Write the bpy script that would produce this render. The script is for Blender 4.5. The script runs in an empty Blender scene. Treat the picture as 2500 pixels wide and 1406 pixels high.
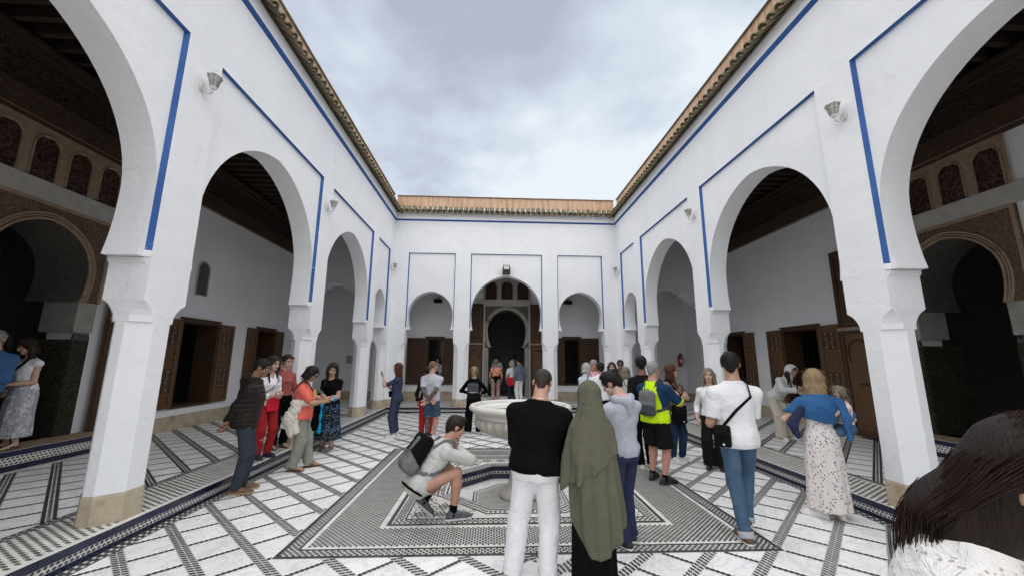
import bpy, bmesh, math, random
import numpy as np
from mathutils import Vector, Matrix

random.seed(7)
np.random.seed(7)
scene = bpy.context.scene
COL = scene.collection
R = math.radians
PI = math.pi

# ------------------------------------------------------------------ camera
cam_d = bpy.data.cameras.new('camera')
cam = bpy.data.objects.new('camera', cam_d)
COL.objects.link(cam)
cam_d.sensor_width = 36.0
cam_d.lens = 958.2 / 2500 * 36.0
cam_d.clip_start = 0.05
cam_d.clip_end = 2000
PITCH, YAW, ROLL = 0.182, 0.046, 0.006
_f = Vector((math.sin(YAW) * math.cos(PITCH), math.cos(YAW) * math.cos(PITCH), math.sin(PITCH)))
_r = Vector((math.cos(YAW), -math.sin(YAW), 0))
_u = _r.cross(_f)
_r2 = _r * math.cos(ROLL) + _u * math.sin(ROLL)
_u2 = -_r * math.sin(ROLL) + _u * math.cos(ROLL)
cam.matrix_world = Matrix(((_r2.x, _u2.x, -_f.x, 0), (_r2.y, _u2.y, -_f.y, 0), (_r2.z, _u2.z, -_f.z, 1.70), (0, 0, 0, 1)))
scene.camera = cam

# ------------------------------------------------------------------ sky, sun, exposure
SUN_EL, SUN_AZ = 74.0, 185.0     # high behind the camera, spread wide by the cloud
world = bpy.data.worlds.new('World')
scene.world = world
world.use_nodes = True
nt = world.node_tree
nt.nodes.clear()
def N(t, **kw):
    n = nt.nodes.new(t)
    for k, v in kw.items(): setattr(n, k, v)
    return n
def LK(a, b): nt.links.new(a, b)
def wmath(op, a, b=None, clamp=False):
    n = N('ShaderNodeMath', operation=op); n.use_clamp = clamp
    for i, s in enumerate((a, b)):
        if s is None: continue
        if isinstance(s, (int, float)): n.inputs[i].default_value = s
        else: LK(s, n.inputs[i])
    return n.outputs[0]
out = N('ShaderNodeOutputWorld')
bg = N('ShaderNodeBackground'); bg.inputs[1].default_value = 0.10
sky = N('ShaderNodeTexSky', sky_type='NISHITA'); sky.sun_disc = False
sky.sun_elevation = R(SUN_EL); sky.sun_rotation = R(SUN_AZ)
tc = N('ShaderNodeTexCoord')
sep = N('ShaderNodeSeparateXYZ'); LK(tc.outputs['Generated'], sep.inputs[0])
zz = wmath('ADD', wmath('MAXIMUM', sep.outputs[2], 0.0), 0.22)
cmb = N('ShaderNodeCombineXYZ')
LK(wmath('DIVIDE', sep.outputs[0], zz), cmb.inputs[0]); LK(wmath('DIVIDE', sep.outputs[1], zz), cmb.inputs[1])
cmb.inputs[2].default_value = 5.11
def noise(scale, detail, rough, vec, dist=0.0):
    n = N('ShaderNodeTexNoise'); n.inputs['Scale'].default_value = scale; n.inputs['Detail'].default_value = detail
    n.inputs['Roughness'].default_value = rough; n.inputs['Distortion'].default_value = dist
    LK(vec, n.inputs['Vector']); return n.outputs['Fac']
n1 = noise(0.95, 8, 0.50, cmb.outputs[0], 0.45)
n2 = noise(2.6, 6, 0.5, cmb.outputs[0], 0.2)
n3 = noise(6.5, 5, 0.55, cmb.outputs[0], 0.3)
cl = wmath('ADD', wmath('ADD', wmath('MULTIPLY', n1, 0.60), wmath('MULTIPLY', n2, 0.28)), wmath('MULTIPLY', n3, 0.12))
ramp = N('ShaderNodeValToRGB')
e = ramp.color_ramp.elements
e[0].position = 0.415; e[0].color = (4.1, 4.3, 4.95, 1)
e[1].position = 0.575; e[1].color = (7.5, 7.95, 8.3, 1)
m = ramp.color_ramp.elements.new(0.46); m.color = (4.9, 5.25, 5.95, 1)
m = ramp.color_ramp.elements.new(0.515); m.color = (6.0, 6.6, 7.3, 1)
LK(cl, ramp.inputs[0])
# an overcast sky is brighter overhead than at the horizon
grad = wmath('ADD', wmath('MULTIPLY', wmath('MAXIMUM', sep.outputs[2], 0.0), 0.0), 1.0)
vs = N('ShaderNodeVectorMath', operation='SCALE'); LK(ramp.outputs[0], vs.inputs[0]); LK(wmath('MULTIPLY', grad, 0.535), vs.inputs[3])
mx = N('ShaderNodeMix', data_type='RGBA'); mx.inputs[0].default_value = 0.90
LK(sky.outputs[0], mx.inputs[6]); LK(vs.outputs[0], mx.inputs[7])
LK(mx.outputs[2], bg.inputs[0]); LK(bg.outputs[0], out.inputs[0])

sun_d = bpy.data.lights.new('sun', 'SUN')
sun_d.energy = 1.5; sun_d.angle = R(125); sun_d.color = (1.0, 0.97, 0.93)
sun = bpy.data.objects.new('sun', sun_d); COL.objects.link(sun)
_az = R(SUN_AZ)
_sd = Vector((math.sin(_az) * math.cos(R(SUN_EL)), math.cos(_az) * math.cos(R(SUN_EL)), math.sin(R(SUN_EL))))
sun.rotation_euler = (-_sd).to_track_quat('-Z', 'Y').to_euler()

vs_ = scene.view_settings
scene.display_settings.display_device = 'sRGB'
vs_.view_transform = 'Standard'; vs_.look = 'None'; vs_.gamma = 1.0; vs_.exposure = 1.15
vs_.use_curve_mapping = False
scene.cycles.max_bounces = 10; scene.cycles.diffuse_bounces = 7; scene.cycles.glossy_bounces = 3
scene.cycles.transparent_max_bounces = 8
scene.cycles.use_denoising = True

# ------------------------------------------------------------------ materials
MATS = {}
class NT:
    """tiny helper round a material node tree"""
    def __init__(s, name):
        s.m = bpy.data.materials.new(name); s.m.use_nodes = True
        s.t = s.m.node_tree; s.b = s.t.nodes['Principled BSDF']
        s.tc = s.t.nodes.new('ShaderNodeTexCoord')
    def n(s, t, **kw):
        x = s.t.nodes.new(t)
        for k, v in kw.items(): setattr(x, k, v)
        return x
    def l(s, a, b): s.t.links.new(a, b)
    def set(s, sock, v):
        if hasattr(v, 'is_output') or hasattr(v, 'links'): s.l(v, sock)
        else: sock.default_value = v
    def noise(s, scale, detail=3, rough=0.5, vec=None, dist=0.0):
        x = s.n('ShaderNodeTexNoise'); x.inputs['Scale'].default_value = scale; x.inputs['Detail'].default_value = detail
        x.inputs['Roughness'].default_value = rough; x.inputs['Distortion'].default_value = dist
        s.l(vec if vec is not None else s.tc.outputs['Object'], x.inputs['Vector']); return x.outputs['Fac']
    def math(s, op, a, b=0.0, clamp=False):
        x = s.n('ShaderNodeMath', operation=op); x.use_clamp = clamp
        s.set(x.inputs[0], a); s.set(x.inputs[1], b); return x.outputs[0]
    def ramp(s, fac, stops):
        x = s.n('ShaderNodeValToRGB'); el = x.color_ramp.elements
        el[0].position, el[0].color = stops[0][0], (*stops[0][1], 1)
        el[1].position, el[1].color = stops[-1][0], (*stops[-1][1], 1)
        for p, c in stops[1:-1]:
            k = el.new(p); k.color = (*c, 1)
        s.l(fac, x.inputs[0]); return x.outputs[0]
    def mix(s, fac, a, b, mode='MIX'):
        x = s.n('ShaderNodeMix', data_type='RGBA', blend_type=mode)
        s.set(x.inputs[0], fac)
        for i, v in ((6, a), (7, b)):
            if isinstance(v, tuple): x.inputs[i].default_value = (*v[:3], 1)
            else: s.l(v, x.inputs[i])
        return x.outputs[2]
    def scale(s, vx, vy, vz, src='Object'):
        x = s.n('ShaderNodeMapping'); x.inputs['Scale'].default_value = (vx, vy, vz)
        s.l(s.tc.outputs[src], x.inputs[0]); return x.outputs[0]
    def bump(s, h, strength=0.3, dist=0.01):
        x = s.n('ShaderNodeBump'); x.inputs['Strength'].default_value = strength; x.inputs['Distance'].default_value = dist
        s.l(h, x.inputs['Height']); s.l(x.outputs[0], s.b.inputs['Normal'])
    def done(s, col, rough=0.7, spec=0.5, metal=0.0):
        if isinstance(col, tuple): s.b.inputs['Base Color'].default_value = (*col[:3], 1)
        else: s.l(col, s.b.inputs['Base Color'])
        s.set(s.b.inputs['Roughness'], rough); s.b.inputs['Specular IOR Level'].default_value = spec
        s.b.inputs['Metallic'].default_value = metal
        return s.m

def mat(name, col, rough=0.7, var=0.12, vscale=6.0, bump=0.0, bscale=40.0, spec=0.4, metal=0.0, rnd=0.0):
    """plain procedural material: colour broken by noise, optional bump, optional per-object random value"""
    if name in MATS: return MATS[name]
    t = NT(name)
    f = t.noise(vscale, 4, 0.55)
    a = tuple(c * (1 - var) for c in col); b = tuple(min(1, c * (1 + var)) for c in col)
    c = t.ramp(f, [(0.3, a), (0.7, b)])
    if rnd:
        oi = t.n('ShaderNodeObjectInfo')
        hv = t.n('ShaderNodeHueSaturation'); t.l(c, hv.inputs['Color'])
        t.l(t.math('ADD', t.math('MULTIPLY', oi.outputs['Random'], rnd), 1 - rnd / 2), hv.inputs['Value'])
        c = hv.outputs[0]
    if bump: t.bump(t.noise(bscale, 3, 0.6), bump, 0.004)
    MATS[name] = t.done(c, rough, spec, metal)
    return MATS[name]

def m_plaster(name='white_plaster', k=1.0):
    t = NT(name)
    big = t.noise(0.55, 5, 0.6); fine = t.noise(5, 5, 0.6)
    st = t.noise(1.0, 5, 0.62, t.scale(2.2, 2.2, 0.22))
    c = t.ramp(big, [(0.3, (0.79 * k, 0.80 * k, 0.825 * k)), (0.7, (0.85 * k, 0.855 * k, 0.865 * k))])
    c = t.mix(t.math('MULTIPLY', t.math('SUBTRACT', st, 0.55, True), 0.9), c, (0.62 * k, 0.61 * k, 0.58 * k))
    c = t.mix(t.math('MULTIPLY', t.math('SUBTRACT', fine, 0.62, True), 1.2), c, (0.66 * k, 0.65 * k, 0.63 * k))
    v = t.n('ShaderNodeTexVoronoi', feature='DISTANCE_TO_EDGE'); v.inputs['Scale'].default_value = 0.55
    wv = t.n('ShaderNodeTexNoise'); wv.inputs['Scale'].default_value = 1.6; wv.inputs['Detail'].default_value = 5; t.l(t.tc.outputs['Object'], wv.inputs['Vector'])
    ad = t.n('ShaderNodeVectorMath', operation='MULTIPLY_ADD'); t.l(wv.outputs['Color'], ad.inputs[0]); ad.inputs[1].default_value = (0.9,) * 3; t.l(t.tc.outputs['Object'], ad.inputs[2]); t.l(ad.outputs[0], v.inputs['Vector'])
    crack = t.math('MULTIPLY', t.math('LESS_THAN', v.outputs['Distance'], 0.0022), t.math('GREATER_THAN', t.noise(0.8, 3), 0.53))
    c = t.mix(t.math('MULTIPLY', crack, 0.20), c, (0.36, 0.35, 0.34))
    t.bump(t.math('ADD', t.noise(9, 6, 0.65), t.math('MULTIPLY', t.noise(1.7, 4, 0.5), 4.0)), 0.30, 0.03)
    return t.done(c, 0.85, 0.2)
def m_blue():
    t = NT('cobalt_paint'); f = t.noise(2.5, 5, 0.6); w = t.noise(16, 5, 0.65)
    c = t.ramp(f, [(0.3, (0.022, 0.085, 0.30)), (0.7, (0.040, 0.135, 0.41))])
    c = t.mix(t.math('GREATER_THAN', w, 0.70), c, (0.55, 0.58, 0.64)); c = t.mix(t.math('MULTIPLY', t.noise(7, 4), 0.35), c, (0.05, 0.09, 0.2))
    t.bump(w, 0.3, 0.006)
    return t.done(c, 0.6, 0.3)
def m_sand():
    t = NT('sand_plaster')
    f = t.noise(5, 6, 0.65); st = t.noise(2.3, 5, 0.7)
    c = t.ramp(f, [(0.3, (0.40, 0.335, 0.24)), (0.7, (0.56, 0.485, 0.37))])
    sp = t.n('ShaderNodeSeparateXYZ'); t.l(t.tc.outputs['Object'], sp.inputs[0])
    c = t.mix(t.math('MULTIPLY', t.math('SUBTRACT', st, 0.5, True), 3.2, True), c, (0.27, 0.18, 0.10))
    t.bump(t.noise(22, 5, 0.7), 0.5, 0.01)
    return t.done(c, 0.9, 0.15)
def m_marble():
    t = NT('marble')
    oi = t.n('ShaderNodeObjectInfo')
    ad = t.n('ShaderNodeVectorMath', operation='ADD'); t.l(t.tc.outputs['Object'], ad.inputs[0])
    cv = t.n('ShaderNodeCombineXYZ'); t.l(t.math('MULTIPLY', oi.outputs['Random'], 37.0), cv.inputs[0]); t.l(t.math('MULTIPLY', oi.outputs['Random'], 91.0), cv.inputs[1])
    t.l(cv.outputs[0], ad.inputs[1])
    v = t.noise(2.6, 8, 0.62, ad.outputs[0], 1.6); w = t.noise(7, 6, 0.6, ad.outputs[0], 0.8)
    c = t.ramp(v, [(0.36, (0.86, 0.86, 0.845)), (0.47, (0.85, 0.85, 0.84)), (0.505, (0.68, 0.69, 0.69)), (0.545, (0.85, 0.85, 0.84)), (0.7, (0.88, 0.87, 0.84))])
    c = t.mix(t.math('MULTIPLY', t.math('SUBTRACT', w, 0.56, True), 1.6), c, (0.60, 0.61, 0.60))
    hv = t.n('ShaderNodeHueSaturation'); t.l(c, hv.inputs['Color'])
    t.l(t.math('ADD', t.math('MULTIPLY', oi.outputs['Random'], 0.13), 0.95), hv.inputs['Value'])
    t.bump(t.noise(6, 4, 0.6), 0.05, 0.01)
    return t.done(hv.outputs[0], t.ramp(w, [(0.3, (0.28,) * 3), (0.7, (0.5,) * 3)]), 0.5)
def m_wood(name, a, b, sc=(1.5, 14, 14)):
    t = NT(name)
    g = t.noise(2.2, 6, 0.65, t.scale(*sc), 0.6); w = t.noise(1.3, 4, 0.5)
    c = t.ramp(g, [(0.3, a), (0.7, b)])
    c = t.mix(t.math('MULTIPLY', w, 0.45), c, tuple(x * 0.45 for x in a))
    t.bump(g, 0.35, 0.006)
    return t.done(c, 0.6, 0.3)
def m_carved(name, ground, relief, sc=7.0, line=None):
    """carved stucco or wood: winding arabesque ridges over a sunk ground"""
    t = NT(name)
    w = t.n('ShaderNodeTexVoronoi', feature='DISTANCE_TO_EDGE'); w.inputs['Scale'].default_value = sc
    nz = t.n('ShaderNodeTexNoise'); nz.inputs['Scale'].default_value = sc * 0.8; nz.inputs['Detail'].default_value = 3
    t.l(t.tc.outputs['Object'], nz.inputs['Vector'])
    ad = t.n('ShaderNodeVectorMath', operation='MULTIPLY_ADD'); t.l(nz.outputs['Color'], ad.inputs[0]); ad.inputs[1].default_value = (0.16,) * 3
    t.l(t.tc.outputs['Object'], ad.inputs[2]); t.l(ad.outputs[0], w.inputs['Vector'])
    d = t.math('MULTIPLY', w.outputs['Distance'], sc * 1.0)
    r = t.ramp(w.outputs['Distance'], [(0.0, (1, 1, 1)), (0.07, (0.8,) * 3), (0.16, (0, 0, 0))])
    c = t.mix(r, ground, relief)
    c = t.mix(t.math('MULTIPLY', t.noise(1.7, 4), 0.5), c, tuple(x * 0.5 for x in ground))
    t.bump(r, 0.9, 0.012)
    return t.done(c, 0.8, 0.2)
def m_ochre():
    t = NT('ochre_render')
    s1 = t.noise(3.2, 5, 0.7, t.scale(2.6, 2.6, 0.25)); f = t.noise(9, 5, 0.6)
    c = t.ramp(s1, [(0.36, (0.44, 0.26, 0.17)), (0.5, (0.60, 0.42, 0.29)), (0.64, (0.68, 0.52, 0.38))])
    c = t.mix(t.math('MULTIPLY', f, 0.35), c, (0.55, 0.34, 0.2))
    t.bump(f, 0.35, 0.01)
    return t.done(c, 0.9, 0.1)
def m_tile():
    t = NT('roof_clay')
    oi = t.n('ShaderNodeObjectInfo')
    f = t.noise(9, 5, 0.65); g = t.noise(3.0, 4, 0.6)
    c = t.ramp(oi.outputs['Random'], [(0.0, (0.182, 0.150, 0.104)), (0.3, (0.260, 0.215, 0.156)), (0.55, (0.221, 0.208, 0.124)), (0.8, (0.338, 0.273, 0.195)), (1.0, (0.338, 0.195, 0.130))])
    c = t.mix(t.math('MULTIPLY', f, 0.7), c, (0.12, 0.125, 0.085))
    c = t.mix(t.math('MULTIPLY', t.math('SUBTRACT', g, 0.52, True), 2.5, True), c, (0.36, 0.33, 0.27))
    t.bump(f, 0.6, 0.01)
    return t.done(c, 0.9, 0.1)

M = dict(
    plaster=m_plaster(), plaster_in=m_plaster('grey_plaster', 1.0), sand=m_sand(), marble=m_marble(), ochre=m_ochre(), clay=m_tile(),
    blue=m_blue(),
    bluetile=mat('glazed_blue', (0.007, 0.009, 0.042), 0.25, 0.35, 12, 0.1, 30, 0.6, rnd=0.5),
    black=mat('black_tessera', (0.046, 0.050, 0.049), 0.4, 0.4, 9, 0, 0, 0.5),
    green=mat('green_tessera', (0.085, 0.095, 0.080), 0.4, 0.5, 9),
    cream=mat('cream_tessera', (0.72, 0.71, 0.67), 0.5, 0.14, 9),
    redd=mat('rust_tessera', (0.30, 0.17, 0.14), 0.5, 0.25, 9),
    grout=mat('grout', (0.50, 0.49, 0.45), 0.8, 0.2, 5),
    dust=mat('ground_dust', (0.36, 0.30, 0.23), 0.95, 0.2, 0.5),
    wood=m_wood('brown_wood', (0.050, 0.026, 0.014), (0.105, 0.056, 0.030)),
    wood2=m_wood('door_wood', (0.10, 0.052, 0.025), (0.20, 0.105, 0.05)),
    beam=m_wood('beam_wood', (0.035, 0.022, 0.016), (0.085, 0.056, 0.042), (14, 1.5, 14)),
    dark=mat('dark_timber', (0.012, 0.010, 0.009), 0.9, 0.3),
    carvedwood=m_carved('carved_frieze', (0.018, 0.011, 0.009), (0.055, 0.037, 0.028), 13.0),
    carvedband=m_carved('painted_band', (0.085, 0.050, 0.035), (0.125, 0.082, 0.055), 14.0),
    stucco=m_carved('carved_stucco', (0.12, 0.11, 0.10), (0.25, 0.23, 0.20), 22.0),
    redstucco=m_carved('red_stucco', (0.15, 0.085, 0.065), (0.30, 0.235, 0.18), 21.0),
    stuccoplain=mat('stucco_grey', (0.46, 0.44, 0.40), 0.85, 0.12, 5, 0.2, 20),
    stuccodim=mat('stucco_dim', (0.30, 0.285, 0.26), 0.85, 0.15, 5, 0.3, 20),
    stuccotan=mat('stucco_tan', (0.32, 0.23, 0.16), 0.85, 0.2, 9, 0.2, 20),
    glassdark=m_carved('coloured_screen', (0.050, 0.020, 0.016), (0.13, 0.095, 0.075), 13.0),
    zellige=m_carved('zellige_green', (0.014, 0.017, 0.013), (0.11, 0.095, 0.06), 24.0),
    lampmetal=mat('lamp_white', (0.62, 0.61, 0.57), 0.5, 0.1, 20),
    lampdark=mat('lamp_dark_metal', (0.20, 0.17, 0.14), 0.5, 0.2, 20),  # dark brown for the lantern bars and the notice print
    blackmetal=mat('black_metal', (0.02, 0.02, 0.022), 0.45, 0.2, 20),
    redpaint=mat('red_paint', (0.35, 0.02, 0.02), 0.35, 0.1, 20),
    basin=mat('basin_stone', (0.66, 0.64, 0.585), 0.45, 0.10, 5, 0.25, 30, 0.4), bowl=mat('bowl_stone', (0.50, 0.48, 0.42), 0.6, 0.2, 6, 0.3, 30, 0.3),
    paper=mat('paper', (0.7, 0.7, 0.68), 0.8, 0.05, 20),
)
def m_glass():
    t = NT('lamp_glass')
    t.b.inputs['Transmission Weight'].default_value = 0.75; t.b.inputs['IOR'].default_value = 1.3
    return t.done((0.75, 0.75, 0.72), 0.25, 0.5)
M['glass'] = m_glass()

# ------------------------------------------------------------------ mesh helpers
def link(o, parent=None):
    COL.objects.link(o)
    if parent is not None: o.parent = parent
    return o
def mesh_data(name, v, f, mats, mi=None, smooth=False):
    me = bpy.data.meshes.new(name)
    me.from_pydata([tuple(map(float, p)) for p in v], [], [tuple(int(i) for i in q) for q in f])
    for m_ in (mats if isinstance(mats, (list, tuple)) else [mats]): me.materials.append(m_)
    if mi is not None: me.polygons.foreach_set('material_index', np.asarray(mi, dtype=np.int32))
    if smooth: me.polygons.foreach_set('use_smooth', np.ones(len(me.polygons), dtype=bool))
    me.update()
    return me
class MB:
    def __init__(s): s.v = []; s.f = []; s.m = []; s.cur = 0
    def add(s, vs, fs, m=None):
        k = len(s.v); s.v.extend([tuple(p) for p in vs]); s.f.extend([tuple(i + k for i in q) for q in fs])
        s.m.extend([s.cur if m is None else m] * len(fs)); return s
    def quad(s, a, b, c, d, m=None): return s.add([a, b, c, d], [(0, 1, 2, 3)], m)
    def box(s, x0, x1, y0, y1, z0, z1, m=None, T=None):
        vs = [(x0, y0, z0), (x1, y0, z0), (x1, y1, z0), (x0, y1, z0), (x0, y0, z1), (x1, y0, z1), (x1, y1, z1), (x0, y1, z1)]
        if T: vs = [T(*p) for p in vs]
        return s.add(vs, [(0, 3, 2, 1), (4, 5, 6, 7), (0, 1, 5, 4), (1, 2, 6, 5), (2, 3, 7, 6), (3, 0, 4, 7)], m)
    def prism(s, poly, fn, a, b, m=None, caps=True):
        """poly = list of 2D points, fn(p, h) -> 3D point at heights a and b"""
        n = len(poly); vs = [fn(p, a) for p in poly] + [fn(p, b) for p in poly]
        fs = [(i, (i + 1) % n, n + (i + 1) % n, n + i) for i in range(n)]
        if caps: fs += [tuple(range(n - 1, -1, -1)), tuple(range(n, 2 * n))]
        return s.add(vs, fs, m)
    def loft(s, rings, caps=True, m=None, closed=True):
        n = len(rings[0]); vs = [p for r in rings for p in r]; fs = []
        for k in range(len(rings) - 1):
            for i in range(n if closed else n - 1):
                j = (i + 1) % n
                fs.append((k * n + i, k * n + j, (k + 1) * n + j, (k + 1) * n + i))
        if caps: fs += [tuple(range(n - 1, -1, -1)), tuple(range((len(rings) - 1) * n, len(rings) * n))]
        return s.add(vs, fs, m)
    def lathe(s, prof, c=(0, 0, 0), n=24, m=None, mod=None):
        rings = []
        for r, z in prof:
            rings.append([(c[0] + r * (mod(2 * PI * i / n, r, z) if mod else 1) * math.cos(2 * PI * i / n),
                           c[1] + r * (mod(2 * PI * i / n, r, z) if mod else 1) * math.sin(2 * PI * i / n), c[2] + z) for i in range(n)])
        return s.loft(rings, True, m)
    def tube(s, pts, r, n=8, m=None):
        pts = [Vector(p) for p in pts]; rings = []
        rr = r if isinstance(r, (list, tuple)) else [r] * len(pts)
        for i, p in enumerate(pts):
            d = (pts[min(i + 1, len(pts) - 1)] - pts[max(i - 1, 0)]).normalized()
            a = d.cross(Vector((0, 0, 1)) if abs(d.z) < 0.9 else Vector((1, 0, 0))).normalized(); b = d.cross(a)
            rings.append([tuple(p + (a * math.cos(2 * PI * k / n) + b * math.sin(2 * PI * k / n)) * rr[i]) for k in range(n)])
        return s.loft(rings, True, m)
    def build(s, name, mats, parent=None, smooth=False, loc=None):
        o = bpy.data.objects.new(name, mesh_data(name, s.v, s.f, mats, s.m, smooth))
        if loc is not None: o.location = loc
        return link(o, parent)
def tag(o, label=None, cat=None, group=None, kind=None):
    if label: o['label'] = label
    if cat: o['category'] = cat
    if group: o['group'] = group
    if kind: o['kind'] = kind
    return o
def empty(name, loc=(0, 0, 0), label=None, cat=None, group=None, kind=None):
    o = bpy.data.objects.new(name, None); o.location = loc; o.empty_display_size = 0.1
    link(o); return tag(o, label, cat, group, kind)
def copy_tree(o, parent=None):
    c = o.copy(); COL.objects.link(c); c.parent = parent
    for ch in list(o.children): copy_tree(ch, c)
    return c
# ================================================================== SETTING
XL, XR, YB = -3.57, 4.41, 13.60          # faces of the three arcades
KL, KR, KB = -3.47, 4.31, 13.50          # kerb lines
GZ = 0.16                                # gallery floor height
XGL, XGR, YG = -7.0, 7.84, 15.9          # gallery walls
T = 0.405                                # arcade thickness
ZS, ZF, ZB = 2.73, 5.42, 6.60            # arch spring, frame top, blue cornice
REC = 0.052                              # depth of the panel round each arch

g = MB()
g.box(-60, 60, -60, 90, -0.6, -0.30)
tag(g.build('ground', M['dust']), kind='structure')

def arch_pts(uc, R_, zc, zs, n=44, point=0.05):
    """horseshoe arch, from the left springing over the apex to the right springing"""
    phi = math.asin(min(0.9, max(0.0, (zc - zs) / R_)))
    out = []
    for i in range(n + 1):
        a = PI + phi - (PI + 2 * phi) * i / n
        z = zc + R_ * math.sin(a)
        x = R_ * math.cos(a)
        if math.sin(a) <= 0: x = math.copysign(R_ - 0.38 * (R_ - abs(x)), x)
        if math.sin(a) > 0: z += point * R_ * (1 - abs(math.cos(a))) ** 1.6
        out.append((uc + x, z))
    return out

def panel_with_arch(mb, P, u0, u1, z0, z1, pts, uc, zc, n, m=None):
    """flat panel u0..u1 x z0..z1 at depth n with the arch cut out of it"""
    def bound(p):
        du, dz = p[0] - uc, p[1] - zc
        if dz <= 0: return (u0 if du < 0 else u1, p[1])
        t = 1e9
        if abs(du) > 1e-9: t = min(t, ((u1 if du > 0 else u0) - uc) / du)
        t = min(t, (z1 - zc) / dz)
        return (uc + du * t, zc + dz * t)
    q = list(pts)
    # add the points whose rays hit the two top corners
    full = []
    for i in range(len(q) - 1):
        full.append(q[i])
        a0 = math.atan2(q[i][1] - zc, q[i][0] - uc); a1 = math.atan2(q[i + 1][1] - zc, q[i + 1][0] - uc)
        if a0 < -PI / 2: a0 += 2 * PI
        if a1 < -PI / 2: a1 += 2 * PI
        for cu in (u0, u1):
            ac = math.atan2(z1 - zc, cu - uc)
            if a1 < ac < a0:
                k = (a0 - ac) / (a0 - a1)
                full.append((q[i][0] + (q[i + 1][0] - q[i][0]) * k, q[i][1] + (q[i + 1][1] - q[i][1]) * k))
    full.append(q[-1])
    for a, b in zip(full[:-1], full[1:]):
        A, B = bound(a), bound(b)
        mb.quad(P(a[0], a[1], n), P(b[0], b[1], n), P(B[0], B[1], n), P(A[0], A[1], n), m)
    return full

def chamfer_ring(u0, u1, n0, n1, c, P, z):
    """rectangle with the four corners cut by c = (u0n0, u1n0, u1n1, u0n1)"""
    a, b, d, e_ = c
    q = [(u0 + a, n0), (u1 - b, n0), (u1, n0 + b), (u1, n1 - d), (u1 - d, n1), (u0 + e_, n1), (u0, n1 - e_), (u0, n0 + a)]
    return [P(u, z, n) for u, n in q]

tile_cover = None
def cover_mesh():
    """a clay cover tile: half barrel, thick, tapering uphill; local x across, y uphill, z up"""
    b = MB(); n = 7; rings = []
    for y, r in ((0, 0.074), (0.27, 0.060)):
        o = [(r * math.cos(PI * i / n), y, r * math.sin(PI * i / n)) for i in range(n + 1)]
        k = [((r - 0.013) * math.cos(PI * i / n), y, (r - 0.013) * math.sin(PI * i / n)) for i in range(n, -1, -1)]
        rings.append(o + k)
    b.loft(rings, True)
    return mesh_data('roof_tile', b.v, b.f, M['clay'], None, False)
def pan_mesh():
    b = MB(); n = 6; rings = []
    for y, r in ((-0.03, 0.072), (0.56, 0.072)):
        o = [(r * math.cos(PI + PI * i / n), y, r * 0.75 * math.sin(PI + PI * i / n) + 0.045) for i in range(n + 1)]
        k = [((r - 0.012) * math.cos(PI + PI * i / n), y, (r - 0.012) * 0.75 * math.sin(PI + PI * i / n) + 0.045) for i in range(n, -1, -1)]
        rings.append(o + k)
    b.loft(rings, True)
    return mesh_data('gutter_tile', b.v, b.f, M['clay'], None, False)
COVER, PAN = cover_mesh(), pan_mesh()

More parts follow.
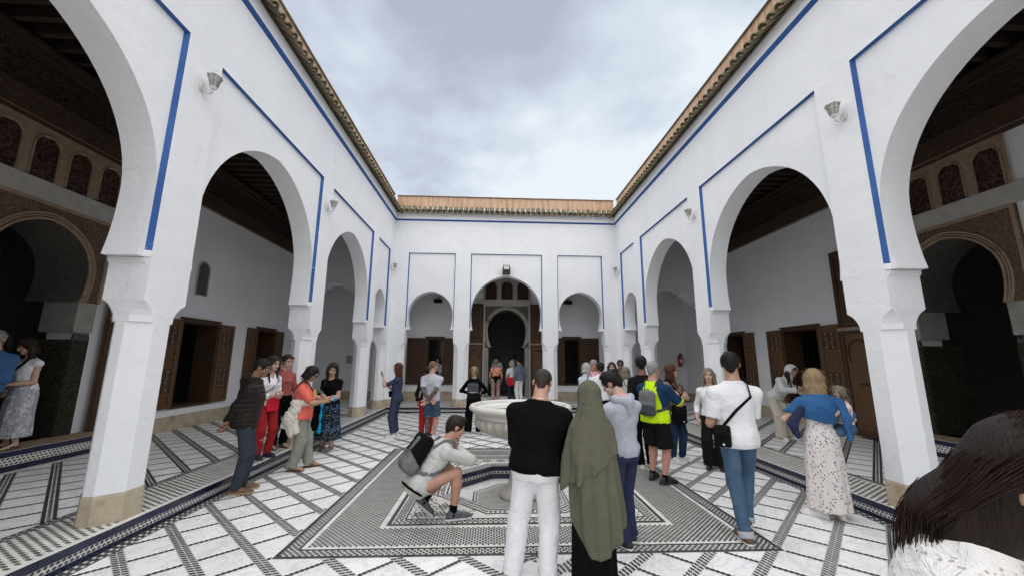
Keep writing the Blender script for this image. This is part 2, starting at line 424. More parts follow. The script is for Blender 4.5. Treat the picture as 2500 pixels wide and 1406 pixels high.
def arcade(name, label, O, U, Nn, bays, u_start, u_end, tiles, piers, tile_from=None):
    O, U, Nn = Vector(O), Vector(U), Vector(Nn)
    P = lambda u, z, n: tuple(O + U * u + Nn * n + Vector((0, 0, z)))
    root = empty(name, tuple(O + U * ((u_start + u_end) / 2)), label, 'arcade')
    root['kind'] = 'thing'
    inv = Vector(root.location)
    def part(mb, nm, mats, parent=root, smooth=False):
        o = mb.build(nm, mats, None, smooth)
        o.parent = parent
        o.matrix_parent_inverse = Matrix.Translation(-inv) if parent is root else parent.matrix_parent_inverse.copy()
        if parent is not root: o.matrix_parent_inverse = Matrix.Identity(4)
        return o
    w = MB()
    # plain face between and above the frames
    us = [u_start] + [x for b in bays for x in (b[0], b[1])] + [u_end]
    for i in range(0, len(us), 2):
        if us[i + 1] - us[i] > 0.01: w.quad(P(us[i], ZS, 0), P(us[i + 1], ZS, 0), P(us[i + 1], ZF, 0), P(us[i], ZF, 0))
    w.quad(P(u_start, ZF, 0), P(u_end, ZF, 0), P(u_end, ZB, 0), P(u_start, ZB, 0))
    BV = 0.030; BT = 0.012
    arches = []
    for (a, b, apex, zs) in bays:
        uc = (a + b) / 2; hw = (b - a) / 2
        R_ = hw - 0.035 if hw > 1 else hw - 0.05; zc = apex - R_ * 1.05
        pts = arch_pts(uc, R_, zc, zs)
        arches.append((a, b, uc, R_, zc, pts))
        # panel inside the bevelled frame, soffit, back face
        full = panel_with_arch(w, P, a + BV, b - BV, zs, ZF - BT, pts, uc, zc, REC)
        for p, q in zip(full[:-1], full[1:]):
            w.quad(P(p[0], p[1], REC), P(q[0], q[1], REC), P(q[0], q[1], T), P(p[0], p[1], T))
        panel_with_arch(w, P, a, b, zs, ZF, pts, uc, zc, T)
        # little flat underside where the panel meets the impost
        w.quad(P(a + BV, zs, REC), P(pts[0][0], zs, REC), P(pts[0][0], zs, T), P(a + BV, zs, T))
        w.quad(P(b - BV, zs, REC), P(pts[-1][0], zs, REC), P(pts[-1][0], zs, T), P(b - BV, zs, T))
    for i in range(0, len(us), 2):
        w.quad(P(us[i], ZS, T), P(us[i + 1], ZS, T), P(us[i + 1], ZF, T), P(us[i], ZF, T))
    w.quad(P(u_start, ZF, T), P(u_end, ZF, T), P(u_end, 6.5, T), P(u_start, 6.5, T))
    for e_ in (u_start, u_end): w.quad(P(e_, ZS, 0), P(e_, ZS, T), P(e_, 6.5, T), P(e_, ZB, 0))
    part(w, 'wall', M['plaster'])
    # blue painted bevel round each arch
    for (a, b, apex, zs) in bays:
        t = MB(); z0 = ZS + 0.07
        t.quad(P(a, z0, 0), P(a, ZF, 0), P(a + BV, ZF - BT, REC), P(a + BV, z0, REC))
        t.quad(P(b, z0, 0), P(b, ZF, 0), P(b - BV, ZF - BT, REC), P(b - BV, z0, REC))
        t.quad(P(a, ZF, 0), P(b, ZF, 0), P(b - BV, ZF - BT, REC), P(a + BV, ZF - BT, REC))
        part(t, 'blue_trim', M['blue'])
        t = MB()
        t.quad(P(a, ZS, 0), P(a, z0, 0), P(a + BV, z0, REC), P(a + BV, ZS, REC))
        t.quad(P(b, ZS, 0), P(b, z0, 0), P(b - BV, z0, REC), P(b - BV, ZS, REC))
        part(t, 'trim_foot', M['plaster'])
    # blue cornice strip, white band above it
    t = MB(); t.quad(P(u_start, ZB, 0), P(u_end, ZB, 0), P(u_end, ZB + 0.05, -0.06), P(u_start, ZB + 0.05, -0.06))
    part(t, 'blue_cornice', M['blue'])
    t = MB(); z1 = ZB + 0.05
    t.quad(P(u_start, z1, -0.06), P(u_end, z1, -0.06), P(u_end, z1 + 0.012, -0.07), P(u_start, z1 + 0.012, -0.07))
    t.quad(P(u_start, z1 + 0.012, -0.07), P(u_end, z1 + 0.012, -0.07), P(u_end, 6.88, -0.06), P(u_start, 6.88, -0.06))
    t.quad(P(u_start, 6.88, -0.06), P(u_end, 6.88, -0.06), P(u_end, 7.17, 0.10), P(u_start, 7.17, 0.10))
    part(t, 'white_band', M['plaster'])
    t = MB()
    t.box(u_start, u_end, 7.0, 7.57, 0.09, 0.34, None, lambda u, z, n: P(u, z, n))
    part(t, 'parapet', M['ochre'])
    t = MB(); k = max(2, int((u_end - u_start) / 0.3)); rs = []
    for i in range(k + 1):
        u = u_start + (u_end - u_start) * i / k; j = random.uniform(-.008, .008)
        rs.append([P(u, 7.572, 0.05 + j), P(u, 7.572, 0.40), P(u, 7.588 + j, 0.40), P(u, 7.592 + j, 0.05 + j)])
    t.loft(rs); part(t, 'coping', M['clay'])
    # pillars
    for (a, b, ch) in piers:
        pm = MB(); rings = []
        n0, n1 = 0.0, T
        prof = [(GZ + 0.26, 1.0), (2.07, 1.0), (2.072, 0.83), (2.14, 0.80), (2.20, 0.62), (2.25, 0.38), (2.29, 0.0), (2.729, 0.0)]
        for z, k in prof: q_ = .018 * min(1, k); rings.append(chamfer_ring(a + q_ * (ch[0] > 0), b - q_ * (ch[1] > 0), n0, n1, [c * k for c in ch], P, z))
        pm.loft(rings)
        # impost under the springing
        io = 0.024
        pm.loft([chamfer_ring(a - s_, b + s_, 0.035, T + s_ * .5, (0, 0, 0, 0), P, z) for z, s_ in ((2.657, 0.004), (2.672, 0.009), (2.69, 0.018), (2.727, 0.021))])
        po = pm.build('pillar', M['plaster']); po.parent = root; po.matrix_parent_inverse = Matrix.Translation(-inv)
        pl = MB()
        pl.loft([chamfer_ring(a - s_ + .018 * (ch[0] > 0), b + s_ - .018 * (ch[1] > 0), n0 - s_, n1 + s_, ch, P, z) for z, s_ in ((GZ - 0.02, 0.010), (GZ + 0.235, 0.006), (GZ + 0.262, 0.0))])
        q = pl.build('plinth', M['sand']); q.parent = po
    # eaves tiles
    if tiles:
        sl = math.atan2(7.15 - 6.90, 0.32)
        u = tiles[0]; i = 0
        while u < tiles[1]:
            base = O + U * u
            for k in range(3):
                o = bpy.data.objects.new('roof_tile', COVER); COL.objects.link(o)
                s_ = 0.155 * k + random.uniform(-.012, .012)
                pos = base + Nn * (-0.235 + math.cos(sl) * s_) + Vector((0, 0, 6.875 + math.sin(sl) * s_ + 0.012 * (k == 0) + random.uniform(-.006, .006)))
                y = (Nn * math.cos(sl) + Vector((0, 0, math.sin(sl)))).normalized()
                x = U.copy(); zv = x.cross(y)
                if zv.z < 0: x = -x; zv = x.cross(y)
                m4 = Matrix((x, y, zv)).transposed().to_4x4()
                m4 = Matrix.Translation(pos) @ m4 @ Matrix.Rotation(random.uniform(-.12, .12), 4, 'Z') @ Matrix.Rotation(random.uniform(-.08, .08), 4, 'X') @ Matrix.Scale(random.uniform(.92, 1.06), 4)
                o.parent = root; o.matrix_parent_inverse = Matrix.Translation(-inv); o.matrix_basis = m4
            o = bpy.data.objects.new('gutter_tile', PAN); COL.objects.link(o)
            pos = base + U * 0.094 + Nn * (-0.225) + Vector((0, 0, 6.84 + random.uniform(-.008, .008)))
            y = (Nn * math.cos(sl) + Vector((0, 0, math.sin(sl)))).normalized(); x = U.copy(); zv = x.cross(y)
            if zv.z < 0: x = -x; zv = x.cross(y)
            o.parent = root; o.matrix_parent_inverse = Matrix.Translation(-inv); o.matrix_basis = Matrix.Translation(pos) @ Matrix((x, y, zv)).transposed().to_4x4()
            u += 0.188; i += 1
    return root, P

C = 0.155
side_bays = [(1.20, 4.13, 4.93, ZS), (4.68, 7.80, 4.95, ZS), (8.33, 11.32, 4.86, ZS), (11.86, 13.20, 3.93, ZS)]
side_piers = [(0.66, 1.20, (C, C, C, C)), (4.13, 4.68, (C, C, C, C)), (7.80, 8.33, (C, C, C, C)), (11.32, 11.86, (C, C, C, C)), (13.20, 13.60, (C, 0, 0, C))]
arc_l, PLt = arcade('arcade', 'white arcade with blue arch frames beside the puffer jacket man', (XL, 0, 0), (0, 1, 0), (-1, 0, 0),
                    side_bays, -1.2, YB, (3.3, YB + 0.12), side_piers)
arc_r, PRt = arcade('arcade', 'white arcade with blue arch frames beside the mother in floral dress', (XR, 0, 0), (0, 1, 0), (1, 0, 0),
                    side_bays, -1.2, YB, (3.3, YB + 0.12), side_piers)
back_bays = [(-3.03, -1.38, 4.06, ZS), (-0.84, 1.70, 4.64, ZS), (2.24, 3.87, 4.10, ZS)]
back_piers = [(-3.57, -3.03, (0, C, C, 0)), (-1.38, -0.84, (C, C, C, C)), (1.70, 2.24, (C, C, C, C)), (3.87, 4.41, (C, 0, 0, C))]
arc_b, PBk = arcade('arcade', 'white end arcade of three arches behind the fountain', (0, YB, 0), (1, 0, 0), (0, 1, 0),
                    back_bays, XL, XR, (XL - 0.12, XR + 0.05), back_piers)

# ------------------------------------------------------------------ galleries: walls with openings
def wall_with_holes(mb, P, u0, u1, z0, z1, holes, n, depth):
    """rectangular holes (ua,ub,za,zb) cut in a wall face at depth n, reveals go back by depth"""
    us = sorted({u0, u1, *[h[0] for h in holes], *[h[1] for h in holes]}); zs = sorted({z0, z1, *[h[2] for h in holes], *[h[3] for h in holes]})
    for i in range(len(us) - 1):
        for j in range(len(zs) - 1):
            cu, cz = (us[i] + us[i + 1]) / 2, (zs[j] + zs[j + 1]) / 2
            if any(h[0] < cu < h[1] and h[2] < cz < h[3] for h in holes): continue
            mb.quad(P(us[i], zs[j], n), P(us[i + 1], zs[j], n), P(us[i + 1], zs[j + 1], n), P(us[i], zs[j + 1], n))
    for a, b, c, d in holes:
        for q in (((a, c), (a, d)), ((b, c), (b, d)), ((a, c), (b, c)), ((a, d), (b, d))):
            (ua, za), (ub, zb) = q
            mb.quad(P(ua, za, n), P(ub, zb, n), P(ub, zb, n + depth), P(ua, za, n + depth))

def shutter(parent, P, ua, ub, za, zb, n, carved=True, hint=None):
    """panelled wooden shutter: stile frame with sunk panels, two of them painted with flowers"""
    w = ub - ua
    f = MB(); Q = lambda u, z, k: P(u, z, k)
    f.box(ua, ub, za, zb, n - 0.022, n, None, Q)
    st = 0.16 * w
    zz_ = [za, za + 0.16 * (zb - za), za + 0.46 * (zb - za), za + 0.59 * (zb - za), za + 0.60 * (zb - za), za + 0.72 * (zb - za)]
    rails = [0, .045, .145, .165, .455, .475, .56, .575, .665, .685, .905, .925, 1.0]
    for a, b in ((ua, ua + st), (ub - st, ub)): f.box(a, b, za, zb, n - 0.045, n - 0.022, None, Q)
    panels = [(.035, .135), (.165, .45), (.48, .56), (.585, .665), (.695, .93)]
    edges = [0] + [x for p in panels for x in p] + [1.0]
    for i in range(0, len(edges), 2):
        a, b = za + edges[i] * (zb - za), za + edges[i + 1] * (zb - za)
        f.box(ua + st, ub - st, a, b, n - 0.042, n - 0.022, None, Q)
    wd = M['wood2' if carved else 'wood']; sh = f.build('shutter', wd, parent)
    for i, (a, b) in enumerate(panels):
        a, b = za + (a + .015) * (zb - za), za + (b - .015) * (zb - za)
        p = MB(); p.box(ua + st * 1.25, ub - st * 1.25, a, b, n - 0.034, n - 0.0225, None, Q)
        if not (carved and i in (1, 4)): p.box(ua + st * 1.8, ub - st * 1.8, a + .03, b - .03, n - 0.040, n - 0.033, None, Q)
        p.build('panel', M['carvedband'] if (carved and i in (1, 4)) else wd, sh)
        if carved and i in (1, 4):
            fl = MB(); cu = (ua + ub) / 2
            for (du, t_) in ((-.16, .9), (.16, .9), (-.16, .1), (.16, .1), (-.2, .62), (.2, .62), (-.08, .42), (.08, .42)):
                r_ = 0.03 if t_ in (.9, .1) else 0.017
                uu, zv = cu + du * w, a + t_ * (b - a)
                pet = [(uu + r_ * (1 if k % 2 else .55) * math.cos(k * PI / 6), zv + r_ * (1 if k % 2 else .55) * math.sin(k * PI / 6)) for k in range(12)]
                fl.prism(pet, lambda q, h: P(q[0], q[1], h), n - 0.040, n - 0.034)
            for du in (-.14, .14):
                fl.box(cu + du * w - .004, cu + du * w + .004, a + .16 * (b - a), a + .8 * (b - a), n - 0.038, n - 0.034, None, Q)
            fl.build('painted_flowers', M['stuccotan'], sh)
    return sh

def window(parent, P, a, b, za, zb, n, left=True, right=True, sw=0.52, sill=True, carved=True, folded=True):
    fr = MB(); Q = lambda u, z, k: P(u, z, k); fw = 0.07
    fr.box(a, a + fw, za, zb, n - 0.03, n + 0.465, None, Q); fr.box(b - fw, b, za, zb, n - 0.03, n + 0.465, None, Q)
    fr.box(a + fw, b - fw, zb - fw, zb, n - 0.034, n + 0.465, None, Q); fr.box(a + fw, b - fw, za, za + 0.05, n - 0.034, n + 0.465, None, Q)
    fr.box(a - 0.03, b + 0.03, zb, zb + 0.045, n - 0.05, n + 0.02, None, Q)
    win = fr.build('window_frame', M['wood'], parent)
    if left: shutter(win, P, a - sw - 0.005, a - 0.005, za + 0.02, zb - 0.02, n - 0.012, carved)
    if right: shutter(win, P, b + 0.005, b + sw + 0.005, za + 0.02, zb - 0.02, n - 0.012, carved)
    return win
def shutter_fix(): pass

def side_gallery(sx, name, label):
    """sx=-1 left, +1 right: wall, dado, ceiling with beams, cornice, windows"""
    XG = XGL if sx < 0 else XGR; XA = (XL - T) if sx < 0 else (XR + T)
    P = lambda u, z, n: (XG + sx * n, u, z)          # n grows into the wall
    root = empty(name, (0, 0, 0), label, 'wall'); root['kind'] = 'thing'
    holes = [(5.46, 6.94, 0.46, 4.0), (9.12, 10.36, 0.62, 2.58), (11.98, 12.98, 0.62, 2.60)]
    w = MB(); wall_with_holes(w, P, -1.2, YG, GZ, 6.6, holes, 0.0, 0.45)
    e0, e1 = sorted((XG, (XL if sx < 0 else XR))); w.quad((e0, -1.2, GZ), (e1, -1.2, GZ), (e1, -1.2, 6.6), (e0, -1.2, 6.6))  # unseen end wall, added to keep skylight out of the gallery
    w.build('wall', M['plaster_in'], root)
    d = MB()
    for a, b in ((0.0, 4.9), (7.45, YG - 0.03)): d.box(a, b, GZ, 0.47, -0.022, 0.0, None, P)
    d.build('dado', M['sand'], root)
    # the dark rooms behind the openings
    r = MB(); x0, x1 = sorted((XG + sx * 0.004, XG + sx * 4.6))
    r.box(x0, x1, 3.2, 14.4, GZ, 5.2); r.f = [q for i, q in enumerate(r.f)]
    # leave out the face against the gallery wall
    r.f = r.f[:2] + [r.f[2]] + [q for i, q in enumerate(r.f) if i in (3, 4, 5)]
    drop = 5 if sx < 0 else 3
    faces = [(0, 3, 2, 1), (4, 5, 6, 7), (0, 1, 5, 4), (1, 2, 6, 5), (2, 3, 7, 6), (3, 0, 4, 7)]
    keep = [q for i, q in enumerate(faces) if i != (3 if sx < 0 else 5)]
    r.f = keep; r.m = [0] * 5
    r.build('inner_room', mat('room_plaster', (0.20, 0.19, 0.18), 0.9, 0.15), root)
    for (a, b, c, e_) in holes[1:]:
        window(root, P, a, b, c, e_, 0.0, True, True, 0.46 if a > 11 else 0.56)
    # cornice: pale fillet, painted band, sloping carved frieze
    cbm = MB(); z0 = 5.26
    u0_, u1_ = 0.0, 13.62
    cbm.box(u0_, u1_, z0, z0 + 0.035, -0.03, -0.001, 0, P)
    cbm.build('cornice_fillet', M['stuccotan'], root)
    cbm = MB(); cbm.box(u0_, u1_, z0 + 0.037, z0 + 0.34, -0.05, -0.001, 0, P); cbm.box(u0_, u1_, z0 + 0.342, z0 + 0.37, -0.085, -0.001, 0, P)
    cbm.build('painted_band', M['carvedband'], root)
    for k in range(9):
        b_ = MB(); ua = u0_ + (u1_ - u0_) * k / 9; ub = u0_ + (u1_ - u0_) * (k + 1) / 9 - 0.012
        za, zb = z0 + 0.374, 6.02
        b_.loft([[P(u, za, -0.06), P(u, za, -0.001), P(u, zb, -0.001), P(u, zb, -0.30)] for u in (ua, ub)])
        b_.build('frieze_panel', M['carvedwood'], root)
    b_ = MB(); b_.box(u0_, u1_, 6.024, 6.13, -0.36, -0.001, 0, P); b_.box(u0_, u1_, 6.134, 6.20, -0.42, -0.001, 0, P)
    b_.build('frieze_rail', M['beam'], root)
    # transverse lobed stucco arch closing the gallery at the corner
    lo, hi = sorted((XA, XG)); xc = (lo + hi) / 2; hw = (hi - lo) / 2
    ar = MB(); prof = []
    n = 8
    top = 4.28
    for i in range(n + 1):
        f = i / n; z = 2.75 + (top - 2.75) * (f ** 0.62); x = hw * (1 - f) ** 0.85 * 0.97
        if i: prof.append((prof[-1][0], z - 0.02))
        prof.append((x, z))
    left = [(xc - x, z) for x, z in prof]; right = [(xc + x, z) for x, z in reversed(prof)]
    line = left + right[1:]
    for a, b in zip(line[:-1], line[1:]):
        for y in (13.62, 14.05): ar.quad((a[0], y, a[1]), (b[0], y, b[1]), (b[0], y, 6.55), (a[0], y, 6.55))
        ar.quad((a[0], 13.62, a[1]), (b[0], 13.62, b[1]), (b[0], 14.05, b[1]), (a[0], 14.05, a[1]))
    for x in (lo, hi):
        s_ = 0.045
        ar.box(*( (x, x + s_) if x == lo else (x - s_, x)), 13.62, 14.05, 2.6, 6.55)
    ar.build('lobed_arch', M['plaster_in'], root)
    return root, P

gal_l, PGL = side_gallery(-1, 'gallery_wall', 'white gallery wall with shuttered windows behind the group in coral and white')
gal_r, PGR = side_gallery(1, 'gallery_wall', 'white gallery wall with open door and shuttered windows behind the hooded girl')

# ceilings
def ceiling(x0, x1, y0, y1, along, label, y_beam):
    root = empty('gallery_ceiling', (0, 0, 0), label, 'ceiling'); root['kind'] = 'thing'
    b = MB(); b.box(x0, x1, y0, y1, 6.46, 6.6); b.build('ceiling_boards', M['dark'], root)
    v = y_beam[0]; bm_ = MB()
    if along == 'x':
        L = (x1 - x0)
        bm_.box(-L / 2, L / 2, -0.045, 0.045, -0.09, 0.09)
    else:
        L = (y1 - y0); bm_.box(-0.045, 0.045, -L / 2, L / 2, -0.09, 0.09)
    me = mesh_data('ceiling_beam', bm_.v, bm_.f, M['beam'])
    while v < y_beam[1]:
        o = bpy.data.objects.new('ceiling_beam', me); link(o, root)
        o.location = ((x0 + x1) / 2, v, 6.36) if along == 'x' else (v, (y0 + y1) / 2, 6.36)
        v += 0.29
    return root
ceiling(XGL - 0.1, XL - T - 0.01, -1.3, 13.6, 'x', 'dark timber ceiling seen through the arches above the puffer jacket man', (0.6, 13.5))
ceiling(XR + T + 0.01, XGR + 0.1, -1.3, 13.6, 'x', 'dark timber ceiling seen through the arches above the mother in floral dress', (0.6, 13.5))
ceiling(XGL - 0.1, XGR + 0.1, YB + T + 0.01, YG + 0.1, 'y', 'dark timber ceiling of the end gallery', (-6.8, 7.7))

# ------------------------------------------------------------------ end gallery
root = empty('gallery_wall', (0, 0, 0), 'white end gallery wall with carved doorway seen through the three end arches', 'wall'); root['kind'] = 'thing'
gal_b = root
PE = lambda u, z, n: (u, YG + n, z)
# window edges measured on the wall plane
holes = [(-2.68, -1.95, 0.74, 2.58), (-0.28, 1.34, 0.30, 3.86), (2.80, 3.53, 0.74, 2.62)]
w = MB(); wall_with_holes(w, PE, XGL, XGR, GZ, 6.6, holes, 0.0, 0.40); w.build('wall', M['plaster_in'], root)
d = MB()
for a, b in ((XGL, -1.1), (2.1, XGR)): d.box(a, b, GZ, 0.50, -0.022, 0.0, None, PE)
d.build('dado', M['sand'], root)
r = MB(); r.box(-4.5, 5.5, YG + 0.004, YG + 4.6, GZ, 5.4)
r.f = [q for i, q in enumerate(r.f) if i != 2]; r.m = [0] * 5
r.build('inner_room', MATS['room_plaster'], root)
for (a, b, c, e_) in (holes[0], holes[2]):
    window(root, PE, a, b, c, e_, 0.0, True, True, 0.72, carved=False)
# dark boxes of unknown use at the tops of the two small arches
for x, lab in ((-2.25, 'dark box fixed high on the end wall behind the tattooed man'), (3.02, 'dark box fixed high on the end wall behind the grey haired group')):
    b = MB(); b.box(-0.15, 0.15, -0.20, -0.002, -0.055, 0.055); b.box(-0.16, 0.16, -0.215, -0.202, -0.065, 0.065)
    b.box(-0.03, 0.03, -0.10, -0.04, 0.056, 0.14)
    tag(b.build('dark_box', M['dark'], None, False, (x, YG, 4.03)), lab, 'dark_box')

# ------------------------------------------------------------------ carved portals
def portal(P, uc, hw, zsill, zspring, zapex, wo, ztop, upper, label, jamb_zellige=True, depth=0.45, face='redstucco', trim='stuccotan'):
    """carved stucco doorway: jambs, horseshoe arch with deep soffit, spandrels, white band, niches above"""
    root = empty('portal', (0, 0, 0), label, 'doorway'); root['kind'] = 'thing'
    Rr = hw * 1.04; zc = zapex - Rr * 1.05
    pts = arch_pts(uc, Rr, zc, zspring, 36)
    # carved spandrel face, proud of the wall
    s = MB(); full = panel_with_arch(s, P, uc - wo, uc + wo, zspring, ztop, pts, uc, zc, -0.05)
    for a, b in ((uc - wo, uc - wo), (uc + wo, uc + wo)): s.quad(P(a, zspring, -0.05), P(a, ztop, -0.05), P(a, ztop, 0), P(a, zspring, 0))
    s.build('spandrel', M[face], root)
    s = MB()
    for p, q in zip(full[:-1], full[1:]):
        s.quad(P(p[0], p[1], -0.05), P(q[0], q[1], -0.05), P(q[0], q[1], depth + .3), P(p[0], p[1], depth + .3))
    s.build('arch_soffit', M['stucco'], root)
    # roll mouldings round the arch
    for k, (rr, off, th) in enumerate(((1.035, -0.065, 0.022), (1.10, -0.06, 0.016), (1.16, -0.06, 0.020))):
        t = MB(); q = [(uc + (p[0] - uc) * rr, zc + (p[1] - zc) * rr if p[1] > zc else p[1]) for p in pts]
        t.tube([P(a, b, off) for a, b in q], th, 6); t.build('arch_moulding', M[trim], root, True)
    # frame fillets
    t = MB()
    t.box(uc - wo, uc - wo + 0.05, zspring, ztop, -0.075, -0.051, None, P); t.box(uc + wo - 0.05, uc + wo, zspring, ztop, -0.075, -0.051, None, P)
    t.box(uc - wo + .05, uc + wo - .05, ztop - 0.05, ztop, -0.075, -0.051, None, P)
    t.build('frame_fillet', M[trim], root)
    # jambs under the springing
    for sd in (-1, 1):
        t = MB(); a, b = sorted((uc + sd * (hw * .98), uc + sd * (wo - 0.02)))
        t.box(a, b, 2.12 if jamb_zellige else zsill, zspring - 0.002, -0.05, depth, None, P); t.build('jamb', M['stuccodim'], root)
        if jamb_zellige:
            t = MB(); t.box(a + 0.02, b - 0.02, zsill, 2.0, -0.045, depth, None, P); t.build('mosaic_panel', M['zellige'], root)
            for j in range(6):
                mq = MB(); c0 = a + 0.02 + (b - a - 0.04) * (j + .5) / 6; h_ = (b - a) / 14
                mq.prism([(c0 - h_, 2.002), (c0 + h_, 2.002), (c0 + h_ * .9, 2.06), (c0 + h_ * .35, 2.075), (c0, 2.112), (c0 - h_ * .35, 2.075), (c0 - h_ * .9, 2.06)], lambda q, h: P(q[0], q[1], h), -0.045, -0.02)
                mq.build('merlon', M['black'], root)
            # inner jamb facing the passage
            t = MB(); u_ = uc + sd * hw * .975
            t.box(*sorted((u_, u_ + sd * 0.01)), zsill, 2.0, -0.04, depth + .25, None, P); t.build('mosaic_jamb', M['zellige'], root)
    if upper:
        zb0, zb1, zn1, zt = upper
        t = MB(); t.box(uc - wo - .3, uc + wo + .12, zb0 + .005, zb1, -0.065, -0.001, None, P); t.build('white_band', M['stuccoplain'], root)
        t = MB(); t.box(uc - wo - .3, uc + wo + .12, zn1, zt, -0.055, -0.001, None, P); t.build('carved_band', M['carvedband'], root)
        nn = upper_n if (upper_n := (4 if wo > .95 else 3)) else 3
        pw = (2 * wo + .1) / nn
        for k in range(nn):
            c0 = uc - wo - .05 + pw * (k + .5); r_ = pw * .36
            za_ = zn1 - 0.12 - r_; ap = [(c0 - r_, zb1 + .03)] + [(c0 - r_ * math.cos(PI * i_ / 14), za_ + r_ * math.sin(PI * i_ / 14)) for i_ in range(15)] + [(c0 + r_, zb1 + .03)]
            f = MB(); fl = panel_with_arch(f, P, c0 - pw / 2, c0 + pw / 2, zb1 + .002, zn1 - .002, [(x, max(z, zb1 + .03)) for x, z in ap], c0, zn1 - .12 - r_, -0.045)
            for p, q in zip(fl[:-1], fl[1:]): f.quad(P(*p, -0.045), P(*q, -0.045), P(*q, -.002), P(*p, -.002))
            fo = f.build('niche_frame', M['stuccotan' if wo > .95 else 'stuccoplain'], root)
            f = MB(); f.tube([P(x, z, -0.05) for x, z in ap], 0.018, 5); f.build('niche_moulding', M['stuccotan'], fo)
            f = MB(); f.box(c0 - r_ * .99, c0 + r_ * .99, zb1 + .032, zn1 - .14, -0.012, -.003, None, P); f.build('niche_screen', M['glassdark'], fo)
    return root
upper_n = 3
por_l = portal(PGL, 6.20, 0.66, 0.46, 2.62, 3.80, 0.98, 4.07, (4.07, 4.37, 5.20, 5.26), 'carved stucco doorway with dark arch behind the woman in white tank top', depth=.5)
por_r = portal(PGR, 6.20, 0.66, 0.46, 2.62, 3.80, 0.98, 4.07, (4.07, 4.37, 5.20, 5.26), 'carved stucco doorway with dark arch above the near long haired woman', depth=.5)
por_b = portal(PE, 0.53, 0.74, 0.30, 2.20, 3.72, 0.93, 3.92, (3.92, 4.12, 5.0, 5.1), 'pale carved doorway in the end gallery, people walking in', jamb_zellige=False, depth=.4, face='stucco', trim='stuccoplain')

# step in front of the side portals, faced with blue tiles and a chequer band
bt = MB(); bt.box(-0.098, 0.098, -0.006, 0.006, -0.035, 0.035)
TILE_SMALL = mesh_data('blue_tile', bt.v, bt.f, M['bluetile'])
def tile_row(root, name, p0, p1, z, pitch=0.2, nx=(1, 0), me=None):
    p0, p1 = Vector((*p0, z)), Vector((*p1, z)); L = (p1 - p0).length; k = max(1, round(L / pitch)); d = (p1 - p0) / L
    ang = math.atan2(d.y, d.x)
    for i in range(k):
        o = bpy.data.objects.new(name, me or TILE_SMALL); link(o, root)
        o.location = p0 + d * (L * (i + .5) / k); o.rotation_euler = (random.uniform(-.012, .012), random.uniform(-.01, .01), ang)
def chequer_band(root, p0, p1, z0, z1, nrm, rows=2, name='chequer_band', cell=None, zt=None):
    """white band with black lozenges in rows, one mesh"""
    p0, p1 = Vector((*p0, 0)), Vector((*p1, 0)); L = (p1 - p0).length; d = (p1 - p0) / L; n_ = Vector((*nrm, 0))
    b = MB(); A = p0; h = (z1 - z0) / rows; c = cell or h * 1.5; k = int(L / c)
    zv = Vector((0, 0, 1))
    q = lambda s, z, o: tuple(p0 + d * s + zv * z + n_ * o)
    b.cur = 0
    b.add([q(0, z0, 0), q(L, z0, 0), q(L, z1, 0), q(0, z1, 0)], [(0, 1, 2, 3)])
    for r in range(rows):
        zc = z0 + h * (r + .5)
        for i in range(k):
            s = c * (i + .5 + (0.5 if r % 2 else 0))
            if s + c / 2 > L: continue
            b.add([q(s - c * .42, zc, .002), q(s, zc - h * .44, .002), q(s + c * .42, zc, .002), q(s, zc + h * .44, .002)], [(0, 1, 2, 3)], 1)
    o = b.build(name, [M['cream'], M['black']], root); o['kind'] = 'stuff'
    return o
for sx, XG, lab in ((-1, XGL, 'doorstep faced with blue tiles under the woman in white tank top'), (1, XGR, 'doorstep faced with blue tiles behind the near long haired woman')):
    xe = XG - sx * 0.50
    st = empty('doorstep', (0, 0, 0), lab, 'step'); st['kind'] = 'thing'
    b = MB(); x0, x1 = sorted((xe - sx * 0.0, XG + sx * 0.44)); b.box(x0, x1, 5.0, 7.32, GZ + .002, 0.46); b.build('step_block', M['grout'], st)
    b = MB(); b.box(*sorted((xe, xe + sx * .5)), 5.0, 7.32, 0.462, 0.466); b.build('step_top', M['stuccotan'], st)
    xf = xe - sx * 0.008
    tile_row(st, 'blue_tile', (xf, 5.0), (xf, 7.32), 0.42); tile_row(st, 'blue_tile', (xf, 5.0), (xf, 7.32), 0.23)
    chequer_band(st, (xf, 5.0), (xf, 7.32), 0.27, 0.38, (-sx, 0), 3)
    tile_row(st, 'blue_tile', (XG - sx * .5, 7.328), (XG - sx * .02, 7.328), 0.42); tile_row(st, 'blue_tile', (XG - sx * .5, 7.328), (XG - sx * .02, 7.328), 0.23)

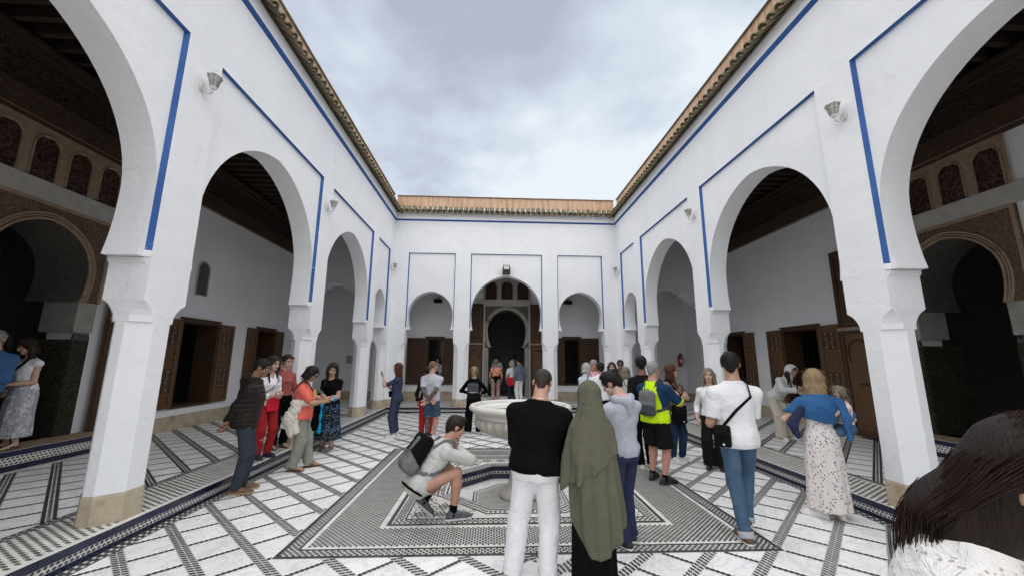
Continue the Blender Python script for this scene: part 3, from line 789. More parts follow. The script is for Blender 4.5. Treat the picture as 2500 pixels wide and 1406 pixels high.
# great wooden door leaves folded back against the walls
def door_leaf(P, ua, ub, za, zb, n, label, inner='right'):
    root = empty('door_leaf', (0, 0, 0), label, 'door')
    w = ub - ua; f = MB(); f.box(ua, ub, za, zb, n - 0.05, n, None, P)
    f.build('leaf_board', M['wood2'], root)
    f = MB(); s = .09
    for a, b in ((ua, ua + s), (ub - s, ub)): f.box(a, b, za, zb, n - .075, n - .051, None, P)
    zm = za + (zb - za) * .56
    for a, b in ((za, za + .12), (zm - .09, zm + .09), (zb - .1, zb)): f.box(ua + s, ub - s, a, b, n - .078, n - .051, None, P)
    f.build('leaf_frame', M['wood'], root)
    f = MB(); f.box(ua - .01, ub + .01, zm - .035, zm + .035, n - .10, n - .079, None, P); f.build('leaf_rail', M['stuccotan'], root)
    # wicket arch
    c0 = (ua + ub) / 2; r_ = (w - 2 * s) * .40
    ap = arch_pts(c0, r_, zm - .25 - r_, za + .15, 18)
    f = MB(); f.tube([P(x, z, n - .06) for x, z in ap], .022, 6); f.build('wicket_moulding', M['wood'], root, True)
    f = MB(); f.box(c0 - r_ * .8, c0 + r_ * .8, za + .2, zm - .45 - r_ * .3, n - .062, n - .051, None, P); f.build('wicket_panel', M['wood2'], root)
    f = MB(); f.box(ua + s + .03, ub - s - .03, zm + .14, zb - .15, n - .062, n - .051, None, P); f.build('upper_panel', M['wood'], root)
    f = MB(); f.tube([P(c0 - r_, za + (zm - za) * .48, n - .085), P(c0 + r_ * .2, za + (zm - za) * .48, n - .085)], .014, 6); f.build('bolt', M['blackmetal'], root)
    return root
door_leaf(PE, -1.05, -0.42, 0.30, 3.95, -0.02, 'tall brown wooden door leaf folded back, behind the blonde backpacker')
door_leaf(PE, 1.48, 2.10, 0.30, 3.95, -0.02, 'tall brown wooden door leaf folded back beside the hooded man at the end doorway')
door_leaf(PGR, 7.62, 8.40, 0.20, 4.15, -0.10, 'tall brown wooden door leaf folded back beyond the mother and child')
door_leaf(PGL, 7.30, 8.00, 0.20, 4.15, -0.10, 'tall brown wooden door leaf folded back, edge seen behind the near pillar')

# niche high on the gallery wall
ni = empty('wall_niche', (0, 0, 0), 'small arched niche with grille on the wall above the dark window', 'niche')
ap = [(9.38, 3.18)] + [(9.57 - .19 * math.cos(PI * i / 14), 3.79 + .19 * math.sin(PI * i / 14)) for i in range(15)] + [(9.76, 3.18), (9.38, 3.18)]
b = MB(); b.tube([PGL(x, z, -0.012) for x, z in ap] , .02, 6); b.build('niche_frame', M['stuccoplain'], ni)
b = MB(); b.add([PGL(x, z, -0.006) for x, z in ap], [tuple(range(len(ap)))]); b.build('niche_grille', M['stucco'], ni)
# ================================================================== FLOORS
PX, PY = 0.40, 5.92                      # centre of the pool and fountain
CX0, CX1, CY0, CY1 = -1.89, 2.70, 3.86, 8.19   # the mosaic carpet
DG = 0.41                                # pitch of the diagonal paving
QC = math.sqrt(0.5)

def clip(poly, a, b, c):
    """keep the part of the polygon where a*x + b*y <= c"""
    out = []
    for i in range(len(poly)):
        p, q = poly[i], poly[(i + 1) % len(poly)]
        dp, dq = a * p[0] + b * p[1] - c, a * q[0] + b * q[1] - c
        if dp <= 0: out.append(p)
        if (dp < 0) != (dq < 0) and dp != 0 and dq != 0:
            t = dp / (dp - dq); out.append((p[0] + (q[0] - p[0]) * t, p[1] + (q[1] - p[1]) * t))
    return out
def clip_box(poly, x0, x1, y0, y1):
    for a, b, c in ((-1, 0, -x0), (1, 0, x1), (0, -1, -y0), (0, 1, y1)):
        if len(poly) < 3: return []
        poly = clip(poly, a, b, c)
    return poly if len(poly) >= 3 else []
def area(p): return 0.5 * abs(sum(p[i][0] * p[(i + 1) % len(p)][1] - p[(i + 1) % len(p)][0] * p[i][1] for i in range(len(p))))

class Pave:
    """flat laid pieces on one level: tiles become objects, tesserae one mesh"""
    def __init__(s, z): s.z = z; s.tiles = []; s.tes = MB()
    def tile(s, poly):
        if len(poly) >= 3 and area(poly) > 0.004: s.tiles.append(poly)
    def piece(s, poly, m=0, dz=0.0):
        if len(poly) >= 3 and area(poly) > 2e-5: s.tes.add([(p[0], p[1], s.z + 0.0012 + dz) for p in poly], [tuple(range(len(poly)))], m)
    def emit(s, parent, th=0.010, limit=300):
        eye = Vector((0, 0.0))
        def show(p):
            c = (sum(q[0] for q in p) / len(p), sum(q[1] for q in p) / len(p)); d2 = c[0] ** 2 + c[1] ** 2 + 2.9
            vis = 1.0 if (c[1] > 0.3 and abs(c[0] - 0.05 * c[1]) < 1.36 * c[1] + .6) else 0.01
            return area(p) / d2 ** 1.5 * vis
        ts = sorted(s.tiles, key=show, reverse=True)
        def solid(b, p):
            c = (sum(q[0] for q in p) / len(p), sum(q[1] for q in p) / len(p))
            k = [(c[0] + (q[0] - c[0]) * (1 - .008 / max(.05, math.hypot(q[0] - c[0], q[1] - c[1]))), c[1] + (q[1] - c[1]) * (1 - .008 / max(.05, math.hypot(q[0] - c[0], q[1] - c[1])))) for q in p]
            j = random.uniform(-.0012, .0012); n = len(p)
            b.loft([[(q[0], q[1], s.z - th) for q in p], [(q[0], q[1], s.z - .0025 + j) for q in p], [(q[0], q[1], s.z + j) for q in k]])
            return c
        rest = MB()
        for i, p in enumerate(ts):
            if i < limit:
                b = MB(); c = solid(b, p); b.v = [(x - c[0], y - c[1], z) for x, y, z in b.v]
                o = b.build('marble_tile', M['marble'], parent); o.location = (c[0], c[1], 0)
            else: solid(rest, p)
        if rest.v: rest.build('marble_paving', M['marble'], parent)['kind'] = 'stuff'
        if s.tes.v:
            o = s.tes.build('tesserae', [M['black'], M['cream'], M['green'], M['bluetile'], M['redd']], parent); o['kind'] = 'stuff'

def sector_paving(pv, region, cen, wide_dir, pitch, w_wide, w_narrow, off=(0.0, 0.0), three_line=False, zz=None):
    """diagonal squares separated by wide mosaic strips along wide_dir (+1: x=y, -1: x=-y) and narrow strips across.
    region = list of half planes (a,b,c) that bound the sector."""
    ex = (QC, QC * wide_dir); ey = (-QC * wide_dir, QC)      # ex along the wide strips
    W = lambda a, b: (cen[0] + ex[0] * a + ey[0] * b, cen[1] + ex[1] * a + ey[1] * b)
    def cut(poly):
        for h in region:
            if len(poly) < 3: return []
            poly = clip(poly, *h)
        return poly
    big = 12.0; nmax = int(big / pitch) + 1
    def near(i, j):
        c = W((i + .5) * pitch, (j + .5) * pitch)
        return all(h[0] * c[0] + h[1] * c[1] <= h[2] + pitch * 1.2 for h in region)
    for i in range(-nmax, nmax):
        for j in range(-nmax, nmax):
            if not near(i, j): continue
            a0, a1 = i * pitch + off[0], (i + 1) * pitch + off[0]; b0, b1 = j * pitch + off[1], (j + 1) * pitch + off[1]
            # tile
            g_ = 0.004
            pv.tile(cut([W(a0 + w_narrow / 2 + g_, b0 + w_wide / 2 + g_), W(a1 - w_narrow / 2 - g_, b0 + w_wide / 2 + g_), W(a1 - w_narrow / 2 - g_, b1 - w_wide / 2 - g_), W(a0 + w_narrow / 2 + g_, b1 - w_wide / 2 - g_)]))
            c = W((a0 + a1) / 2, b0); dist = math.hypot(c[0], c[1])
            # wide strip along a at b0
            if three_line:
                for (v, hw, m_) in ((-.36, .13, 3), (.36, .13, 3)):
                    pv.piece(cut([W(a0, b0 + w_wide * (v - hw)), W(a1, b0 + w_wide * (v - hw)), W(a1, b0 + w_wide * (v + hw)), W(a0, b0 + w_wide * (v + hw))]), 0 if m_ == 3 else m_)
                n = 8; st = pitch / n
                for k in range(n):
                    s0 = a0 + st * (k + .12)
                    pv.piece(cut([W(s0, b0 - w_wide * .12), W(s0 + st * .5, b0 - w_wide * .12), W(s0 + st * .75, b0 + w_wide * .12), W(s0 + st * .25, b0 + w_wide * .12)]), 2)
            else:
                n = 8 if dist < 8 else 6; st = pitch / n; h = w_wide / 2
                for k in range(n):
                    s0 = a0 + st * k
                    for r_, sg in ((0, 1), (1, -1)):
                        lo, hi = (b0 - h * .95, b0 - h * .06) if r_ == 0 else (b0 + h * .06, b0 + h * .95)
                        mid = (lo + hi) / 2; x = s0 + (0.5 * st if r_ else 0)
                        # hour-glass shaped piece
                        pv.piece(cut([W(x + st * .02, lo), W(x + st * .48, lo), W(x + st * .64, mid - (hi - lo) * .10), W(x + st * .92, hi), W(x + st * .46, hi), W(x + st * .28, mid + (hi - lo) * .10)]), 0)
            # narrow strip along b at a0
            n = 8 if dist < 8 else 5; st = (pitch - w_wide) / n; h = w_narrow / 2
            for k in range(n):
                s0 = b0 + w_wide / 2 + st * (k + .5)
                e0 = .46 if k % 2 else .40
                pv.piece(cut([W(a0 - h * .30, s0 - st * .5), W(a0 + h * .30, s0 - st * .5), W(a0 + h * .86, s0), W(a0 + h * .30, s0 + st * .5), W(a0 - h * .30, s0 + st * .5), W(a0 - h * .86, s0)]), 0)
            if three_line:
                pv.piece(cut([W(a0 - h, b0), W(a0 - h * .72, b0), W(a0 - h * .72, b1), W(a0 - h, b1)]), 0)
                pv.piece(cut([W(a0 + h * .72, b0), W(a0 + h, b0), W(a0 + h, b1), W(a0 + h * .72, b1)]), 0)

# ---- courtyard
BAND = 0.13                                 # mosaic line along the foot of the kerb
floor_b = MB(); zb_ = -0.004
X0, X1, Y0, Y1 = KL, KR, -1.2, KB
oct_r = 0.937
octo = [(PX + oct_r / math.cos(PI / 8) * math.cos(PI / 8 + k * PI / 4), PY + oct_r / math.cos(PI / 8) * math.sin(PI / 8 + k * PI / 4)) for k in range(8)]
# bed sheet with the pool cut out: eight quads from the octagon to the rectangle
def rect_hit(p):
    du, dv = p[0] - PX, p[1] - PY; t = 1e9
    if abs(du) > 1e-9: t = min(t, ((X1 if du > 0 else X0) - PX) / du)
    if abs(dv) > 1e-9: t = min(t, ((Y1 if dv > 0 else Y0) - PY) / dv)
    return (PX + du * t, PY + dv * t)
angs = sorted([math.atan2(p[1] - PY, p[0] - PX) % (2 * PI) for p in octo] + [math.atan2(y - PY, x - PX) % (2 * PI) for x in (X0, X1) for y in (Y0, Y1)])
def oct_at(a):
    k = round((a) / (PI / 4)) * PI / 4; r_ = oct_r / math.cos(a - k)
    return (PX + r_ * math.cos(a), PY + r_ * math.sin(a))
for i, a in enumerate(angs):
    b = angs[(i + 1) % len(angs)]
    p, q = oct_at(a), oct_at(b); P_, Q_ = rect_hit(p), rect_hit(q)
    floor_b.quad((*p, zb_), (*q, zb_), (*Q_, zb_), (*P_, zb_))
court = floor_b.build('courtyard_floor', M['cream']); court['kind'] = 'structure'

pv = Pave(0.0)
ix0, ix1, iy1, iy0 = KL + BAND, KR - BAND, KB - BAND, Y0
fr = 0.012
# mitre lines run from the carpet corners at 45 degrees
secs = [
    # left of the carpet
    ([(-1, 0, -ix0), (1, 0, CX0 - fr), (1, -1, CX0 - CY0), (1, 1, CX0 + CY1), (0, 1, iy1), (0, -1, -iy0)], (CX0, CY0), -1),
    ([(-1, 0, -(CX1 + fr)), (1, 0, ix1), (-1, -1, -(CX1 + CY0)), (-1, 1, CY1 - CX1), (0, 1, iy1), (0, -1, -iy0)], (CX1, CY0), 1),
]
# front, split at the axis
secs += [
    ([(0, 1, CY0 - fr), (-1, 1, CY0 - CX0), (1, 0, PX), (0, -1, -iy0), (-1, 0, -ix0)], (CX0, CY0), -1),
    ([(0, 1, CY0 - fr), (1, 1, CX1 + CY0), (-1, 0, -PX), (0, -1, -iy0), (1, 0, ix1)], (CX1, CY0), 1),
    ([(0, -1, -(CY1 + fr)), (-1, -1, -(CX0 + CY1)), (1, 0, PX), (0, 1, iy1), (-1, 0, -ix0)], (CX0, CY0), -1),
    ([(0, -1, -(CY1 + fr)), (1, -1, CX1 - CY1), (-1, 0, -PX), (0, 1, iy1), (1, 0, ix1)], (CX1, CY0), 1),
]
for reg, cen, wd in secs:
    sector_paving(pv, reg, cen, wd, DG, 0.092, 0.050, (0.02 * wd if wd < 0 else 0.0, 0.33 if wd < 0 else 0.08))

def axe(pv, x, y, w, h, m=0, k=.17, vertical=False):
    """double-axe tessera"""
    a, b = w / 2 * .93, h / 2 * .90
    if vertical: p = [(-a, -b), (0, -b * (1 - 2 * k)), (a, -b), (a * (1 + 2 * k), 0), (a, b), (0, b * (1 - 2 * k)), (-a, b), (-a * (1 + 2 * k), 0)]
    else: p = [(-a, -b), (0, -b * (1 + 2 * k)), (a, -b), (a * (1 - 2 * k), 0), (a, b), (0, b * (1 + 2 * k)), (-a, b), (-a * (1 - 2 * k), 0)]
    pv.piece([(x + q[0], y + q[1]) for q in p], m)
def rect(pv, x0, x1, y0, y1, m=0, dz=0.0): pv.piece([(x0, y0), (x1, y0), (x1, y1), (x0, y1)], m, dz)
def frame(pv, x0, x1, y0, y1, w, m=0):
    pv.piece([(x0, y0), (x1, y0), (x1 - w, y0 + w), (x0 + w, y0 + w)], m); pv.piece([(x0, y1), (x1, y1), (x1 - w, y1 - w), (x0 + w, y1 - w)], m)
    pv.piece([(x0, y0), (x0 + w, y0 + w), (x0 + w, y1 - w), (x0, y1)], m); pv.piece([(x1, y0), (x1 - w, y0 + w), (x1 - w, y1 - w), (x1, y1)], m)
def field(pv, x0, x1, y0, y1, c, hole=None, m=0, par=0):
    nx, ny = max(1, round((x1 - x0) / c)), max(1, round((y1 - y0) / c)); cx_, cy_ = (x1 - x0) / nx, (y1 - y0) / ny
    for i in range(nx):
        for j in range(ny):
            if (i + j + par) % 2: continue
            x, y = x0 + cx_ * (i + .5), y0 + cy_ * (j + .5)
            if hole and hole(x, y): continue
            axe(pv, x, y, cx_, cy_, m)
# ---- mosaic carpet
cp = Pave(0.0)
frame(cp, CX0, CX1, CY0, CY1, 0.035)
b0 = 0.035; bw = 0.105
for (x0, x1, y0, y1) in ((CX0 + b0, CX1 - b0, CY0 + b0, CY0 + b0 + bw), (CX0 + b0, CX1 - b0, CY1 - b0 - bw, CY1 - b0), (CX0 + b0, CX0 + b0 + bw, CY0 + b0 + bw, CY1 - b0 - bw), (CX1 - b0 - bw, CX1 - b0, CY0 + b0 + bw, CY1 - b0 - bw)):
    field(cp, x0, x1, y0, y1, 0.0275)
i0 = b0 + bw + .004; frame(cp, CX0 + i0, CX1 - i0, CY0 + i0, CY1 - i0, 0.020)
i1 = i0 + 0.065
IX0, IX1, IY0, IY1 = -1.09, 1.885, 4.53, 7.52
hole = lambda x, y: IX0 - .055 < x < IX1 + .055 and IY0 - .055 < y < IY1 + .055
field(cp, CX0 + i1, CX1 - i1, CY0 + i1, CY1 - i1, 0.0265, hole)
frame(cp, IX0, IX1, IY0, IY1, 0.04)
for (x0, x1, y0, y1) in ((IX0 + .055, IX1 - .055, IY0 + .055, IY0 + .145), (IX0 + .055, IX1 - .055, IY1 - .145, IY1 - .055), (IX0 + .055, IX0 + .145, IY0 + .145, IY1 - .145), (IX1 - .145, IX1 - .055, IY0 + .145, IY1 - .145)):
    field(cp, x0, x1, y0, y1, 0.0275)
frame(cp, IX0 + .155, IX1 - .155, IY0 + .155, IY1 - .155, 0.018)
# rosettes round the octagon
def inside_oct(x, y, r):
    return all((x - PX) * math.cos(k * PI / 4) + (y - PY) * math.sin(k * PI / 4) < r for k in range(8))
st = 0.235
nx = int((IX1 - IX0 - .36) / st); ny = int((IY1 - IY0 - .36) / st)
sx_, sy_ = (IX1 - IX0 - .36) / nx, (IY1 - IY0 - .36) / ny
for i in range(nx):
    for j in range(ny):
        x, y = IX0 + .18 + sx_ * (i + .5), IY0 + .18 + sy_ * (j + .5)
        if inside_oct(x, y, 1.16): continue
        mc = (i + j) % 2
        for k in range(8):
            a = k * PI / 4 + PI / 8; r1, r2 = .045, .098
            q = lambda r_, b_: (x + r_ * math.cos(a + b_), y + r_ * math.sin(a + b_))
            cp.piece([q(.03, 0), q(.058, .30), q(.084, 0), q(.058, -.30)], 0 if not mc else 2)
            cp.piece([q(.092, .39), q(.112, .20), q(.118, .39), q(.112, .58)], 4 if (k % 2 == mc) else 0)
        cp.piece([(x + .02 * math.cos(k * PI / 4), y + .02 * math.sin(k * PI / 4)) for k in range(8)], 0)
        for k in range(4):
            a = k * PI / 2 + PI / 4; xx, yy = x + sx_ * .5 * math.cos(a) * 1.41, y + sy_ * .5 * math.sin(a) * 1.41
            if k < 1: cp.piece([(xx + .028, yy), (xx, yy + .028), (xx - .028, yy), (xx, yy - .028)], 4)
# ring of pieces at the pool rim
for rr, m_, w_ in ((1.10, 0, .018), (0.985, 0, .020)):
    ra, rb = rr / math.cos(PI / 8), (rr - w_) / math.cos(PI / 8)
    for k in range(8):
        a, b = PI / 8 + k * PI / 4, PI / 8 + (k + 1) * PI / 4
        cp.piece([(PX + ra * math.cos(a), PY + ra * math.sin(a)), (PX + ra * math.cos(b), PY + ra * math.sin(b)), (PX + rb * math.cos(b), PY + rb * math.sin(b)), (PX + rb * math.cos(a), PY + rb * math.sin(a))], m_)
for k in range(8):
    a, b = PI / 8 + k * PI / 4, PI / 8 + (k + 1) * PI / 4; rr = 1.035 / math.cos(PI / 8)
    p, q = Vector((PX + rr * math.cos(a), PY + rr * math.sin(a))), Vector((PX + rr * math.cos(b), PY + rr * math.sin(b)))
    d = (q - p).normalized(); nn = Vector((-d.y, d.x))
    for i in range(16):
        c = p + (q - p) * ((i + .5) / 16); s_ = .022
        cp.piece([tuple(c + d * s_ * .9 + nn * s_), tuple(c + d * s_ * .2), tuple(c + d * s_ * .9 - nn * s_), tuple(c - d * s_ * .9 - nn * s_), tuple(c - d * s_ * .2), tuple(c - d * s_ * .9 + nn * s_)], 0)
pv.emit(court)
cp.emit(court)
# foot of the kerb: mosaic line round the court
kb = Pave(0.0)
for (x0, x1, y0, y1, v) in ((KL + .012, KL + BAND, 0, KB - BAND, True), (KR - BAND, KR - .012, 0, KB - BAND, True), (KL + BAND, KR - BAND, KB - BAND, KB - .012, False)):
    w_ = .012
    if v:
        rect(kb, x0, x0 + w_, y0, y1); rect(kb, x1 - w_, x1, y0, y1); xm = (x0 + x1) / 2; rect(kb, xm - .006, xm + .006, y0, y1)
        field(kb, x0 + w_ + .004, xm - .01, y0, y1, 0.038); field(kb, xm + .01, x1 - w_ - .004, y0, y1, 0.038)
    else:
        rect(kb, x0, x1, y0, y0 + w_); rect(kb, x0, x1, y1 - w_, y1); field(kb, x0, x1, y0 + .018, y1 - .018, 0.05)
kb.emit(court)

# ---- pool
pool = empty('pool', (0, 0, 0), 'sunken octagonal pool lined with dark blue tiles under the fountain', 'pool'); pool['kind'] = 'thing'
PD = -0.19
b = MB(); b.add([(x, y, PD) for x, y in octo], [tuple(range(8))]); b.build('pool_floor', M['marble'], pool)
pm = Pave(PD)
def oct_poly(r, cx=PX, cy=PY): return [(cx + r / math.cos(PI / 8) * math.cos(PI / 8 + k * PI / 4), cy + r / math.cos(PI / 8) * math.sin(PI / 8 + k * PI / 4)) for k in range(8)]
for r_, m_, dz in ((.66, 0, .001), (.64, 1, .002), (.615, 0, .003), (.60, 1, .004)): pm.piece(oct_poly(r_), m_, dz)
for i in range(-12, 12):
    for j in range(-26, 26):
        x, y = PX + i * .052 + (j % 2) * .026, PY + j * .026
        if inside_oct(x, y, .575) and (j % 2): pm.piece([(x - .022, y - .010), (x + .010, y - .010), (x + .022, y + .010), (x - .010, y + .010)], 2, .005)
        elif inside_oct(x, y, .575): pm.piece([(x - .016, y), (x, y + .012), (x + .016, y), (x, y - .012)], 0, .005)
pm.emit(pool)
for k in range(8):
    p, q = octo[k], octo[(k + 1) % 8]; mx_, my_ = (p[0] + q[0]) / 2 - PX, (p[1] + q[1]) / 2 - PY; L = math.hypot(mx_, my_); nn = (-mx_ / L, -my_ / L)
    b = MB(); b.quad((*p, PD), (*q, PD), (*q, 0), (*p, 0)); b.build('pool_side', M['grout'], pool)
    p2, q2 = (p[0] + nn[0] * .007, p[1] + nn[1] * .007), (q[0] + nn[0] * .007, q[1] + nn[1] * .007)
    tile_row(pool, 'blue_tile', p2, q2, -0.036); tile_row(pool, 'blue_tile', p2, q2, -0.152)
    chequer_band(pool, p2, q2, -0.116, -0.073, nn, 1)

# ---- fountain
fo = empty('fountain', (PX + .01, 6.0, PD), 'white marble basin fountain on a pedestal, half hidden by the man in black sweater', 'fountain')
b = MB()
prof = [(0.0, 0.90), (0.16, .905), (0.30, .94), (.42, 1.0), (.50, 1.08), (.535, 1.16), (.60, 1.19), (.66, 1.215), (.665, 1.225)]
outer = [(.665, 1.245), (.70, 1.262), (.735, 1.25), (.752, 1.22), (.748, 1.195), (.70, 1.165), (.655, 1.155), (.648, 1.10), (.655, 1.085)]
b.lathe(list(prof) + outer, n=72)
b.build('basin', M['basin'], fo, True)
b = MB(); gad = [(.640, 1.083), (.655, 1.05), (.655, 1.0), (.62, .945), (.54, .885), (.40, .84), (.24, .815), (.13, .80)]
b.lathe(gad, n=168, mod=lambda a, r_, z: 1 + .060 * (abs(math.sin(a * 14)) ** .7 - .5) * min(1, (r_ - .12) * 4) * (1 if z < 1.08 else 0))
b.build('gadrooned_bowl', M['bowl'], fo, True)
b = MB(); b.lathe([(.0, .0), (.30, .0), (.30, .06), (.25, .09), (.20, .13), (.155, .22), (.13, .40), (.125, .55), (.15, .66), (.19, .72), (.15, .76), (.13, .80), (.12, .82)], n=48)
b.build('pedestal', M['bowl'], fo, True)
t = NT('still_water'); t.b.inputs['Transmission Weight'].default_value = 0.7; t.b.inputs['IOR'].default_value = 1.33
t.bump(t.noise(9, 3), .12, .01)
wm = t.done((0.62, 0.68, 0.66), 0.04, .5)
b = MB(); b.lathe([(0, 1.195), (.603, 1.195)], n=48); b.f = b.f[:-2]; b.m = b.m[:-2]
b.build('water', wm, fo, True)

# ---- gallery floors, kerb
gf = MB()
for (x0, x1, y0, y1) in ((XGL, KL, -1.2, YG), (KR, XGR, -1.2, YG), (KL, KR, KB, YG)): gf.box(x0, x1, y0, y1, -0.31, GZ - .004)
gfl = gf.build('gallery_floor', M['cream']); gfl['kind'] = 'structure'
gp = Pave(GZ)
EW = 0.66           # width of the mosaic margin along the arcades
for (xa, xb, yy0, yy1, wd, cen) in ((XGL, KL - EW - .10, 0.5, 13.62, -1, (-6.0, 6.0)), (KR + EW + .10, XGR, 0.5, 13.62, 1, (7.0, 6.0))):
    sector_paving(gp, [(-1, 0, -xa), (1, 0, xb), (0, -1, -yy0), (0, 1, yy1)], cen, wd, DG, 0.105, 0.042, (0, .05), True)
sector_paving(gp, [(-1, 0, -(KL - EW - .1)), (1, 0, PX), (0, -1, -(KB + EW + .1)), (0, 1, YG)], (0, 14.0), 1, DG, .08, .042, (0, 0), True)
sector_paving(gp, [(-1, 0, -PX), (1, 0, KR + EW + .1), (0, -1, -(KB + EW + .1)), (0, 1, YG)], (.8, 14.0), -1, DG, .08, .042, (0, 0), True)
# margin: offset rows of flat hexagons like woven straw
def straw(pv, x0, x1, y0, y1, along_y=True):
    cu, cv = 0.058, 0.036
    nu = int(((x1 - x0) if along_y else (y1 - y0)) / cu); nv = int(((y1 - y0) if along_y else (x1 - x0)) / cv)
    for i in range(nu):
        for j in range(nv):
            if (i + j) % 2: continue
            u, v = cu * (i + .5), cv * (j + .5)
            p = [(-.026, 0), (-.018, -.0115), (.018, -.0115), (.026, 0), (.018, .0115), (-.018, .0115)]
            q = [((x0 + u + a, y0 + v + b) if along_y else (x0 + v + b, y0 + u + a)) for a, b in p]
            pv.piece(q, 2)
straw(gp, KL - EW, KL - .05, 2.2, 13.6); straw(gp, KR + .05, KR + EW, 2.6, 13.6); straw(gp, KL, KR, KB + .05, KB + EW, False)
for (x, s_) in ((KL - EW - .01, -1), (KR + EW + .01, 1)):
    for dx, w_ in ((0, .012), (.036, .008), (.078, .012)):
        a, b = sorted((x + s_ * dx, x + s_ * (dx + w_))); rect(gp, a, b, 2.0, 13.6)
    a, b = sorted((x + s_ * .014, x + s_ * .034)); field(gp, a, b, 2.0, 13.6, .03); a, b = sorted((x + s_ * .046, x + s_ * .076)); field(gp, a, b, 2.0, 13.6, .03)
gp.emit(gfl)
kerb = empty('kerb', (0, 0, 0), None, None, None, 'structure')
b = MB()
for (x0, x1, y0, y1) in ((KL - .001, KL + .0, 0.5, KB), (KR, KR + .001, 0.5, KB)): pass
for args in (((KL, 1.5), (KL, KB), (1, 0)), ((KR, 2.2), (KR, KB), (-1, 0)), ((KL, KB), (KR, KB), (0, -1))):
    p0, p1, nn = args; o = .008
    q0, q1 = (p0[0] + nn[0] * o, p0[1] + nn[1] * o), (p1[0] + nn[0] * o, p1[1] + nn[1] * o)
    bt = MB(); bt.box(-0.098, 0.098, -0.008, 0.008, -0.031, 0.031); me1 = bpy.data.meshes.get('kerb_tile') or mesh_data('kerb_tile', bt.v, bt.f, M['bluetile'])
    bt = MB(); bt.box(-0.098, 0.098, -0.008, 0.008, -0.017, 0.017); me2 = bpy.data.meshes.get('kerb_foot_tile') or mesh_data('kerb_foot_tile', bt.v, bt.f, M['bluetile'])
    tile_row(kerb, 'kerb_tile', q0, q1, GZ - .024, .2, nn, me1); tile_row(kerb, 'kerb_foot_tile', q0, q1, .020, .2, nn, me2)
    q0, q1 = (p0[0] + nn[0] * .006, p0[1] + nn[1] * .006), (p1[0] + nn[0] * .006, p1[1] + nn[1] * .006)
    chequer_band(kerb, q0, q1, .040, .102, nn, 2, cell=.045)

# ================================================================== FITTINGS ON THE WALLS
def wall_lamp(loc, out, label):
    """lantern on a curved bracket; out = unit vector away from the wall"""
    root = empty('wall_lamp', loc, label, 'lamp', 'lanterns on the courtyard walls'); root.scale = (.76, .76, .76)
    ox, oy = out
    V = lambda o, s, z: (ox * o - oy * s, oy * o + ox * s, z)
    b = MB(); b.loft([[V(o, .055 * math.cos(a * PI / 6) * k, -.02 + .075 * math.sin(a * PI / 6) * k) for a in range(12)] for o, k in ((0.002, 1), (.02, 1), (.032, .6))]); b.build('back_plate', M['lampmetal'], root, True)
    b = MB(); b.tube([V(.02, 0, -.03), V(.06, 0, -.10), V(.13, 0, -.125), V(.18, 0, -.09), V(.185, 0, -.045)], [.014, .013, .012, .013, .016], 8)
    b.tube([V(.07, 0, -.105), V(.085, 0, -.06), V(.06, 0, -.035)], .009, 6); b.tube([V(.185, 0, -.05), V(.185, 0, -.13)], [.014, .008], 6)
    b.build('bracket', M['lampmetal'], root, True)
    cx = .185; hexr = lambda r_, z: [V(cx + r_ * math.cos(k * PI / 3), r_ * math.sin(k * PI / 3), z) for k in range(6)]
    b = MB(); b.loft([hexr(.03, -.05), hexr(.05, -.02), hexr(.052, -.005)]); b.build('cup', M['lampmetal'], root)
    b = MB(); b.loft([hexr(.050, -.004), hexr(.092, .165)], True); b.build('lamp_glass', M['glass'], root)
    b = MB()
    for k in range(6):
        a = k * PI / 3; p = lambda r_, z: V(cx + r_ * math.cos(a), r_ * math.sin(a), z)
        b.tube([p(.052, -.006), p(.095, .166)], .0065, 5)
    b.build('lamp_bars', M['lampdark'], root)
    b = MB(); b.loft([hexr(.118, .166), hexr(.122, .178), hexr(.075, .225), hexr(.035, .25), hexr(.012, .265), hexr(.012, .29), hexr(.002, .30)]); b.build('lamp_roof', M['lampmetal'], root)
    b = MB(); b.lathe([(0.012, 0), (.02, .02), (.028, .06), (.02, .1), (0, .115)], V(cx, 0, 0), 10); b.build('bulb', M['paper'], root, True)
    return root
wall_lamp((XL, 4.40, 4.93), (1, 0), 'white wall lantern nearest the camera on the pillar behind the puffer jacket man')
wall_lamp((XL, 8.06, 4.86), (1, 0), 'white wall lantern between the second and third arches above the woman in coral')
wall_lamp((XL, 13.38, 4.82), (1, 0), 'small white wall lantern in the corner above the woman photographing in blue jumpsuit')
wall_lamp((XR, 4.30, 4.78), (-1, 0), 'white wall lantern nearest the camera above the mother in floral dress')
wall_lamp((XR, 8.06, 4.86), (-1, 0), 'white wall lantern above the fire extinguisher and the auburn haired woman')
wall_lamp((XR, 13.38, 4.82), (-1, 0), 'small white wall lantern in the corner above the grey haired group')

fl = empty('floodlight', (0.42, YB, 4.72), 'black floodlight above the middle arch of the end arcade', 'floodlight')
b = MB(); b.box(-.115, .115, -.15, -.05, .09, .27); b.build('housing', M['blackmetal'], fl)
b = MB(); b.box(-.092, .092, -.157, -.1505, .115, .25); b.build('lens', M['lampmetal'], fl)
b = MB(); b.box(-.135, -.118, -.13, -.01, .0, .2); b.box(.118, .135, -.13, -.01, .0, .2); b.box(-.135, .135, -.12, .06, -.03, .085); b.build('mount', M['blackmetal'], fl)

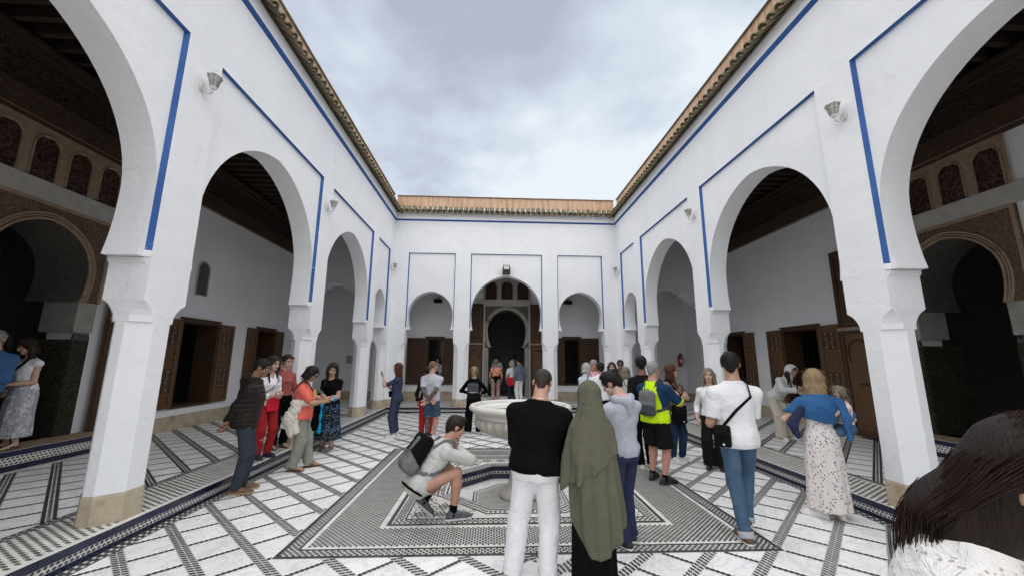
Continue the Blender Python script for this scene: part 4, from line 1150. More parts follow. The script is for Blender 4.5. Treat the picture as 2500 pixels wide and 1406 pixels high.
ex = empty('fire_extinguisher', (7.55, YG - .09, 1.50), 'red fire extinguisher on the far gallery wall', 'extinguisher')
b = MB(); b.lathe([(0.0, 0), (.075, 0), (.085, .02), (.085, .38), (.07, .43), (.03, .46), (.0, .465)], n=20); b.build('cylinder_body', M['redpaint'], ex, True)
b = MB(); b.lathe([(.028, .455), (.028, .50), (.0, .505)], n=10); b.tube([(0, 0, .49), (.09, -.02, .53)], .013, 6); b.tube([(0, 0, .50), (.1, -.02, .50)], .010, 6); b.build('valve', M['blackmetal'], ex)
b = MB(); b.tube([(.02, -.03, .48), (.10, -.06, .42), (.115, -.07, .25), (.10, -.06, .08)], .014, 8); b.build('hose', M['blackmetal'], ex, True)
b = MB(); b.box(-.05, .05, -.095, -.088, .15, .28); b.build('label_plate', M['paper'], ex)

sg = empty('notice', (-5.62, YG - .004, 1.70), 'small grey notice on the far gallery wall behind the long haired woman in black', 'sign')
b = MB(); b.box(-.13, .13, -.012, 0, -.16, .16); b.build('board', M['stuccoplain'], sg)
b = MB()
for k in range(7): b.box(-.10, .10 - .03 * (k % 3), -.0145, -.0125, .10 - .035 * k, .115 - .035 * k)
b.build('print', M['lampdark'], sg)
sw = empty('switch_box', (-5.27, YG - .002, 1.76), 'dark switch box with cable on the far gallery wall beside the notice', 'switch')
b = MB(); b.box(-.06, .06, -.06, 0, -.02, .10); b.build('box', M['blackmetal'], sw)
b = MB(); b.tube([(.02, -.02, -.02), (.025, -.02, -.2), (.0, -.02, -.22)], .012, 6); b.build('cable', M['blackmetal'], sw)

# lit lattice window deep in the dark room of the end gallery
lw = empty('lattice_window', (-2.32, YG + 4.52, 1.95), 'bright lattice window glowing deep in the dark room behind the tattooed man', 'window')
em = bpy.data.materials.new('daylight_pane'); em.use_nodes = True
em.node_tree.nodes['Principled BSDF'].inputs['Emission Color'].default_value = (.85, .95, 1, 1); em.node_tree.nodes['Principled BSDF'].inputs['Emission Strength'].default_value = 1.6
ap = arch_pts(0, .17, .62, .30, 14)
b = MB(); b.add([(x, 0, z - .02) for x, z in ap] + [(.14, 0, -.35), (-.14, 0, -.35)], [tuple(range(len(ap) + 2))]); b.build('pane', em, lw)
b = MB()
for z in (-.22, -.05, .08, .3, .46): b.box(-.18, .18, -.04, -.01, z, z + .05)
for x in (-.10, .0, .09): b.box(x, x + .02, -.045, -.012, -.36, .75)
b.build('lattice', M['dark'], lw)
# ================================================================== PEOPLE: signed distance modelling
def V3(*a): return np.array(a, dtype=float)
def nrm(v): return v / (np.linalg.norm(v) + 1e-12)
def rotz(a): c, s = math.cos(a), math.sin(a); return np.array([[c, -s, 0], [s, c, 0], [0, 0, 1.0]])
def rotx(a): c, s = math.cos(a), math.sin(a); return np.array([[1.0, 0, 0], [0, c, -s], [0, s, c]])
def roty(a): c, s = math.cos(a), math.sin(a); return np.array([[c, 0, s], [0, 1.0, 0], [-s, 0, c]])

class Shape:
    """a union of soft primitives on a grid, meshed with surface nets"""
    def __init__(s): s.p = []
    def rc(s, a, b, ra, rb, k=0.02, flat=None, clip0=False, clip1=False, sub=False):
        a, b = np.asarray(a, float), np.asarray(b, float); r = max(ra, rb)
        s.p.append(('rc', np.minimum(a, b) - r, np.maximum(a, b) + r, k, sub, (a, b, ra, rb, flat, clip0, clip1))); return s
    def chain(s, pts, rs, k=0.02, flat=None):
        for i in range(len(pts) - 1): s.rc(pts[i], pts[i + 1], rs[i], rs[i + 1], k, flat)
        return s
    def ell(s, c, r, Rm=None, k=0.02, sub=False):
        c, r = np.asarray(c, float), np.asarray(r, float); Rm = np.eye(3) if Rm is None else Rm
        e_ = np.sqrt(((Rm * r[None, :]) ** 2).sum(1)); s.p.append(('el', c - e_, c + e_, k, sub, (c, r, Rm))); return s
    def box(s, c, half, rad, Rm=None, k=0.02, sub=False):
        c, half = np.asarray(c, float), np.asarray(half, float); Rm = np.eye(3) if Rm is None else Rm
        e_ = (np.abs(Rm) * half[None, :]).sum(1); s.p.append(('bx', c - e_, c + e_, k, sub, (c, half, rad, Rm))); return s
    def loft(s, o, up, side, tab, k=0.02, fold=None, sub=False, power=2.0):
        """tab rows (h, rx, ry, ox, oy): elliptical sections stacked along up from o"""
        o, up, side = np.asarray(o, float), nrm(np.asarray(up, float)), np.asarray(side, float)
        side = nrm(side - up * (side @ up)); fwd = np.cross(up, side)
        tab = np.array([list(r) + [0] * (5 - len(r)) for r in tab], float); tab = tab[np.argsort(tab[:, 0])]
        pts = [o + up * r[0] + side * (r[3] + sg * r[1] * 1.15) + fwd * (r[4] + sf * r[2] * 1.15) for r in tab for sg in (-1, 1) for sf in (-1, 1)]
        s.p.append(('lf', np.min(pts, 0), np.max(pts, 0), k, sub, (o, up, side, fwd, tab, fold, power))); return s
    def plane(s, pt, n, k=0.0):
        """cut away everything on the n side"""
        s.p.append(('pl', None, None, k, True, (np.asarray(pt, float), nrm(np.asarray(n, float))))); return s
    def mesh(s, h, wr=None, pad=0.03, only=None):
        lo = np.min([q[1] for q in s.p if q[1] is not None and not q[4]], 0) - pad; hi = np.max([q[2] for q in s.p if q[2] is not None and not q[4]], 0) + pad
        n = np.ceil((hi - lo) / h).astype(int) + 1
        ax = [lo[i] + h * np.arange(n[i]) for i in range(3)]
        S = np.full(n, 0.2)
        for kind, bl, bh, k, sub, d in s.p:
            if bl is None: i0, i1 = np.zeros(3, int), n
            else:
                m_ = k + 2.5 * h
                i0 = np.clip(np.floor((bl - m_ - lo) / h).astype(int), 0, n); i1 = np.clip(np.ceil((bh + m_ - lo) / h).astype(int) + 1, 0, n)
            if np.any(i1 <= i0): continue
            X = ax[0][i0[0]:i1[0], None, None]; Y = ax[1][None, i0[1]:i1[1], None]; Z = ax[2][None, None, i0[2]:i1[2]]
            sl = tuple(slice(i0[i], i1[i]) for i in range(3))
            if kind == 'rc':
                a, b, ra, rb, flat, c0, c1 = d; ab = b - a; L2 = ab @ ab + 1e-12
                px, py, pz = X - a[0], Y - a[1], Z - a[2]
                tr = (px * ab[0] + py * ab[1] + pz * ab[2]) / L2; t = np.clip(tr, 0, 1)
                qx, qy, qz = px - ab[0] * t, py - ab[1] * t, pz - ab[2] * t
                if flat is not None:
                    fv, fs = flat; dt = (qx * fv[0] + qy * fv[1] + qz * fv[2]) * (fs - 1)
                    qx, qy, qz = qx + fv[0] * dt, qy + fv[1] * dt, qz + fv[2] * dt
                D = np.sqrt(qx * qx + qy * qy + qz * qz) - (ra + (rb - ra) * t)
                L = math.sqrt(L2)
                if c0: D = np.maximum(D, -tr * L)
                if c1: D = np.maximum(D, (tr - 1) * L)
            elif kind == 'el':
                c, r, Rm = d; px, py, pz = X - c[0], Y - c[1], Z - c[2]
                q = [(px * Rm[0, i] + py * Rm[1, i] + pz * Rm[2, i]) / r[i] for i in range(3)]
                kk = np.sqrt(q[0] ** 2 + q[1] ** 2 + q[2] ** 2); k2 = np.sqrt((q[0] / r[0]) ** 2 + (q[1] / r[1]) ** 2 + (q[2] / r[2]) ** 2) + 1e-9
                D = kk * (kk - 1) / k2
            elif kind == 'bx':
                c, hf, rad, Rm = d; px, py, pz = X - c[0], Y - c[1], Z - c[2]
                q = [np.abs(px * Rm[0, i] + py * Rm[1, i] + pz * Rm[2, i]) - hf[i] + rad for i in range(3)]
                D = np.sqrt(sum(np.maximum(v, 0) ** 2 for v in q)) + np.minimum(np.maximum(np.maximum(q[0], q[1]), q[2]), 0) - rad
            elif kind == 'lf':
                o, up, side, fwd, tab, fold, pw = d; px, py, pz = X - o[0], Y - o[1], Z - o[2]
                t = px * up[0] + py * up[1] + pz * up[2]; u = px * side[0] + py * side[1] + pz * side[2]; v = px * fwd[0] + py * fwd[1] + pz * fwd[2]
                rx = np.interp(t, tab[:, 0], tab[:, 1]); ry = np.interp(t, tab[:, 0], tab[:, 2])
                u = u - np.interp(t, tab[:, 0], tab[:, 3]); v = v - np.interp(t, tab[:, 0], tab[:, 4])
                if pw == 2.0: kk = np.sqrt((u / rx) ** 2 + (v / ry) ** 2)
                else: kk = (np.abs(u / rx) ** pw + np.abs(v / ry) ** pw) ** (1 / pw)
                if fold is not None:
                    nf, amp, ph = fold; th = np.arctan2(v / ry, u / rx); f = np.clip((tab[-1, 0] - t) / (tab[-1, 0] - tab[0, 0]), 0, 1)
                    kk = kk / (1 + amp * f * (np.sin(nf * th + ph) + .5 * np.sin((nf * 2 - 3) * th + ph * 2.3 + 3 * f)))
                D = (kk - 1) * np.minimum(rx, ry)
                D = np.maximum(D, np.maximum(tab[0, 0] - t, t - tab[-1, 0]))
            else:
                pt, nv = d; D = -((X - pt[0]) * nv[0] + (Y - pt[1]) * nv[1] + (Z - pt[2]) * nv[2])
                S[sl] = np.maximum(S[sl], -D); continue
            A = S[sl]
            if sub:
                hh = np.maximum(k - np.abs(A + D), 0) / max(k, 1e-6); S[sl] = np.maximum(A, -D) + hh * hh * k * .25
            else:
                hh = np.maximum(k - np.abs(A - D), 0) / max(k, 1e-6); S[sl] = np.minimum(A, D) - hh * hh * k * .25
        if wr is not None:
            amp, fr, seed = wr[:3]; st = wr[3] if len(wr) > 3 else (1, 1, 1); rg = np.random.RandomState(seed)
            X, Y, Z = ax[0][:, None, None] * st[0], ax[1][None, :, None] * st[1], ax[2][None, None, :] * st[2]
            W = 0; wx = 0.9 * np.sin(2.3 * fr * Y * .35 + 1.1 + 1.7 * Z * fr * .3); wy = 0.9 * np.sin(fr * .4 * X + fr * .33 * Z + 2)
            for i in range(5):
                kv = rg.normal(size=3); kv = kv / np.linalg.norm(kv) * fr * (.6 + .35 * i); W = W + np.sin(kv[0] * X + kv[1] * Y + kv[2] * Z + rg.uniform(0, 6.3) + wx * (1 + .4 * i) + wy) / (1 + .35 * i)
            S = S + amp * (W * .5 + 1.25 * np.abs(np.sin(W * .9)) ** .8 - .4)
        S[0], S[-1] = np.maximum(S[0], h), np.maximum(S[-1], h); S[:, 0], S[:, -1] = np.maximum(S[:, 0], h), np.maximum(S[:, -1], h); S[:, :, 0], S[:, :, -1] = np.maximum(S[:, :, 0], h), np.maximum(S[:, :, -1], h)
        return nets(S, lo, h)
def nets(S, lo, h):
    I = S < 0
    c = np.zeros(np.array(S.shape) - 1, np.int8)
    for dx in (0, 1):
        for dy in (0, 1):
            for dz in (0, 1): c += I[dx:I.shape[0] - 1 + dx, dy:I.shape[1] - 1 + dy, dz:I.shape[2] - 1 + dz]
    act = (c > 0) & (c < 8); idx = np.argwhere(act)
    if not len(idx): return np.zeros((0, 3)), np.zeros((0, 4), int)
    num = np.full(act.shape, -1, np.int64); num[act] = np.arange(len(idx))
    acc = np.zeros((len(idx), 3)); cnt = np.zeros(len(idx))
    corners = [(a, b, d) for a in (0, 1) for b in (0, 1) for d in (0, 1)]
    val = {q: S[idx[:, 0] + q[0], idx[:, 1] + q[1], idx[:, 2] + q[2]] for q in corners}
    for q in corners:
        for a_ in range(3):
            if q[a_]: continue
            r = list(q); r[a_] = 1; r = tuple(r); v0, v1 = val[q], val[r]; m = (v0 < 0) != (v1 < 0)
            if not m.any(): continue
            t = v0[m] / (v0[m] - v1[m]); p = np.tile(np.array(q, float), (m.sum(), 1)); p[:, a_] += t
            acc[m] += p; cnt[m] += 1
    P = lo + h * (idx + acc / cnt[:, None]); F = []
    for a_ in range(3):
        s0 = [slice(None)] * 3; s1 = [slice(None)] * 3; s0[a_] = slice(0, -1); s1[a_] = slice(1, None)
        A, B = I[tuple(s0)], I[tuple(s1)]; e = np.argwhere(A != B); b_, d_ = [i for i in range(3) if i != a_]
        e = e[(e[:, b_] > 0) & (e[:, d_] > 0) & (e[:, b_] < S.shape[b_] - 1) & (e[:, d_] < S.shape[d_] - 1)]
        if not len(e): continue
        ins = A[e[:, 0], e[:, 1], e[:, 2]]; q = []
        for ob, od in ((1, 1), (0, 1), (0, 0), (1, 0)):
            k = e.copy(); k[:, b_] -= ob; k[:, d_] -= od; q.append(num[k[:, 0], k[:, 1], k[:, 2]])
        q = np.stack(q, 1); fl = ins if a_ != 1 else ~ins; q[~fl] = q[~fl][:, ::-1]; F.append(q)
    return P, np.concatenate(F)

def np_mesh(name, P, F, mats, mi=None):
    me = bpy.data.meshes.new(name)
    if isinstance(F, np.ndarray):
        me.vertices.add(len(P)); me.vertices.foreach_set('co', np.asarray(P, np.float32).ravel())
        me.loops.add(len(F) * 4); me.polygons.add(len(F))
        me.loops.foreach_set('vertex_index', F.astype(np.int32).ravel())
        me.polygons.foreach_set('loop_start', np.arange(len(F), dtype=np.int32) * 4)
        me.polygons.foreach_set('loop_total', np.full(len(F), 4, np.int32))
    me.polygons.foreach_set('use_smooth', np.ones(len(F), bool))
    for m_ in (mats if isinstance(mats, (list, tuple)) else [mats]): me.materials.append(m_)
    if mi is not None: me.polygons.foreach_set('material_index', np.asarray(mi, np.int32))
    me.update(calc_edges=True); me.validate()
    return me
def joinm(parts):
    P, F, n = [], [], 0
    for p, f in parts:
        P.append(p); F.append(f + n); n += len(p)
    return np.concatenate(P), np.concatenate(F)
def relax(P, F, it=1, lam=.5):
    for _ in range(it):
        acc = np.zeros_like(P); c = np.zeros(len(P))
        for i in range(4):
            a, b = F[:, i], F[:, (i + 1) % 4]
            np.add.at(acc, a, P[b]); np.add.at(c, a, 1); np.add.at(acc, b, P[a]); np.add.at(c, b, 1)
        P = P + lam * (acc / np.maximum(c, 1)[:, None] - P)
    return P

# ---- cloth, skin and hair materials
def skin(name, col):
    if name in MATS: return MATS[name]
    t = NT('skin_' + name); f = t.noise(14, 4, .6); b = t.noise(5, 3, .5)
    c = t.ramp(f, [(.3, tuple(x * .90 for x in col)), (.7, tuple(min(1, x * 1.08) for x in col))])
    c = t.mix(t.math('MULTIPLY', t.math('SUBTRACT', b, .5, True), 1.1), c, (col[0] * .95, col[1] * .62, col[2] * .55))
    t.b.inputs['Subsurface Weight'].default_value = .12; t.b.inputs['Subsurface Radius'].default_value = (.012, .005, .003); t.b.inputs['Subsurface Scale'].default_value = 1.0
    t.bump(t.noise(160, 3), .12, .002)
    MATS[name] = t.done(c, .52, .4); return MATS[name]
def cloth(name, col, pat=None, cols=None, sc=1.0, rough=.88):
    """woven cloth; pat: None, 'floral', 'blotch', 'plaid', 'weave', 'denim', 'ribs', 'knit'"""
    if name in MATS: return MATS[name]
    t = NT('cloth_' + name)
    n1 = t.noise(7, 5, .6); n2 = t.noise(55, 3, .6)
    v_ = .05 if min(col) > .3 else .12
    c = t.ramp(n1, [(.28, tuple(x * (1 - v_) for x in col)), (.72, tuple(min(1, x * (1 + v_ * .7)) for x in col))])
    if pat == 'denim':
        w = t.noise(2.6, 4, .6); c = t.mix(t.math('MULTIPLY', t.math('SUBTRACT', w, .45, True), 2.2, True), c, cols[0])
        st = t.noise(1.0, 3, .6, t.scale(150, 150, 14)); c = t.mix(t.math('MULTIPLY', st, .35), c, tuple(x * .5 for x in col))
    elif pat == 'floral':
        v = t.n('ShaderNodeTexVoronoi'); v.inputs['Scale'].default_value = 17 * sc; v.inputs['Randomness'].default_value = .9; t.l(t.tc.outputs['Object'], v.inputs['Vector'])
        d = t.math('ADD', v.outputs['Distance'], t.math('MULTIPLY', n2, .16))
        k = t.ramp(d, [(0, (1,) * 3), (.36, (1,) * 3), (.39, (0,) * 3)])
        fc = t.n('ShaderNodeSeparateColor'); t.l(v.outputs['Color'], fc.inputs[0]); cc = t.ramp(fc.outputs[0], [(0, cols[0]), (.4, cols[0]), (.55, cols[1]), (1, cols[-1])])
        kk = t.math('MULTIPLY', k, t.math('GREATER_THAN', fc.outputs[1], .35)); c = t.mix(kk, c, cc)
        v2 = t.n('ShaderNodeTexVoronoi'); v2.inputs['Scale'].default_value = 38 * sc; t.l(t.tc.outputs['Object'], v2.inputs['Vector'])
        c = t.mix(t.math('MULTIPLY', t.math('LESS_THAN', v2.outputs['Distance'], .22), .35), c, cols[-1])
    elif pat == 'blotch':
        w = t.noise(16 * sc, 4, .6, None, 1.2); w2 = t.noise(30 * sc, 3, .6, None, .8)
        c = t.mix(t.math('GREATER_THAN', w, .54), c, cols[0]); c = t.mix(t.math('GREATER_THAN', w2, .60), c, cols[-1])
    elif pat == 'bands':
        z = t.n('ShaderNodeSeparateXYZ'); t.l(t.tc.outputs['Object'], z.inputs[0])
        w = t.noise(24 * sc, 4, .6, None, 1.0); ww = t.noise(1.0, 2, .5, t.scale(.6, .6, 9 * sc))
        k = t.math('GREATER_THAN', t.math('ADD', t.math('MULTIPLY', w, .6), t.math('MULTIPLY', ww, .6)), .62); c = t.mix(k, c, cols[0])
        c = t.mix(t.math('GREATER_THAN', t.noise(33 * sc, 3, .5), .62), c, cols[1]); c = t.mix(t.math('GREATER_THAN', t.noise(1, 2, .5, t.scale(.4, .4, 13)), .66), c, cols[-1])
    elif pat == 'hiviz':
        x = t.n('ShaderNodeSeparateXYZ'); t.l(t.tc.outputs['Object'], x.inputs[0])
    if pat == 'quilt':
        z = t.n('ShaderNodeSeparateXYZ'); t.l(t.tc.outputs['Object'], z.inputs[0])
        wv = t.math('ABSOLUTE', t.math('SINE', t.math('ADD', t.math('MULTIPLY', z.outputs[2], 52.0), t.math('MULTIPLY', t.noise(6, 3), 2.2))))
        t.bump(t.math('ADD', t.math('POWER', wv, .5), t.math('MULTIPLY', t.noise(28, 4, .6), .5)), .8, .016)
        MATS[name] = t.done(c, .55, .22); return MATS[name]
    if pat == 'lace':
        v = t.n('ShaderNodeTexVoronoi'); v.inputs['Scale'].default_value = 90; t.l(t.tc.outputs['Object'], v.inputs['Vector'])
        w = t.noise(18, 4, .6, None, 1.5); sq = t.n('ShaderNodeSeparateXYZ'); t.l(t.tc.outputs['Object'], sq.inputs[0])
        row = t.math('GREATER_THAN', t.math('SINE', t.math('MULTIPLY', sq.outputs[2], 105.0)), .72); hole = t.math('MULTIPLY', t.math('LESS_THAN', v.outputs['Distance'], .30), row)
        c = t.mix(t.math('MULTIPLY', hole, .65), c, (.30, .24, .21)); t.bump(t.math('SUBTRACT', w, t.math('MULTIPLY', hole, .6)), .9, .02)
    else:
        hgt = t.math('ADD', t.math('MULTIPLY', n2, .25), t.noise(12, 5, .62, None, .7))
        t.bump(hgt, .75, .022)
    MATS[name] = t.done(c, rough, .08); return MATS[name]
def hairm(name, col):
    if name in MATS: return MATS[name]
    t = NT('hair_' + name); g_ = t.noise(1.0, 5, .6, t.scale(170, 170, 9), .5); b = t.noise(9, 3, .5)
    c = t.ramp(g_, [(.3, tuple(x * .45 for x in col)), (.55, col), (.75, tuple(min(1, x * 1.7) for x in col))])
    c = t.mix(t.math('MULTIPLY', b, .35), c, tuple(x * .5 for x in col))
    t.bump(g_, .8, .008); MATS[name] = t.done(c, .5, .25); return MATS[name]
SK = dict(light=skin('light', (.56, .36, .27)), pale=skin('pale', (.62, .43, .34)), tan=skin('tan', (.42, .245, .165)), brown=skin('brown', (.24, .125, .08)), ruddy=skin('ruddy', (.52, .28, .20)))
HR = dict(black=hairm('black', (.012, .010, .009)), dark=hairm('dark', (.030, .018, .012)), brown=hairm('brown', (.075, .040, .022)), auburn=hairm('auburn', (.095, .030, .016)), blonde=hairm('blonde', (.36, .26, .14)), ash=hairm('ash', (.26, .215, .16)), grey=hairm('grey', (.33, .33, .33)), white=hairm('white', (.55, .54, .50)), buzz=hairm('buzz', (.20, .125, .085)), buzzdark=hairm('buzzdark', (.045, .033, .027)))
EYE = mat('eye_white', (.55, .52, .49), .3, .05); IRIS = mat('eye_iris', (.025, .015, .01), .2, .05); LIP = mat('lips', (.36, .13, .11), .45, .1); BROW = mat('brow_hair', (.03, .02, .014), .8, .2)

def ik(A, T_, l1, l2, pole):
    A, T_ = np.asarray(A, float), np.asarray(T_, float); d = T_ - A; L = np.linalg.norm(d); u = d / (L + 1e-9)
    L = min(L, (l1 + l2) * .998); L = max(L, abs(l1 - l2) * 1.02 + 1e-4); T_ = A + u * L
    a = (l1 * l1 - l2 * l2 + L * L) / (2 * L); hgt = math.sqrt(max(0, l1 * l1 - a * a))
    p = np.asarray(pole, float); p = p - u * (p @ u); p = nrm(p); return A + u * a + p * hgt, T_

TAB = dict(m=[(-.055, .072, .058, 0, -.004), (-.02, .090, .066, 0, -.008), (.02, .092, .068, 0, -.006), (.085, .084, .060, 0, .002), (.14, .090, .063, 0, .002), (.20, .103, .068, 0, -.002), (.245, .101, .064, 0, -.006), (.272, .080, .054, 0, -.010), (.30, .052, .044, 0, -.010), (.328, .036, .038, 0, -.010)],
           f=[(-.055, .076, .060, 0, -.004), (-.02, .097, .070, 0, -.010), (.02, .096, .070, 0, -.008), (.085, .074, .055, 0, .0), (.14, .078, .060, 0, .004), (.20, .090, .072, 0, .006), (.245, .084, .058, 0, -.004), (.272, .066, .047, 0, -.010), (.30, .043, .038, 0, -.010), (.328, .031, .034, 0, -.010)])

class Person:
    def __init__(s, at, head, H=1.72, sex='f', z=0.0, girth=1.0, sk='light', hair=('short', 'dark'), lean=0, side=0, hip=(0, 0, .52), arms=None, feet=None, neck=(0, 0, 0), knees=None, h=.014, label='', bend=0.0, twist=0, eyes=True, fist=.5, seed=1):
        H = H * .985
        s.at, s.hd, s.H, s.sex, s.z, s.g, s.h, s.seed = at, R(head), H, sex, z, girth, h, seed
        s.skin, s.hair, s.label = SK[sk], hair, label; s.fist = fist
        H_ = H; s.hip = V3(*hip) * H
        s.Rt = rotz(R(twist)) @ roty(R(side)) @ rotx(-R(lean)); s.up = s.Rt @ V3(0, 0, 1); s.fw = s.Rt @ V3(0, 1, 0); s.sd = s.Rt @ V3(1, 0, 0)
        s.bend = bend
        s.T = lambda x, y, z_: s.hip + (s.sd * x + s.fw * (y + bend * max(0, z_) ** 2 * 3) + s.up * z_) * H
        sw = .108 if sex == 'm' else .096; sw *= (1 + (girth - 1) * .4)
        hw = .049 if sex == 'm' else .052
        s.sh = {q: s.T(sw * g_, -.010, .248) for q, g_ in (('L', -1), ('R', 1))}
        s.hj = {q: s.hip + (rotz(R(twist) * .5) @ V3(hw * g_, 0, 0)) * H for q, g_ in (('L', -1), ('R', 1))}
        s.nb = s.T(0, -.012, .315)
        arms = arms or {}; feet = feet or {}; knees = knees or {}
        s.el, s.wr, s.palm, s.curl = {}, {}, {}, {}
        for q, g_ in (('L', -1), ('R', 1)):
            a = arms.get(q, {}); tgt = a.get('hand', (g_ * (.135 + .02 * (girth - 1)), .03, .485)); pole = a.get('pole', (g_ * .35, -1, -.2))
            t3 = V3(*tgt) * H
            s.el[q], s.wr[q] = ik(s.sh[q], t3, .172 * H, .148 * H, V3(*pole))
            s.palm[q] = V3(*a.get('palm', (-g_, 0, 0))); s.curl[q] = a.get('curl', fist)
        s.ft, s.an, s.kn = {}, {}, {}
        for q, g_ in (('L', -1), ('R', 1)):
            f = feet.get(q, (g_ * .055, 0, -g_ * 8)); x, y, yw = f[:3]; lift = f[3] if len(f) > 3 else 0; pit = f[4] if len(f) > 4 else 0
            s.ft[q] = (V3(x, y, 0) * H + V3(0, 0, lift), R(yw), R(pit)); ank = V3(x, y, .045) * H + V3(0, 0, lift) - rotz(R(yw)) @ V3(0, .035 * H * 0 + 0, 0)
            if pit: ank = V3(x, y, 0) * H + V3(0, 0, lift) + rotz(R(yw)) @ rotx(-R(pit)) @ (V3(0, -.0, .045) * H) + V3(0, 0, .10 * math.sin(abs(R(pit))) * H)
            kp = knees.get(q, (rotz(R(max(-22, min(22, yw)))) @ V3(0, 1, .05)))
            s.kn[q], s.an[q] = ik(s.hj[q], ank, .245 * H, .238 * H, V3(*kp))
        # head frame: yaw, pitch (positive looks down), roll
        yw, pt, rl = neck; Rn = s.Rt if abs(lean) < 35 else s.Rt @ rotx(R(lean * .65))
        s.Rn = Rn @ rotz(R(yw)) @ rotx(-R(pt)) @ roty(R(rl))
        s.hb = s.nb + (Rn @ rotx(-R(pt * .45)) @ V3(0, .012, .038)) * H
        s.hc = s.hb + s.Rn @ V3(0, .006, .062) * H
        s._body(eyes)
    def hp(s, x, y, z): return s.hc + s.Rn @ (V3(x, y, z) * s.H * 1.055)
    def tab(s, off=0.0, lo=-1, hi=9, gx=1.0, gy=1.0, grow=None):
        """torso sections with offset (metres), limited to lo..hi (fractions of height above the hip)"""
        tb = np.array(TAB[s.sex]); zs = sorted({max(lo, tb[0, 0]), min(hi, tb[-1, 0]), *[z for z in tb[:, 0] if lo < z < hi]} | ({lo} if -.5 < lo < tb[0, 0] else set()))
        out = []
        for z in zs:
            r = [np.interp(z, tb[:, 0], tb[:, i]) for i in range(5)]
            gw = s.g if z < .24 else 1 + (s.g - 1) * .5
            belly = max(0, s.g - 1) * .35 * math.exp(-((z - .09) / .07) ** 2)
            gr = grow(z) if grow else 0
            out.append((z * s.H, (r[1] * gw * gx) * s.H + off + gr, (r[2] * (gw + belly) * gy) * s.H + off + gr, 0, (r[4] + belly * .06 + s.bend * max(0, z) ** 2 * 3) * s.H))
        return out
    def torso_pt(s, z, ang, off=0.02):
        """a point on the torso surface: ang 0 = front, 90 = the person's right"""
        r = s.tab(off, z, z + 1e-6)[0]; a = R(ang); return s.hip + s.up * r[0] + s.sd * (r[1] * math.sin(a)) + s.fw * (r[2] * math.cos(a) + r[4])
    def _arms(s, S, off, upto=2.0, k=.02, ra=(.0275, .0240, .0235, .0160)):
        H = s.H; f = 1 + (s.g - 1) * .5; m = 1.0 if s.sex == 'm' else .87
        for q in 'LR':
            A, E, W = s.sh[q], s.el[q], s.wr[q]; r = [x * H * f * m + off for x in ra]
            S.rc(s.T((.03 if q == 'R' else -.03), -.014, .292), A, .019 * H * m + off * .6, r[0] * 1.04, k)
            if upto <= 1: S.rc(A, A + (E - A) * upto, r[0] * 1.04, r[0] + (r[1] - r[0]) * upto + off * .25, k, None, False, True)
            else:
                S.rc(A, E, r[0] * 1.04, r[1], k); t = upto - 1
                S.rc(E, E + (W - E) * t, r[1], r[2] + (r[3] - r[2]) * t + off * .15, k * .6, None, False, True) if off else S.chain([E, E + (W - E) * .3, W], [r[1], r[2] * 1.02, r[3]], k)
    def _hand(s, q):
        H = s.H; W, E = s.wr[q], s.el[q]; d = nrm(W - E); n = s.palm[q]; n = nrm(n - d * (n @ d)); w = np.cross(d, n)
        g_ = -1 if q == 'L' else 1; w = w * g_          # thumb side
        m = H * (1.0 if s.sex == 'm' else .9); S = Shape(); c = s.curl[q]
        S.rc(W - d * .03 * m, W + d * .012 * m, .0155 * m, .0165 * m, .01, (n, 1.35))
        S.box(W + d * .034 * m, V3(.022, .030, .0095) * m, .008 * m, np.stack([w, d, n], 1), .012)
        for i, (o, L) in enumerate(((.0170, .045), (.0058, .050), (-.0055, .047), (-.0165, .037))):
            b = W + d * (.058 - abs(i - 1.2) * .003) * m + w * o * m; dr = nrm(d + w * o * 4); pts = [b - d * .012 * m, b]
            a = 0
            for j, fr in enumerate((.44, .31, .25)):
                a += c * (.75, .95, .6)[j] * (1 + .08 * i); pts.append(pts[-1] + (dr * math.cos(a) + n * math.sin(a)) * L * fr * m)
            S.chain(pts, [.0080 * m, .0080 * m, .0073 * m, .0066 * m, .0055 * m], .003)
        b = W + d * .012 * m + w * .018 * m; t1 = b + nrm(d * .75 + w * .75 + n * .35) * .030 * m; t2 = t1 + nrm(d * .95 + w * .15 + n * (.2 + .5 * c)) * .020 * m; t3 = t2 + nrm(d * .95 - w * .1 + n * (.3 + .6 * c)) * .017 * m
        S.chain([b - w * .008 * m, t1, t2, t3], [.0105 * m, .0095 * m, .0082 * m, .0062 * m], .006)
        s.grip = getattr(s, 'grip', {}); s.grip[q] = (W + d * .062 * m + n * .022 * m, d, n, w)
        return S.mesh(max(.0052, s.h * .42), None, .02)
    def _body(s, eyes):
        H = s.H; S = Shape(); m = 1.0 if s.sex == 'm' else .87
        S.loft(s.hip, s.up, s.sd, s.tab(-.004), .02); s._arms(S, 0.0, 2.0)
        for q in 'LR':
            J, K, A = s.hj[q], s.kn[q], s.an[q]; f = s.g ** .5
            S.rc(J, K, .046 * H * f, .032 * H * f, .02); C_ = K + (A - K) * .3 + nrm(np.cross(nrm(A - K), s.sd)) * (-.006 * H)
            S.chain([K, C_, A], [.033 * H * f, .0325 * H * f, .0195 * H], .02)
            o, yw, pt = s.ft[q]; Rf = rotz(yw) @ rotx(-pt); base = s.an[q] - Rf @ V3(0, 0, .045 * H)
            S.rc(s.an[q], base + Rf @ V3(0, .07, .018) * H, .020 * H, .014 * H, .012); S.rc(base + Rf @ V3(0, .07, .018) * H, base + Rf @ V3(0, .105, .012) * H, .018 * H, .011 * H, .01)
            s.ft[q] = (base, yw, pt)
        S.rc(s.nb - s.up * .01 * H, s.hb + s.Rn @ V3(0, -.004, .03) * H, .039 * H * m * 1.02, .036 * H * m, .02)
        parts = [S.mesh(s.h)]
